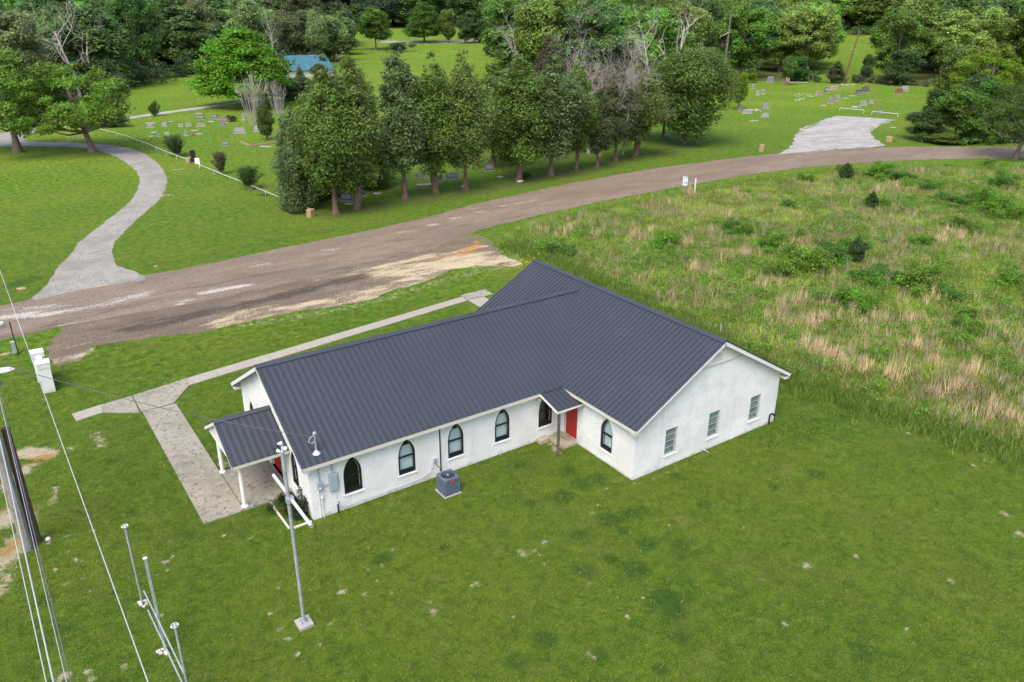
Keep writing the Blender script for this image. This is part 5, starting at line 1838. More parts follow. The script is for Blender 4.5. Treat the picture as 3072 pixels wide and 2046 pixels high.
k1 = lambda x, y: (x / 2.299, y / 2.299 + 5)
rail_fence([k1(610, 880), k1(740, 910), k1(880, 950), k1(1010, 998), k1(1150, 1060), k1(1290, 1112)], 'long white pipe rail between the winding path and the graves, ending at the tan stone', group='white pipe rails of the cemetery')
rail_fence([k1(1375, 1150), k1(1590, 1240), k1(1740, 1300), k1(1930, 1380), k1(2130, 1458)], 'white pipe rail from the two signs to the tan stone block beside the cedars', group='white pipe rails of the cemetery')
for px, py, w, h, lab in ((569, 487, .75, .55, 'tan stone block left of the black and white signs'), (932, 650, .7, .75, 'tan stone block at the end of the white rail beside the leftmost cedar'), (2284, 454, .8, .9, 'tan stone block left of the white gravel lot beside the road'), (2666, 424, 1.1, .7, 'tan stone block right of the white gravel lot'), (180, 372, 2.6, 2.2, 'large tan boulder behind the two leaning oaks'), (1060, 795 / 1.0, .0, 0, '')):
    if not lab:
        continue
    o_ = MB().prism([(-w / 2, -w / 2.6), (w / 2.1, -w / 2.4), (w / 2, w / 2.6), (-w / 2.2, w / 2.5)], 'z', -.05, h).build('stone_block', M['stone_tan'], None, bevel=.04)
    o_.location = at(px, py)
    o_.rotation_euler = (.03, .02, .6)
    tag(o_, lab, 'stone block')
rail_fence([c3(938, 297), c3(1100, 314)], 'left white barrier pipe behind the gravel lot', .55, .045, 4, 'white barrier pipes behind the gravel lot')
rail_fence([c3(1155, 322), c3(1330, 338)], 'right white barrier pipe behind the gravel lot', .55, .045, 4, 'white barrier pipes behind the gravel lot')
rail_fence([c3(602, 110), c3(720, 113)], 'pale fallen rail along the wood edge of the right cemetery', .25, .05, 9)


def text_mesh(name, s, size, mat, parent, loc, rot, depth=.003):
    cu = bpy.data.curves.new(name, 'FONT')
    cu.body = s
    cu.size = size
    cu.align_x = 'CENTER'
    cu.align_y = 'CENTER'
    cu.extrude = depth
    tmp = bpy.data.objects.new(name, cu)
    COL.objects.link(tmp)
    bpy.context.view_layer.update()
    me = bpy.data.meshes.new_from_object(tmp)
    bpy.data.objects.remove(tmp)
    me.materials.clear()
    me.materials.append(mat)
    o = link(bpy.data.objects.new(name, me), parent)
    o.location = loc
    o.rotation_euler = rot
    return o


# speed limit sign
P = at(2052, 584)
sg = empty('speed_limit_sign', tuple(P), YAW - math.pi / 2 - .75, 'white speed limit 30 sign at the road edge beside the white marker post', 'road sign')
MB().box(-.03, .03, 0, .04, 0, 2.1).build('post', M['galv'], sg)
MB().prism([(-.3, .98), (.3, .98), (.3, 1.95), (-.3, 1.95)], 'y', -.015, -.001).build('sign_plate', M['sign_white'], sg, bevel=.004)
MB().ring([(-.28, 1.0), (.28, 1.0), (.28, 1.93), (-.28, 1.93)], [(-.265, 1.015), (.265, 1.015), (.265, 1.915), (-.265, 1.915)], -.019, -.0155).build('border', M['sign_black'], sg)
text_mesh('speed_text', 'SPEED', .17, M['sign_black'], sg, (0, -.018, 1.80), (R(90), 0, 0))
text_mesh('limit_text', 'LIMIT', .17, M['sign_black'], sg, (0, -.018, 1.64), (R(90), 0, 0))
text_mesh('number_text', '30', .48, M['sign_black'], sg, (0, -.018, 1.28), (R(90), 0, 0))
P = at(2083, 585)
o_ = MB().tube([(0, 0, -.05), (0, 0, 1.8)], .09, 12).build('marker_post', M['white_metal'], None, smooth=True)
o_.location = P
tag(o_, 'plain white marker post right of the speed limit sign', 'post')
# two boards on the rail fence
P = at(583, 493)
sb = empty('black_board', tuple(P), YAW - math.pi / 2 + .1, 'upright black notice board behind the white sign on the rail fence', 'board')
MB().box(-.30, .30, -.04, .04, .3, 1.75).build('panel', M['sign_black'], sb)
MB().box(-.33, -.29, -.04, .04, 0, 1.75).build('post', M['sign_black'], sb)
P = at(594, 500)
sw = empty('notice_sign', tuple(P), YAW - math.pi / 2 - .15, 'small white notice sign in front of the black board', 'sign')
MB().box(-.3, .3, -.02, .02, .35, 1.05).build('panel', M['sign_white'], sw)
MB().box(.24, .29, -.015, .035, 0, .36).build('post', M['sign_white'], sw)
for i in range(3):
    MB().box(-.22, .15 - .05 * i, -.024, -.0205, .85 - .13 * i, .89 - .13 * i).build('print_line', M['galv'], sw)
# white stake behind the hall, orange markers
P = at(2160, 1004)
o_ = MB().tube([(0, 0, 0), (0, 0, .75)], .02, 6).build('marker_stake', M['white_metal'], None)
o_.location = P
tag(o_, 'thin white stake in the grass behind the hall roof', 'stake')

# shed with the turquoise roof
P0, P1 = at(853, 228), at(985, 222)
shd = empty('shed', (69.5, 188.0, 0), math.atan2(P1[1] - P0[1], P1[0] - P0[0]), 'low shed with a turquoise metal roof behind the bushes', 'shed')
MB().box(-3.5, 9.5, -2.8, 9.8, 0, 1.9).build('wall', M['white_trim'], shd)
for i in range(13):
    MB().bar((-4.5 + i * 1.1 + .55, -3.6, 1.7), (-4.5 + i * 1.1 + .55, 3.5, 5.0), 1.09, .06 + .002 * (i % 2)).build('roof_panel', M['blue_roof'], shd)
    MB().bar((-4.5 + i * 1.1 + .55, 10.6, 1.7), (-4.5 + i * 1.1 + .55, 3.5, 5.0), 1.09, .06 + .002 * (i % 2)).build('roof_panel', M['blue_roof'], shd)
# utility pole beyond the cemetery
P = at(2530, 250)
up3 = empty('wooden_pole', tuple(P), 0, 'leaning red-brown wooden utility pole in front of the far right meadow', 'utility pole')
MB().tube([(0, 0, -.1), (.9, -.5, 6.5), (1.7, -1.0, 12.4)], [.24, .2, .15], 10).build('pole', M['wood_red'], up3, smooth=True)
MB().bar((1.0, .2, 8.0), (1.2, -1.2, 8.0), .1, .12).build('bracket', M['galv'], up3)
MB().tube([(-3.0, 2, 0), (0, 0, 2.4)], .14, 8).build('brace', M['wood_red'], up3)

# ================================================================== PLANTS
def leaf_cards(C, Nn, size, aspect, tone, rng):
    """small pointed leaf sprays: centres, normals, half length, aspect"""
    n = len(C)
    Nn = Nn / (np.linalg.norm(Nn, axis=1, keepdims=True) + 1e-9)
    r_ = rng.normal(size=(n, 3))
    U = np.cross(Nn, r_)
    U /= np.linalg.norm(U, axis=1, keepdims=True) + 1e-9
    Vv = np.cross(Nn, U)
    s = size[:, None]
    q = s * aspect
    fold = Nn * (q * .35)
    V = np.stack([C - U * s, C + Vv * q - fold, C + U * s, C - Vv * q - fold], 1).reshape(-1, 3)
    F_ = np.arange(n * 4).reshape(n, 4)
    return V, F_, np.repeat(tone, 4)


def crown_cloud(rng, lobes, n, size, aspect=.55, shell=.62, clump=.2, per=12, updown=.35, squash=1.0):
    """leaves gathered in clumps in the outer part of each lobe; lobes = (x, y, z, rx, rz)"""
    L = np.array(lobes, float)
    vol = L[:, 3] ** 2
    k = max(1, n // per)
    pick = rng.choice(len(L), k, p=vol / vol.sum())
    d = rng.normal(size=(k, 3))
    d[:, 2] += .25
    d /= np.linalg.norm(d, axis=1, keepdims=True)
    rad = shell + (1 - shell) * rng.random(k) ** .6 + rng.normal(size=k) * .07
    cc = L[pick, :3] + d * rad[:, None] * np.stack([L[pick, 3], L[pick, 3], L[pick, 4]], 1)
    ltone = rng.normal(size=len(L)) * .13
    ctone = np.clip(.5 + .16 * rng.normal(size=k) + ltone[pick], 0, 1)
    ci = np.repeat(np.arange(k), per)
    sg = clump * L[pick, 3][ci]
    C = cc[ci] + rng.normal(size=(k * per, 3)) * sg[:, None] * np.array([1, 1, .7 * squash])
    Nn = d[ci] * .8 + rng.normal(size=(k * per, 3)) * .7
    Nn[:, 2] += updown
    tone = np.clip(ctone[ci] + rng.normal(size=k * per) * .14, 0, 1)
    sz = size * rng.uniform(.6, 1.35, k * per)
    return leaf_cards(C, Nn, sz, aspect, tone, rng)


def crown_mesh(name, *a, **k):
    V, F_, T = crown_cloud(*a, **k)
    return mesh_np(name, V, F_, M['leaf'], tone=T)


def cedar_lobes(rng, H, Rm, base):
    out = []
    z = base
    while z < H - .3:
        t = (z - base) / (H - base)
        prof = Rm * ((.72 + .28 * t / .22) if t < .22 else max(.12, 1 - ((t - .22) / .78) ** 1.8)) * rng.uniform(.72, 1.12)
        m = 1 if prof < .8 else (3 if prof < 1.8 else 5)
        a0 = rng.uniform(0, 6.28)
        for i in range(m):
            a = a0 + 2 * math.pi * i / m + rng.normal() * .25
            rr = prof * rng.uniform(.36, .70) if m > 1 else 0
            lr = prof * (rng.uniform(.26, .50) if m > 1 else .8)
            out.append((rr * math.cos(a), rr * math.sin(a), z + rng.normal() * .2, lr, max(.5, lr * rng.uniform(.95, 1.4))))
        z += .95
    return out


def limb_tree(rng, H, r0, lobes, base, sides=7, lean=(0, 0), flare=1.5, limbs=14):
    mb = MB()
    top = H * .88
    pts, rad = [], []
    for i in range(8):
        t = i / 7
        pts.append((lean[0] * t + rng.normal() * .05 * t * 3, lean[1] * t + rng.normal() * .05 * t * 3, top * t - (.15 if i == 0 else 0)))
        rad.append(r0 * (1 - .88 * t) * (flare if i == 0 else 1))
    mb.tube(pts, rad, 9)
    L = sorted(lobes, key=lambda q: -q[3])[:limbs]
    for l in L:
        tz = min(max(base * .75, l[2] - max(abs(l[0]), abs(l[1])) * rng.uniform(.5, 1.0)), top * .9)
        t = tz / top
        a = Vector((lean[0] * t, lean[1] * t, tz))
        b = Vector(l[:3])
        mid = a.lerp(b, .5) + Vector((rng.normal() * .3, rng.normal() * .3, -.1 * (b - a).length))
        rr = r0 * (1 - .85 * t) * .5
        mb.tube([a, mid, b], [rr, rr * .7, rr * .25], sides - 2)
    return mb


def bare_mesh(rng, H, r0, spread, depth=4, kids=4, mat='twig', name='branches', sides=4, start=.25, gn=1.0):
    mb = MB()

    def grow(p, d, L, r_, lev):
        segs = 3
        pts, rad = [p], [r_]
        q = p.copy()
        dd = d.copy()
        for i in range(segs):
            dd = (dd + Vector(rng.normal(size=3)) * .16 * gn + Vector((0, 0, .05))).normalized()
            q = q + dd * (L / segs)
            pts.append(q.copy())
            rad.append(r_ * (1 - .75 * (i + 1) / segs))
        mb.tube(pts, rad, sides if lev > 0 else 7, cap=False)
        if lev >= depth:
            return
        for k in range(kids + (2 if lev == 0 else 0)):
            t = rng.uniform(start if lev == 0 else .25, 1.0)
            i = min(segs - 1, int(t * segs))
            s = pts[i].lerp(pts[i + 1], t * segs - i)
            side = Vector(rng.normal(size=3))
            side = (side - dd * side.dot(dd)).normalized()
            nd = (dd * (1 - spread * .55) + side * spread).normalized()
            grow(s, nd, L * rng.uniform(.45, .68), max(.008, r_ * (1 - .7 * t) * .6), lev + 1)
    grow(Vector((0, 0, -.1)), Vector((0, 0, 1)), H * .7, r0, 0)
    return mb.mesh(name, M[mat])


VAR = {}


def make_cedars():
    for i in range(5):
        rng = np.random.default_rng(100 + i)
        lobes = cedar_lobes(rng, 15, 3.1, 3.4)
        cm = crown_mesh('crown', rng, lobes, 30000, .135, .45, shell=.4, clump=.26, per=10, updown=.3)
        tb = limb_tree(rng, 15, .21, lobes, 3.6, flare=1.4, limbs=12)
        if i in (1, 3):      # second stem from the base
            tb.tube([(.1, 0, .2), (.45, .2, 3), (.7, .3, 6.5), (.8, .2, 9)], [.26, .17, .13, .05], 8)
        for k in range(7):
            a = 2 * math.pi * k / 7 + rng.normal() * .2
            tb.tube([(.32 * math.cos(a), .32 * math.sin(a), -.08), (.17 * math.cos(a), .17 * math.sin(a), .6), (.12 * math.cos(a), .12 * math.sin(a), 2.4)], [.09, .08, .03], 5)
        VAR['cedar%d' % i] = (tb.mesh('trunk', M['cedar_bark'], smooth=True), cm, 15.0, 3.1)
    rng = np.random.default_rng(120)    # low dense cedar with foliage to the ground
    lobes = cedar_lobes(rng, 14, 3.6, .8)
    VAR['cedarlow'] = (limb_tree(rng, 14, .3, lobes, 1.5, limbs=8).mesh('trunk', M['cedar_bark'], smooth=True),
                       crown_mesh('crown', rng, lobes, 36000, .14, .45, shell=.4, clump=.24, per=10), 14.0, 3.6)


def round_lobes(rng, H, Rm, base, n, top=.95):
    out = []
    zc_ = (base + H) / 2
    hz2 = (H - base) / 2
    for i in range(n):
        d = rng.normal(size=3)
        d /= np.linalg.norm(d)
        k = rng.uniform(.45, .72)
        lr = Rm * rng.uniform(.26, .42)
        out.append((d[0] * Rm * k, d[1] * Rm * k, zc_ + d[2] * (hz2 - lr * .7) * rng.uniform(.6, 1.0), lr, lr * rng.uniform(.7, .95)))
    out.append((0, 0, zc_, Rm * .5, hz2 * .7))
    return out


def make_broad():
    for i in range(4):
        rng = np.random.default_rng(200 + i)
        lobes = round_lobes(rng, 18, 6.0, 1.6, 26)
        VAR['broad%d' % i] = (limb_tree(rng, 18, .34, lobes, 3.5).mesh('trunk', M['bark'], smooth=True),
                              crown_mesh('crown', rng, lobes, 26000, .26, .55, shell=.55, clump=.2, per=12), 18.0, 6.0)
    rng = np.random.default_rng(215)
    lobes = round_lobes(rng, 15, 6.0, .2, 36)
    VAR['lowround'] = (limb_tree(rng, 15, .3, lobes, 2.2).mesh('trunk', M['bark'], smooth=True),
                       crown_mesh('crown', rng, lobes, 42000, .155, .5, shell=.55, clump=.2, per=11), 15.0, 6.0)
    for i in range(3):       # open oaks: separate leafy masses with gaps between
        rng = np.random.default_rng(220 + i)
        lobes = []
        for k in range(80):
            d = rng.normal(size=3)
            d /= np.linalg.norm(d)
            q = rng.uniform(.55, 1.0)
            lr = rng.uniform(.9, 2.0)
            lobes.append((d[0] * 6.8 * q, d[1] * 6.8 * q, 10.3 + d[2] * 8.4 * q, lr, lr * .65))
        VAR['oak%d' % i] = (limb_tree(rng, 19, .42, lobes, 5, limbs=30).mesh('trunk', M['bark'], smooth=True),
                            crown_mesh('crown', rng, lobes, 32000, .25, .6, shell=.35, clump=.26, per=14, updown=.6), 19.0, 7.5)
    for i in range(2):       # spreading lawn oaks, crown of wide leafy masses with limbs showing
        rng = np.random.default_rng(230 + i)
        lobes = []
        for k in range(78):
            a = rng.uniform(0, 6.28)
            q = rng.random() ** .5
            zt_ = 6.2 + 6.3 * math.sqrt(max(0, 1 - q * q)) 
            zz = rng.uniform(3.6 + .8 * q, zt_)
            lr = rng.uniform(.65, 1.45)
            lobes.append((math.cos(a) * q * 7.2, math.sin(a) * q * 7.2, zz, lr, lr * .55))
        VAR['lawnoak%d' % i] = (limb_tree(rng, 12.5, .42, lobes, 4, limbs=34).mesh('trunk', M['bark'], smooth=True),
                                crown_mesh('crown', rng, lobes, 30000, .145, .6, shell=.3, clump=.28, per=14, updown=.6), 13.0, 8.0)
    rng = np.random.default_rng(240)      # layered bright tree
    lobes = []
    for lv in range(8):
        z = 3.0 + lv * 1.35
        rad = [5.6, 6.1, 6.0, 5.4, 4.7, 3.7, 2.6, 1.2][lv]
        m = max(3, int(rad * 2.1))
        for k in range(m):
            a = 2 * math.pi * k / m + rng.normal() * .2
            q = rng.uniform(.55, .92) * rad
            lobes.append((q * math.cos(a), q * math.sin(a), z + rng.normal() * .25 - .04 * q, rng.uniform(1.1, 1.7), .55))
    VAR['layered'] = (limb_tree(rng, 13.5, .3, lobes, 2.4, limbs=26).mesh('trunk', M['bark'], smooth=True),
                      crown_mesh('crown', rng, lobes, 36000, .20, .6, shell=.3, clump=.3, per=12, updown=.7), 13.5, 6.3)
    for i in range(2):       # conifer-like dark wood trees
        rng = np.random.default_rng(250 + i)
        lobes = cedar_lobes(rng, 19, 4.0, 2.0)
        VAR['pine%d' % i] = (limb_tree(rng, 19, .3, lobes, 3, limbs=8).mesh('trunk', M['bark'], smooth=True),
                             crown_mesh('crown', rng, lobes, 22000, .25, .5, shell=.45, clump=.2, per=10), 19.0, 4.0)
    for i in range(2):       # bushes
        rng = np.random.default_rng(260 + i)
        lobes = [(rng.normal() * .5, rng.normal() * .5, .3 + 1.0 * rng.random() ** 1.5, rng.uniform(.2, .42), rng.uniform(.2, .42)) for _ in range(20)]
        tb = MB()
        for l in lobes:
            tb.tube([(0, 0, -.05), tuple(l[:3])], [.03, .01], 5)
        VAR['bush%d' % i] = (tb.mesh('trunk', M['bark']), crown_mesh('crown', rng, lobes, 6500, .05, .6, shell=.3, clump=.4, per=9), 1.5, 1.0)
    rng = np.random.default_rng(270)      # vase-shaped shrub
    tb = MB()
    lobes = []
    for k in range(22):
        a = rng.uniform(0, 6.28)
        s = rng.uniform(.2, 1.0)
        e_ = (math.cos(a) * s * 1.3, math.sin(a) * s * 1.3, 3.6 - .9 * s + rng.normal() * .2)
        m_ = (math.cos(a) * s * .5, math.sin(a) * s * .5, 1.3)
        tb.tube([(math.cos(a) * .15, math.sin(a) * .15, -.05), m_, e_], [.05, .035, .012], 5)
        for t in (.36, .5, .66, .82, .97):
            p = Vector(m_).lerp(Vector(e_), (t - .35) / .65)
            lobes.append((p.x, p.y, p.z - .2, .22 + .12 * rng.random(), .4))
        lobes.append((m_[0] * .8, m_[1] * .8, .7 + .3 * rng.random(), .25, .35))
    VAR['vase'] = (tb.mesh('trunk', M['twig']), crown_mesh('crown', rng, lobes, 7000, .085, .45, shell=.1, clump=.5, per=10), 3.8, 1.15)
    for i in range(2):
        rng = np.random.default_rng(280 + i)
        VAR['bare%d' % i] = (None, bare_mesh(rng, 13, .2, .62, 4, 5, 'twig'), 13.0, 4.5)
    rng = np.random.default_rng(290)
    VAR['dead0'] = (None, bare_mesh(rng, 16, .38, .75, 3, 5, 'dead_bark', gn=2.0, start=.35, sides=5), 15.0, 6.0)
    rng = np.random.default_rng(291)
    VAR['dead1'] = (None, bare_mesh(rng, 15, .42, .8, 3, 4, 'dead_bark', gn=2.2, start=.3, sides=5), 14.0, 6.0)
    # many upright bare stems
    rng = np.random.default_rng(292)
    tb = MB()
    for k in range(48):
        a = rng.uniform(0, 6.28)
        s = rng.random() ** .7
        x_, y_ = math.cos(a) * s, math.sin(a) * s
        h_ = 5.6 - 1.6 * s + rng.normal() * .4
        p0, p1, p2 = (x_ * .8, y_ * .8, -.05), (x_ * 1.3, y_ * 1.3, h_ * .45), (x_ * 1.9 + rng.normal() * .1, y_ * 1.9, h_)
        tb.tube([p0, p1, p2], [.022, .015, .006], 4, cap=False)
        for m_ in range(3):
            t = rng.uniform(.3, .9)
            q = Vector(p1).lerp(Vector(p2), t)
            tb.tube([q, q + Vector((x_ * .5 + rng.normal() * .25, y_ * .5 + rng.normal() * .25, rng.uniform(.6, 1.3)))], [.014, .005], 3, cap=False)
    VAR['stems'] = (None, tb.mesh('branches', M['twig']), 5.6, 1.9)


make_cedars()
make_broad()


def plant(px, py, top_y, width_px, var, tint, label, name='tree', cat='tree', group=None, P=None, H=None, Rr=None, rz=None, lean=0.0, leandir=0.0):
    tr, cr, H0, R0 = VAR[var]
    if P is None:
        P = at(px, py)
    depth = float((np.array(P) - CAM) @ fw)
    if H is None:
        a = PITCH + math.atan((py - 1023) / F)
        b = PITCH + math.atan((top_y - 1023) / F)
        dist = math.hypot(P[0] - CAM[0], P[1] - CAM[1])
        H = (CAM[2] - math.tan(b) * dist) - P[2]
    if Rr is None:
        Rr = width_px * depth / F / 2
    e_ = empty(name, tuple(P), rz if rz is not None else (px * 1.37) % 6.28, label, cat, group)
    e_.scale = (Rr / R0, Rr / R0, H / H0)
    if lean:
        e_.rotation_mode = 'QUATERNION'
        from mathutils import Quaternion
        ax = Vector((-math.sin(leandir), math.cos(leandir), 0))
        e_.rotation_quaternion = Quaternion(ax, lean) @ Quaternion((0, 0, 1), (px * 1.37) % 6.28)
    if tr is not None:
        link(bpy.data.objects.new('trunk', tr), e_)
    c = link(bpy.data.objects.new('crown' if tr is not None else 'branches', cr), e_)
    c.color = (tint[0], tint[1], tint[2], 1)
    return e_


CED = (.120, .195, .036)
CED2 = (.150, .205, .050)
CED3 = (.130, .195, .068)
BRT = (.12, .265, .016)
GRN = (.10, .195, .030)
DKG = (.070, .122, .036)
OAK = (.125, .18, .036)
YEL = (.15, .235, .015)
OLV = (.105, .128, .052)
BRN = (.115, .095, .06)

# the cedar row along the road
row_g = 'cedars in the row along the road'
rows = [
    (1008, 642, 150, 215, 'cedar0', CED, 'first cedar of the row along the road, left of the stone-ended rail fence gap'),
    (1072, 627, 130, 205, 'cedar1', CED2, 'second cedar of the row along the road, close against the first'),
    (1215, 594, 118, 205, 'cedar2', CED3, 'cedar with pale blue-green sprays, third from the left in the row'),
    (1308, 580, 138, 190, 'cedar3', CED, 'fourth cedar of the row, with a reddish straight trunk'),
    (1397, 570, 128, 175, 'cedar4', CED2, 'cedar with a trunk split at the ground, right of the broad dark headstone'),
    (1557, 542, 135, 215, 'cedar1', CED, 'cedar with two stems, a white rock and a tuft at its foot'),
    (1652, 528, 112, 200, 'cedar0', CED3, 'cedar with a thick straight trunk, just left of the greyish thin-topped trees'),
    (1728, 511, 150, 130, 'cedar3', CED, 'slim cedar right of the thick straight trunk'),
    (1792, 502, 250, 120, 'cedar2', OLV, 'short thin cedar below the bare grey crown'),
    (1846, 483, 175, 135, 'cedar4', OLV, 'thin olive cedar right under the bare grey crown'),
    (1906, 469, 150, 170, 'cedar3', CED2, 'tall cedar with a leaning grey trunk, last of the close row'),
    (2050, 433, 108, 300, 'lowround', (.105, .175, .034), 'big round dense tree standing apart at the right end of the row'),
]
for px, py, ty, w, v, tint, lab in rows:
    plant(px, py, ty, w, v, tint, lab, 'cedar_tree' if v[0] == 'c' else 'round_tree', 'tree', row_g)
for px, py, ty, w, v, tint, lab in [
    (900, 628, 300, 170, 'cedarlow', CED3, 'low dense cedar with foliage to the ground left of the row'),
    (955, 590, 225, 190, 'cedarlow', CED, 'dense cedar behind the first trunk of the row'),
    (1100, 560, 190, 190, 'cedarlow', CED, 'cedar filling the gap behind the second trunk'),
    (1480, 500, 150, 180, 'cedar0', CED, 'cedar in the back between the split trunk and the two-stemmed one'),
    (1020, 450, 190, 140, 'pine0', CED3, 'dark cedar behind the left end of the row'),
    (1640, 470, 85, 170, 'cedar2', BRN, 'brownish thin-topped cedar behind the row'),
    (1990, 410, 150, 120, 'cedar4', CED, 'cedar half hidden left of the big round tree'),
    (1880, 420, 190, 120, 'cedar1', OLV, 'olive cedar behind the bare grey crown')]:
    plant(px, py, ty, w, v, tint, lab, 'cedar_tree', 'tree', 'cedars behind the row')
plant(1765, 460, 100, 250, 'bare0', BRN, 'bare grey leafless tree sticking out above the cedar row', 'bare_tree')
plant(1800, 470, 88, 210, 'bare1', BRN, 'second bare grey tree top among the cedars, right of the first', 'bare_tree')
plant(1868, 465, 145, 150, 'bare0', BRN, 'smaller bare tree at the right edge of the grey crowns', 'bare_tree')
plant(1700, 455, 120, 160, 'bare1', BRN, 'bare tree left of the grey crowns above the row', 'bare_tree')

# left lawn trees
plant(55, 457, 120, 400, 'lawnoak0', (.135, .245, .028), 'big oak with straight trunk at the left edge beside the drive', 'oak_tree')
oak2 = plant(280, 457, 165, 360, 'lawnoak1', (.15, .265, .03), 'oak whose trunk leans over the winding path', 'oak_tree', lean=.20, leandir=math.atan2(-rt[1], -rt[0]))
plant(738, 318, 78, 290, 'layered', BRT, 'bright green layered tree beside the gravel path', 'layered_tree')
plant(335, 380, 305, 95, 'bush0', DKG, 'dark rounded bush behind the leaning oak', 'bush', 'bush')
plant(285, 378, 320, 70, 'bush1', DKG, 'dark bush touching the leaning oak trunk', 'bush', 'bush')
plant(466, 349, 285, 26, 'bush0', (.06, .1, .02), 'small sapling on the lawn left of the bright green tree', 'sapling', 'sapling')
plant(533, 468, 372, 62, 'vase', (.05, .09, .02), 'vase-shaped shrub by the rail fence left of the two signs', 'shrub', 'shrub')
plant(663, 522, 425, 42, 'vase', (.085, .085, .035), 'thin reddish shrub right of the two signs', 'shrub', 'shrub')
plant(752, 568, 470, 66, 'vase', (.05, .12, .015), 'loose green shrub by the rail, nearest the cedars', 'shrub', 'shrub')
plant(790, 585, 560, 26, 'bush0', (.11, .13, .07), 'small pale tuft beside the rail near the cedars', 'bush', 'bush')
plant(770, 378, 215, 105, 'stems', BRN, 'bare twiggy grey shrub behind the large grey headstones', 'bare_shrub', 'shrub')
plant(835, 345, 235, 60, 'stems', BRN, 'smaller bare shrub right of the grey twiggy one', 'bare_shrub', 'shrub')
plant(697, 365, 330, 26, 'bush0', DKG, 'small round conifer bush beside the red headstone', 'bush', 'bush')
plant(868, 300, 215, 90, 'pine0', CED3, 'dark conifer beside the turquoise roofed shed', 'conifer')
plant(905, 280, 185, 36, 'pine1', CED3, 'slender dark conifer in front of the turquoise roof', 'conifer')
plant(840, 262, 150, 80, 'broad3', OLV, 'olive tree covering the left end of the turquoise roof', 'tree')
plant(960, 262, 188, 60, 'broad0', OLV, 'grey-green bushy tree in front of the right end of the turquoise roof', 'tree')
plant(905, 290, 222, 100, 'broad1', OLV, 'low grey-green bush below the turquoise roof', 'bush', 'bush')
plant(815, 330, 230, 70, 'broad1', (.09, .11, .045), 'greyish green bush between the bare shrub and the cedars', 'bush', 'bush')
plant(1375, 540, 495, 20, 'stems', OLV, 'little bare bush beside the broad dark headstone', 'bare_shrub', 'shrub')
plant(870, 470, 330, 90, 'broad2', (.07, .12, .03), 'light green bush at the left foot of the cedars', 'bush', 'bush')
plant(800, 420, 300, 60, 'broad0', (.10, .15, .03), 'yellow-green bush behind the low cedar', 'bush', 'bush')
# church shrub
plant(860, 1540, 1470, 95, 'bush1', (.038, .06, .02), 'dark clipped shrub in the timber-edged bed at the church corner', 'shrub', 'shrub', P=(-.52, 1.2, 0), H=1.0, Rr=.5)
plant(880, 1500, 1470, 60, 'bush0', (.04, .06, .022), 'second dark shrub against the front wall behind the clipped one', 'shrub', 'shrub', P=(-.45, .55, 0), H=.85, Rr=.42)

# trees in the far clearing
for px, py, ty, w, v, t_, lab in [
    (1128, 150, 12, 105, 'broad1', GRN, 'round green tree left in the far clearing'),
    (1273, 128, 4, 112, 'layered', (.075, .16, .018), 'light green layered tree in the middle of the far clearing'),
    (1345, 128, 18, 58, 'broad2', OAK, 'small oval tree right of the layered one in the far clearing'),
    (1395, 130, 50, 60, 'broad0', DKG, 'dark small tree right in the far clearing'),
    (1445, 128, 10, 90, 'pine1', DKG, 'dark pine at the right end of the far clearing'),
    (1020, 140, -10, 110, 'pine0', DKG, 'dark pine at the left end of the far clearing'),
    (905, 200, 20, 115, 'broad3', OLV, 'grey-green tree behind the turquoise roof'),
    (975, 185, 30, 90, 'pine1', DKG, 'dark conifer right behind the turquoise roof'),
    (840, 205, 60, 70, 'broad0', OLV, 'thin olive tree left of the turquoise roof'),
    (1492, 160, -60, 60, 'pine0', OLV, 'tall thin pine with bare lower trunk right of the far clearing'),
    (1195, 155, 125, 60, 'bush1', DKG, 'low dark bush in the far clearing'),
    (1470, 165, 130, 36, 'bush0', DKG, 'rounded bush beside the pale mound in the far clearing'),
    (2362, 255, 150, 55, 'broad1', GRN, 'mid-green small tree left of the red-brown pole'),
    (2505, 250, 160, 50, 'pine1', OLV, 'thin young tree just left of the red-brown pole'),
    (2598, 245, 145, 46, 'broad0', DKG, 'slim dark young tree alone in front of the right meadow'),
    (2215, 330, 200, 60, 'broad3', YEL, 'yellow-green bush beside the big round tree'),
    (2255, 248, 205, 35, 'broad1', YEL, 'light green hanging shrub at the wood edge'),
    (2390, 245, 150, 80, 'broad2', (.05, .14, .02), 'bright green bushy tree at the wood edge left of the meadow'),
    (2700, 256, 120, 120, 'broad2', DKG, 'dark dense tree at the right edge of the far meadow'),
    (2952, 330, 118, 230, 'lawnoak1', YEL, 'bright yellow-green tree above the right thicket'),
    (2850, 300, 95, 150, 'broad2', OAK, 'green tree behind the right thicket'),
    (2610, 322, 310, 30, 'bush0', DKG, 'flowering dark bush at the left white barrier pipe')]:
    plant(px, py, ty, w, v, t_, lab, 'bush' if 'bush' in lab or 'shrub' in lab else 'tree', 'bush' if 'bush' in lab or 'shrub' in lab else 'tree')
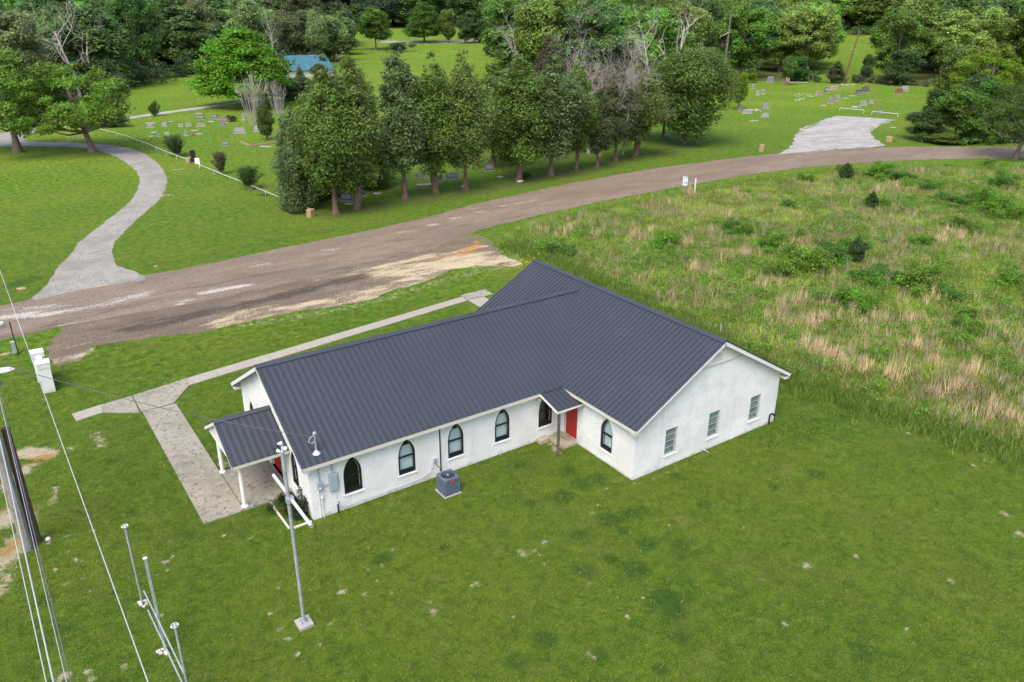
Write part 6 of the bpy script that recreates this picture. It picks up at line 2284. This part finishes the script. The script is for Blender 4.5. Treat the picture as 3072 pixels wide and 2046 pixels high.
# right thicket beside the road
for px, py, ty, w, v, t_, lab in [
    (2765, 420, 290, 130, 'broad0', DKG, 'dark leafy thicket tree nearest the white gravel lot'),
    (2860, 425, 215, 160, 'broad1', GRN, 'large mid-green bush in the middle of the roadside thicket'),
    (2960, 415, 195, 170, 'broad3', (.07, .15, .02), 'fresh green bush tree in the roadside thicket'),
    (2830, 430, 350, 120, 'broad2', OAK, 'low grey-green bush at the foot of the thicket'),
    (2920, 427, 330, 110, 'broad2', GRN, 'low bush between the thicket and the road'),
    (3010, 422, 320, 120, 'broad0', GRN, 'low green bush behind the leaning grey trunk'),
    (2800, 395, 225, 120, 'broad3', (.05, .09, .015), 'dark green bush behind the thicket front'),
    (3060, 420, 200, 130, 'oak0', (.08, .16, .02), 'feathery light green bush at the right picture edge'),
    (2905, 385, 180, 120, 'broad1', DKG, 'very dark tree deep in the thicket')]:
    plant(px, py, ty, w, v, t_, lab, 'bush', 'bush', 'bushes of the roadside thicket')
rt_tree = plant(3045, 478, 180, 260, 'lawnoak0', (.09, .155, .03), 'grey leaning tree at the road on the right edge with a sparse crown', 'oak_tree', lean=.12, leandir=math.atan2(rt[1], rt[0]))
plant(3010, 400, 225, 90, 'dead0', BRN, 'bare silvery branches in front of the roadside thicket', 'bare_tree')
# dead trees
for px, py, ty, w, v, lab in [(240, 290, 10, 190, 'dead0', 'large bleached dead tree in the left wood'), (280, 270, 22, 150, 'dead1', 'second bleached dead tree right of the largest one'), (105, 300, 75, 80, 'dead1', 'small broken dead tree at the left edge'), (125, 280, 90, 50, 'dead0', 'thin dead snag right of the broken one'), (818, 215, 22, 60, 'dead1', 'forked pale dead tree behind the bright green layered tree'), (1990, 300, -30, 190, 'dead1', 'tall white dead tree above the right end of the cedar row'), (1945, 290, 20, 130, 'dead0', 'leaning pale dead limbs beside the tall white dead tree'), (1560, 260, 10, 130, 'dead0', 'grey dead crown in the wood right of the far clearing'), (2700, 210, 85, 90, 'dead1', 'pale fallen dead limbs at the right edge of the far meadow')]:
    plant(px, py, ty, w, v, BRN, lab, 'dead_tree')
P = at(2168, 240)
sn = empty('broken_tree', tuple(P), 0, 'tall broken grey-brown trunk in front of the right wood', 'dead tree')
MB().tube([(0, 0, -.1), (.3, 0, 7), (.7, .1, 16)], [.36, .3, .2], 9).build('trunk', M['bark'], sn)
MB().tube([(.4, 0, 11.5), (-2.4, .6, 10.2)], [.14, .04], 5).build('limb', M['dead_bark'], sn)

# the woods: scattered along bands, taller at the back
def wood(region, n, vars_, tints, H, Rr, label, group, seed, mind=6.0):
    rng = np.random.default_rng(seed)
    poly = [xy(*q) for q in region]
    A = np.array(poly)
    lo_, hi_ = A.min(0), A.max(0)
    got = []
    tries = 0
    while len(got) < n and tries < n * 200:
        tries += 1
        p = rng.uniform(lo_, hi_)
        if not inside(poly, p[0], p[1]):
            continue
        if any(math.hypot(p[0] - q[0], p[1] - q[1]) < mind for q in got):
            continue
        got.append(p)
    for i, p in enumerate(got):
        t_ = tints[rng.integers(len(tints))]
        k = rng.uniform(1.25, 2.0)
        t_ = tuple(c * k for c in t_)
        vv = vars_[rng.integers(len(vars_))]
        shape = {'b': 'round-crowned', 'o': 'clumpy-crowned', 'p': 'pointed'}[vv[0]]
        br_ = t_[1] / max(t_[0], .001)
        hue = 'olive' if br_ < 1.15 else ('light green' if t_[1] > .30 else ('mid green' if t_[1] > .2 else 'dark green'))
        lab = hue + ' ' + shape + ' ' + label
        plant(rng.uniform(0, 3000), 300, 0, 0, vv, t_, lab, 'woodland_tree', 'tree', group,
              P=(p[0], p[1], float(gz(p[0], p[1]))), H=H * rng.uniform(.82, 1.15), Rr=Rr * rng.uniform(.8, 1.25))


ALLV = ['broad0', 'broad1', 'broad2', 'broad3', 'oak0', 'oak1', 'pine0', 'pine1']
wood([(-140, 330), (180, 300), (330, 268), (480, 232), (600, 212), (800, 190), (800, 130), (560, 140), (200, 165), (-140, 180)], 58, ALLV, [DKG, GRN, CED3, DKG, OLV, (.045, .1, .02)], 20, 7.0,
     'tree in the wood behind the left meadow', 'trees of the left wood', 301, 7.0)
wood([(-200, 165), (200, 150), (560, 125), (1000, 110), (1000, 60), (500, 62), (-200, 70)], 50, ALLV, [DKG, GRN, CED3, OLV, DKG], 22, 9.5,
     'tree far back in the wood behind the left meadow', 'far trees of the left wood', 302, 10)
wood([(1000, 82), (1500, 80), (1500, 52), (1000, 52)], 18, ['broad0', 'pine0', 'pine1', 'broad3'], [DKG, (.03, .05, .025)], 24, 13,
     'tree of the wood behind the far clearing', 'trees behind the far clearing', 303, 14)
wood([(1500, 262), (1960, 290), (2180, 238), (2330, 236), (2440, 236), (2440, 130), (2300, 110), (1500, 110)], 62, ['oak0', 'oak1', 'oak2', 'broad0', 'broad2', 'oak1', 'broad3'], [OAK, GRN, OAK, DKG, (.065, .12, .02)], 20.5, 8.2,
     'tree in the wood beyond the cedar row', 'oaks of the right wood', 304, 7.0)
wood([(790, 222), (1065, 200), (1065, 120), (790, 120)], 12, ['pine0', 'pine1', 'broad0', 'broad3'], [OLV, DKG, CED3, OLV], 15, 4.6,
     'tree in the group left of the far clearing', 'trees left of the far clearing', 308, 6)
wood([(1500, 108), (2440, 105), (2440, 60), (1500, 60)], 36, ALLV, [GRN, OAK, DKG], 23, 10.5,
     'tree far back in the wood beyond the cedar row', 'far trees of the right wood', 305, 13)
wood([(2660, 250), (2800, 250), (3300, 250), (3300, 130), (2720, 120), (2670, 180)], 48, ['oak0', 'oak1', 'oak2', 'broad1', 'broad3'], [OAK, GRN, DKG, OAK, (.07, .12, .018)], 21, 8.8,
     'tree in the wood behind the roadside thicket', 'trees of the far right wood', 306, 8.0)
wood([(2400, 100), (3300, 118), (3300, 62), (2400, 62)], 32, ALLV, [GRN, DKG, OAK], 23, 11,
     'tree in the wood closing the far right meadow', 'trees behind the far right meadow', 307, 13)
# the continuous wood on the far rise: one mass
rng = np.random.default_rng(400)
Vs, Fs, Ts, off = [], [], [], 0
for i in range(130):
    a = YAW + rng.uniform(-.75, .75)
    d = rng.uniform(480, 720)
    x_, y_ = CAM[0] + d * math.cos(a), CAM[1] + d * math.sin(a)
    h_ = rng.uniform(18, 24)
    lobes = [(x_ + rng.normal() * 5, y_ + rng.normal() * 5, float(gz(x_, y_)) + h_ * rng.uniform(.2, .85), rng.uniform(3.5, 6), rng.uniform(3, 5)) for _ in range(9)]
    V, Fc, T = crown_cloud(rng, lobes, 900, 1.1, .7, shell=.6, clump=.2, per=9)
    Vs.append(V)
    Fs.append(Fc + off)
    Ts.append(T)
    off += len(V)
fw_ = link(bpy.data.objects.new('far_woodland', mesh_np('far_woodland', np.concatenate(Vs), np.concatenate(Fs), M['leaf'], tone=np.concatenate(Ts))))
fw_.color = (.06, .10, .04, 1)
tag(fw_, 'unbroken dark wood on the rise along the horizon', 'woodland', kind='stuff')


# undergrowth along the foot of the woods
def thicket(name, lines, depth_m, h, n, size, tint, label, seed, cat='undergrowth'):
    rng = np.random.default_rng(seed)
    Vs, Fs, Ts, off = [], [], [], 0
    for ln in lines:
        P = np.array([xy(*q) for q in ln])
        seg = np.hypot(*(P[1:] - P[:-1]).T)
        L = seg.sum()
        m = max(2, int(L / (h * .55)))
        lobes = []
        for i in range(m):
            s = rng.uniform(0, L)
            k = min(len(seg) - 1, int(np.searchsorted(np.cumsum(seg), s)))
            t = 1 - (np.cumsum(seg)[k] - s) / seg[k]
            p = P[k] + (P[k + 1] - P[k]) * t
            q = p + rng.normal(size=2) * depth_m * .5
            r_ = h * rng.uniform(.3, .6)
            lobes.append((q[0], q[1], float(gz(q[0], q[1])) + r_ * rng.uniform(.5, 1.2), r_, r_ * .9))
        V, Fc, T = crown_cloud(rng, lobes, n, size, .6, shell=.4, clump=.25, per=9)
        Vs.append(V)
        Fs.append(Fc + off)
        Ts.append(T)
        off += len(V)
    o = link(bpy.data.objects.new(name, mesh_np(name, np.concatenate(Vs), np.concatenate(Fs), M['leaf'], tone=np.concatenate(Ts))))
    o.color = (*tint, 1)
    return tag(o, label, cat, kind='stuff')


thicket('undergrowth', [[(-100, 338), (180, 300), (330, 272), (480, 240), (600, 216), (700, 200)]], 3.5, 4.0, 9000, .28, (0.061, 0.112, 0.032), 'dark undergrowth along the edge of the left wood', 1)
thicket('undergrowth', [[(1940, 300), (2180, 240), (2300, 240), (2440, 243)]], 3, 4.0, 6000, .28, (0.072, 0.136, 0.032), 'undergrowth at the foot of the right wood', 2)
thicket('hedgerow', [[(2440, 246), (2560, 247), (2700, 253), (2790, 262)]], 1.2, 2.2, 6000, .17, (0.08, 0.104, 0.048), 'tangle of vines over the old fence below the far right meadow', 3, 'hedgerow')
thicket('undergrowth', [[(2440, 108), (2560, 102), (2700, 108)]], 4, 5.0, 3000, .4, (0.072, 0.144, 0.032), 'low green growth closing the top of the far right meadow', 4)
thicket('undergrowth', [[(2750, 424), (2900, 432), (3100, 424)]], 1.5, 1.6, 5000, .14, (0.088, 0.176, 0.032), 'low weeds between the roadside thicket and the road', 5)
thicket('undergrowth', [[(1000, 170), (860, 215), (780, 240)]], 3, 4.5, 3500, .3, (0.072, 0.112, 0.04), 'dark growth round the turquoise roofed shed', 6)


# ------------------------------------------------------------------ grasses
def blades(P, nb, h, w, lean, colr, rng, spread=.08, jit=.12):
    """tufts at P (n, 3): nb one-triangle blades each; colr (n, 3) linear colour per tuft"""
    n = len(P)
    k = n * nb
    B = np.repeat(P, nb, 0) + np.concatenate([rng.normal(size=(k, 2)) * spread, np.zeros((k, 1))], 1)
    hh = np.repeat(h, nb) * rng.uniform(.6, 1.25, k)
    a = rng.uniform(0, 2 * math.pi, k)
    b = rng.uniform(0, 2 * math.pi, k)
    ww = w * rng.uniform(.7, 1.3, k)
    l = lean * hh * rng.uniform(.2, 1.4, k)
    T = B + np.stack([np.cos(b) * l, np.sin(b) * l, hh], 1)
    s = np.stack([np.cos(a) * ww, np.sin(a) * ww, np.zeros(k)], 1)
    V = np.stack([B - s, B + s, T], 1).reshape(-1, 3)
    Fc = np.arange(k * 3).reshape(k, 3)
    C = np.repeat(colr, nb, 0) * (1 + rng.normal(size=(k, 1)) * jit)
    return V, Fc, np.clip(np.repeat(C, 3, 0), 0, 1)


def scatter(rng, poly, n):
    A = np.array(poly)
    lo_, hi_ = A.min(0), A.max(0)
    out = np.zeros((0, 2))
    while len(out) < n:
        p = rng.uniform(lo_, hi_, (n * 2, 2))
        out = np.concatenate([out, p[inside(poly, p[:, 0], p[:, 1])]])
    return out[:n]


def vnoise(x, y, s, seed):
    """smooth value noise"""
    r_ = np.random.default_rng(seed).random((64, 64))
    u, v = x / s, y / s
    i, j = np.floor(u).astype(int), np.floor(v).astype(int)
    f, g = u - i, v - j
    f, g = f * f * (3 - 2 * f), g * g * (3 - 2 * g)
    g00, g10, g01, g11 = r_[i % 64, j % 64], r_[(i + 1) % 64, j % 64], r_[i % 64, (j + 1) % 64], r_[(i + 1) % 64, (j + 1) % 64]
    return (g00 * (1 - f) + g10 * f) * (1 - g) + (g01 * (1 - f) + g11 * f) * g


def grass_object(name, parts, label, cat):
    off, Vs, Fs, Cs = 0, [], [], []
    for V, Fc, C in parts:
        Vs.append(V)
        Fs.append(Fc + off)
        Cs.append(C)
        off += len(V)
    o = link(bpy.data.objects.new(name, mesh_np(name, np.concatenate(Vs), np.concatenate(Fs), M['blade'], blade=np.concatenate(Cs))))
    return tag(o, label, cat, kind='stuff')


rng = np.random.default_rng(500)
# short lawn near the camera
lawn_poly = ov([(-60, 1640), (-60, 900), (260, 760), (900, 690), (1300, 640), (1700, 840), (2400, 1080), (2420, 1640)])
p = scatter(rng, lawn_poly, 110000)
d = np.hypot(p[:, 0] - CAM[0], p[:, 1] - CAM[1])
keep = rng.random(len(p)) < np.clip(1.35 - d / 60, .25, 1)
block = [[(-.4, -.02), (XE + .3, -.02), (L1, -W1 - .02), (L1 + W2, -W1 - .02), (L1 + W2, HV), (-.1, HV)],
         [(-3.8, 2.2), (.4, 2.2), (.4, 5.7), (-2.1, 5.7), (-2.1, 13.5), (-.9, 15.35), (8.9, 16.7), (19.9, 16.2), (20.7, 19.4), (8.9, 17.7), (-.8, 16.4), (-6.8, 15.4), (-6.7, 14.4), (-3.8, 13.6)],
         shoulder_pg, drive_pg, [(5.05, -1.75), (6.0, -1.75), (6.0, -.8), (5.05, -.8)], [(11.65, -1.35), (12.7, -1.35), (12.7, 0), (11.65, 0)], [(-2.75, -5.65), (-2.2, -5.65), (-2.2, -5.05), (-2.75, -5.05)]]
for b in block:
    keep &= ~inside(b, p[:, 0], p[:, 1])
p = p[keep]
sandw = np.zeros(len(p))
for ch, pts, w, st in land_strokes:
    if ch == 0:
        sandw = np.maximum(sandw, (seg_dist(pts, p[:, 0], p[:, 1]) < w * .8) * 1.0)
keep = (sandw < .5) | (rng.random(len(p)) < .12)
p = p[keep]
n1 = vnoise(p[:, 0] + 50, p[:, 1] + 50, .9, 1)
n2 = vnoise(p[:, 0] + 50, p[:, 1] + 50, 4.0, 2)
dkm = np.zeros(len(p))
for ch, pts, w, st in land_strokes:
    if ch == 1:
        dkm = np.maximum(dkm, np.clip(1.3 - seg_dist(pts, p[:, 0], p[:, 1]) / w, 0, 1))
base = np.array([.075, .15, .012])[None] * (1 - n2[:, None]) + np.array([.13, .195, .022])[None] * n2[:, None]
base = base * (.75 + .5 * n1[:, None])
dkm *= .55
base = base * (1 - dkm[:, None]) + np.array([.02, .085, .016])[None] * dkm[:, None]
yel = rng.random(len(p)) < .10
base[yel] = np.array([.24, .22, .08])
P3 = np.stack([p[:, 0], p[:, 1], np.zeros(len(p))], 1)
hgt = np.where(dkm > .4, .09, .05)
lawn = grass_object('lawn_grass', [blades(P3, 4, hgt, .011, .9, base, rng, .035)], 'short mown grass of the church lawn', 'grass')

# rough field
rng = np.random.default_rng(510)
mp = meadow_poly
A = np.array(mp)
view_poly = [q for q in mp]


def field_scatter(n, cellw):
    p = scatter(rng, mp, n * 3)
    d = np.hypot(p[:, 0] - CAM[0], p[:, 1] - CAM[1])
    a = np.arctan2(p[:, 1] - CAM[1], p[:, 0] - CAM[0])
    ok = (rng.random(len(p)) < np.clip(70 / d, .3, 1)) & (a > YAW - .68) & (a < YAW + .68)
    return p[ok][:n]


p = field_scatter(52000, 0)
dn = vnoise(p[:, 0], p[:, 1] + 90, 3.2, 11) * .6 + vnoise(p[:, 0], p[:, 1] + 90, 1.1, 12) * .4
g1, g2, dry, grey = np.array([.15, .235, .035]), np.array([.29, .35, .065]), np.array([.44, .34, .18]), np.array([.28, .23, .14])
mixv = rng.random(len(p))
col = g1 * (1 - mixv[:, None]) + g2 * mixv[:, None]
isdry = rng.random(len(p)) < np.clip((dn - .56) * 3.0, .08, .45)
col *= (.6 + .8 * vnoise(p[:, 0] + 5, p[:, 1] + 40, 1.7, 17))[:, None]
col[isdry] = np.where(rng.random((isdry.sum(), 1)) < .3, dry, grey)
hgt = np.where(isdry, rng.uniform(.25, .5, len(p)), rng.uniform(.15, .4, len(p)))
P3 = np.stack([p[:, 0], p[:, 1], np.zeros(len(p))], 1)
field = grass_object('field_grass', [blades(P3, 8, hgt, .022, .55, col, rng, .16, .2)], 'rough unmown field of green and grey-brown weeds', 'field grass')
# standing straw tufts
pts_straw = [Ov(x, y) for x, y in [(1460, 545), (1480, 555), (1500, 540), (1530, 545), (1550, 555), (1570, 565), (1545, 580), (1310, 535), (1290, 545), (1700, 520), (1720, 535), (1670, 500), (1640, 490), (1980, 600), (2010, 620), (2030, 630), (2060, 640), (2000, 640), (2030, 650), (2160, 560), (2180, 540), (2210, 550), (2200, 520), (1745, 640), (1755, 660), (1780, 620), (1790, 655), (1800, 700), (1830, 690), (1860, 745), (1890, 740), (1900, 700), (1920, 735), (1960, 720), (1980, 760), (2000, 770), (2020, 745), (1960, 810), (1985, 850), (1970, 860), (2050, 850), (2060, 870), (1860, 800), (1875, 815), (1900, 820), (1920, 830), (1935, 850), (2080, 700), (2095, 740), (2110, 770), (2130, 680), (2150, 700), (2240, 690), (2260, 740), (2290, 760), (2320, 780), (2290, 950), (2310, 970), (2340, 980), (2270, 960), (1600, 620), (1620, 640), (1580, 445), (1590, 450), (1370, 545), (1250, 535), (1230, 545), (2020, 440), (2050, 430), (1650, 560), (1660, 600), (1720, 590), (2230, 860), (2200, 900), (2150, 840), (2100, 800), (1810, 750), (1770, 730)]]
PS, CS, HS = [], [], []
for (x_, y_) in pts_straw:
    m = rng.integers(3, 13)
    for k in range(m):
        PS.append((x_ + rng.normal() * .38, y_ + rng.normal() * .3, 0))
        CS.append(np.array([.64, .48, .28]) * rng.uniform(.7, 1.15))
        HS.append(rng.uniform(.7, 1.15))
p = field_scatter(2600, 0)
dn2 = vnoise(p[:, 0] + 30, p[:, 1], 5, 21)
p = p[dn2 > .55]
for q in p:
    PS.append((q[0], q[1], 0))
    CS.append(np.array([.45, .36, .24]) * rng.uniform(.7, 1.1))
    HS.append(rng.uniform(.5, .95))
grass_object('straw_grass', [blades(np.array(PS), 11, np.array(HS), .016, .2, np.array(CS), rng, .10, .12)], 'standing tufts of dry straw-coloured grass in the rough field', 'dry grass')
# taller green verge between field and road, and along the mown edge
ed = []
for a, b, w, n in (([(1190, 540), (1300, 500), (1500, 458), (1700, 422), (1900, 394), (2150, 384), (2354, 382)], None, .8, 5000), ([(1180, 565), (1290, 600), (1370, 650), (1560, 740), (1790, 862), (2000, 935), (2354, 1048)], None, 1.3, 4500)):
    P = np.array(ov(a))
    seg = np.hypot(*(P[1:] - P[:-1]).T)
    cs_ = np.cumsum(seg)
    s = rng.uniform(0, cs_[-1], n)
    k = np.minimum(np.searchsorted(cs_, s), len(seg) - 1)
    t = 1 - (cs_[k] - s) / seg[k]
    q = P[k] + (P[k + 1] - P[k]) * t[:, None] + rng.normal(size=(n, 2)) * w * .6
    ed.append(q)
for q, cc_, lab in ((ed[0], (.15, .25, .03), 'bright green verge grass between the rough field and the road'), (ed[1], (.11, .18, .03), 'dark green tall weeds along the mown edge of the rough field')):
    P3 = np.concatenate([q, np.zeros((len(q), 1))], 1)
    c = np.array(cc_)[None] * (.7 + .7 * rng.random((len(q), 1)))
    grass_object('verge_grass', [blades(P3, 9, rng.uniform(.2, .45, len(q)), .02, .6, c, rng, .14, .2)], lab, 'verge grass')
# leafy weeds in the field
p = field_scatter(2600, 0)
dn = vnoise(p[:, 0] + 10, p[:, 1] + 70, 6, 31)
p = p[dn > .40][:2200]
lobes = [(a, b, rng.uniform(.15, .4), rng.uniform(.2, .55), rng.uniform(.2, .45)) for a, b in p]
for gx_, gy_, gr, gn in [(1240, 570, 2.2, 26), (1300, 580, 2, 20), (1500, 610, 2.2, 24), (1540, 590, 1.6, 16), (1620, 600, 2, 18), (1330, 545, 1.6, 14), (1860, 545, 2.5, 26), (1950, 470, 3, 26), (2080, 470, 3, 30), (2240, 440, 4, 50), (2180, 480, 4, 50), (2300, 500, 4, 50), (2120, 430, 3, 30), (2040, 405, 2, 20), (1990, 655, 2, 20), (1900, 600, 2, 20), (2100, 660, 2.4, 24), (2200, 640, 2, 16), (1980, 700, 1.6, 14), (2180, 770, 2, 14), (2260, 700, 2.2, 20), (1720, 620, 2, 20), (1650, 560, 2, 16), (2330, 620, 2.4, 20), (1700, 690, 1.4, 10), (1450, 500, 2, 16)]:
    c_ = Ov(gx_, gy_)
    for _ in range(gn):
        lobes.append((c_[0] + rng.normal() * gr * .55, c_[1] + rng.normal() * gr * .55, rng.uniform(.25, .65), rng.uniform(.25, .6), rng.uniform(.25, .5)))
V, Fc, T = crown_cloud(rng, lobes, 170000, .055, .6, shell=.3, clump=.35, per=10)
o = link(bpy.data.objects.new('field_weeds', mesh_np('field_weeds', V, Fc, M['leaf'], tone=T)))
o.color = (.14, .27, .03, 1)
tag(o, 'scattered leafy green weeds in the rough field', 'weeds', kind='stuff')
# bramble clumps that can be told apart
br = [(1995, 742, 1.3), (2490, 790, 1.6), (2420, 810, 1.5), (2300, 745, 1.2), (2620, 850, 1.3), (2740, 862, 1.4), (2560, 750, 1.0), (2190, 690, 1.1), (2240, 705, 1.0), (2630, 530, 1.5), (2700, 540, 1.2), (2530, 520, .8), (2420, 545, .8), (2860, 620, 1.4), (2930, 605, 1.3), (2990, 635, 1.6), (3010, 560, 1.5), (2890, 690, 1.0), (2580, 930, 1.2), (2540, 915, 1.0), (2350, 830, 1.1), (3040, 660, 1.3), (2790, 570, 1.0), (2960, 500, .8), (2620, 1075, .6), (1680, 760, 1.0), (2910, 1000, .8), (3020, 860, 1.1), (2850, 900, .9), (2900, 960, .8), (2760, 735, .9), (2360, 620, .7), (2640, 620, .8)]
for i, (px, py, s) in enumerate(br):
    P = at(px, py)
    t_ = [(.13, .27, .022), (.09, .20, .028), (.15, .26, .03)][i % 3]
    lab = ('broad ' if s > 1.25 else ('small ' if s < .95 else '')) + ['fresh green', 'dark green', 'yellowish green'][i % 3] + ' bramble clump ' + ('near the road' if py < 640 else ('in the middle' if py < 850 else 'near the mown edge')) + ' of the rough field, ' + ('left' if px < 2350 else ('centre' if px < 2750 else 'right'))
    plant(px, py, 0, 0, 'bush%d' % (i % 2), t_, lab, 'bramble_bush', 'bush', 'bramble clumps in the rough field', P=P, H=1.15 * s * [1, .8, 1.15][i % 3], Rr=1.1 * s)
plant(2565, 770, 0, 0, 'pine0', DKG, 'dark young conifer standing among the brambles', 'sapling', 'sapling', P=at(2565, 785), H=2.3, Rr=.85)
plant(2535, 535, 0, 0, 'pine1', DKG, 'small dark sapling at the far side of the rough field', 'sapling', 'sapling', P=at(2535, 540), H=2.2, Rr=.9)
plant(2615, 630, 0, 0, 'pine1', DKG, 'small dark sapling in the middle of the rough field', 'sapling', 'sapling', P=at(2612, 625), H=1.9, Rr=.7)
plant(1050, 500, 0, 0, 'bush0', (.06, .09, .03), 'grassy tuft at the foot of the two-stemmed cedar', 'tuft', 'tuft', P=at(1570, 538), H=.9, Rr=.7)
# stones
for i, (px, py, s, lab) in enumerate([(1560, 545, .35, 'white rock at the foot of the two-stemmed cedar'), (468, 800, .18, 'small brick lump in the grass beside the gravel shoulder'), (65, 868, .3, 'orange-tan lump in the ditch left of the drive mouth'), (1390, 560, .3, 'small stone beside the split cedar trunk'), (3010, 422, .5, 'pale rubble patch in the verge below the roadside thicket'), (2865, 424, .5, 'white stones in the verge left below the thicket')]):
    o_ = MB().lathe([(s * .9, -.04), (s, s * .3), (s * .7, s * .55), (s * .2, s * .65)], 7).build('rock', M['rock' if i not in (1, 2) else 'stone_tan'], None)
    o_.location = at(px, py)
    o_.scale = (1.3, .8, .7)
    o_.rotation_euler = (0, 0, i * 1.3)
    tag(o_, lab, 'rock')
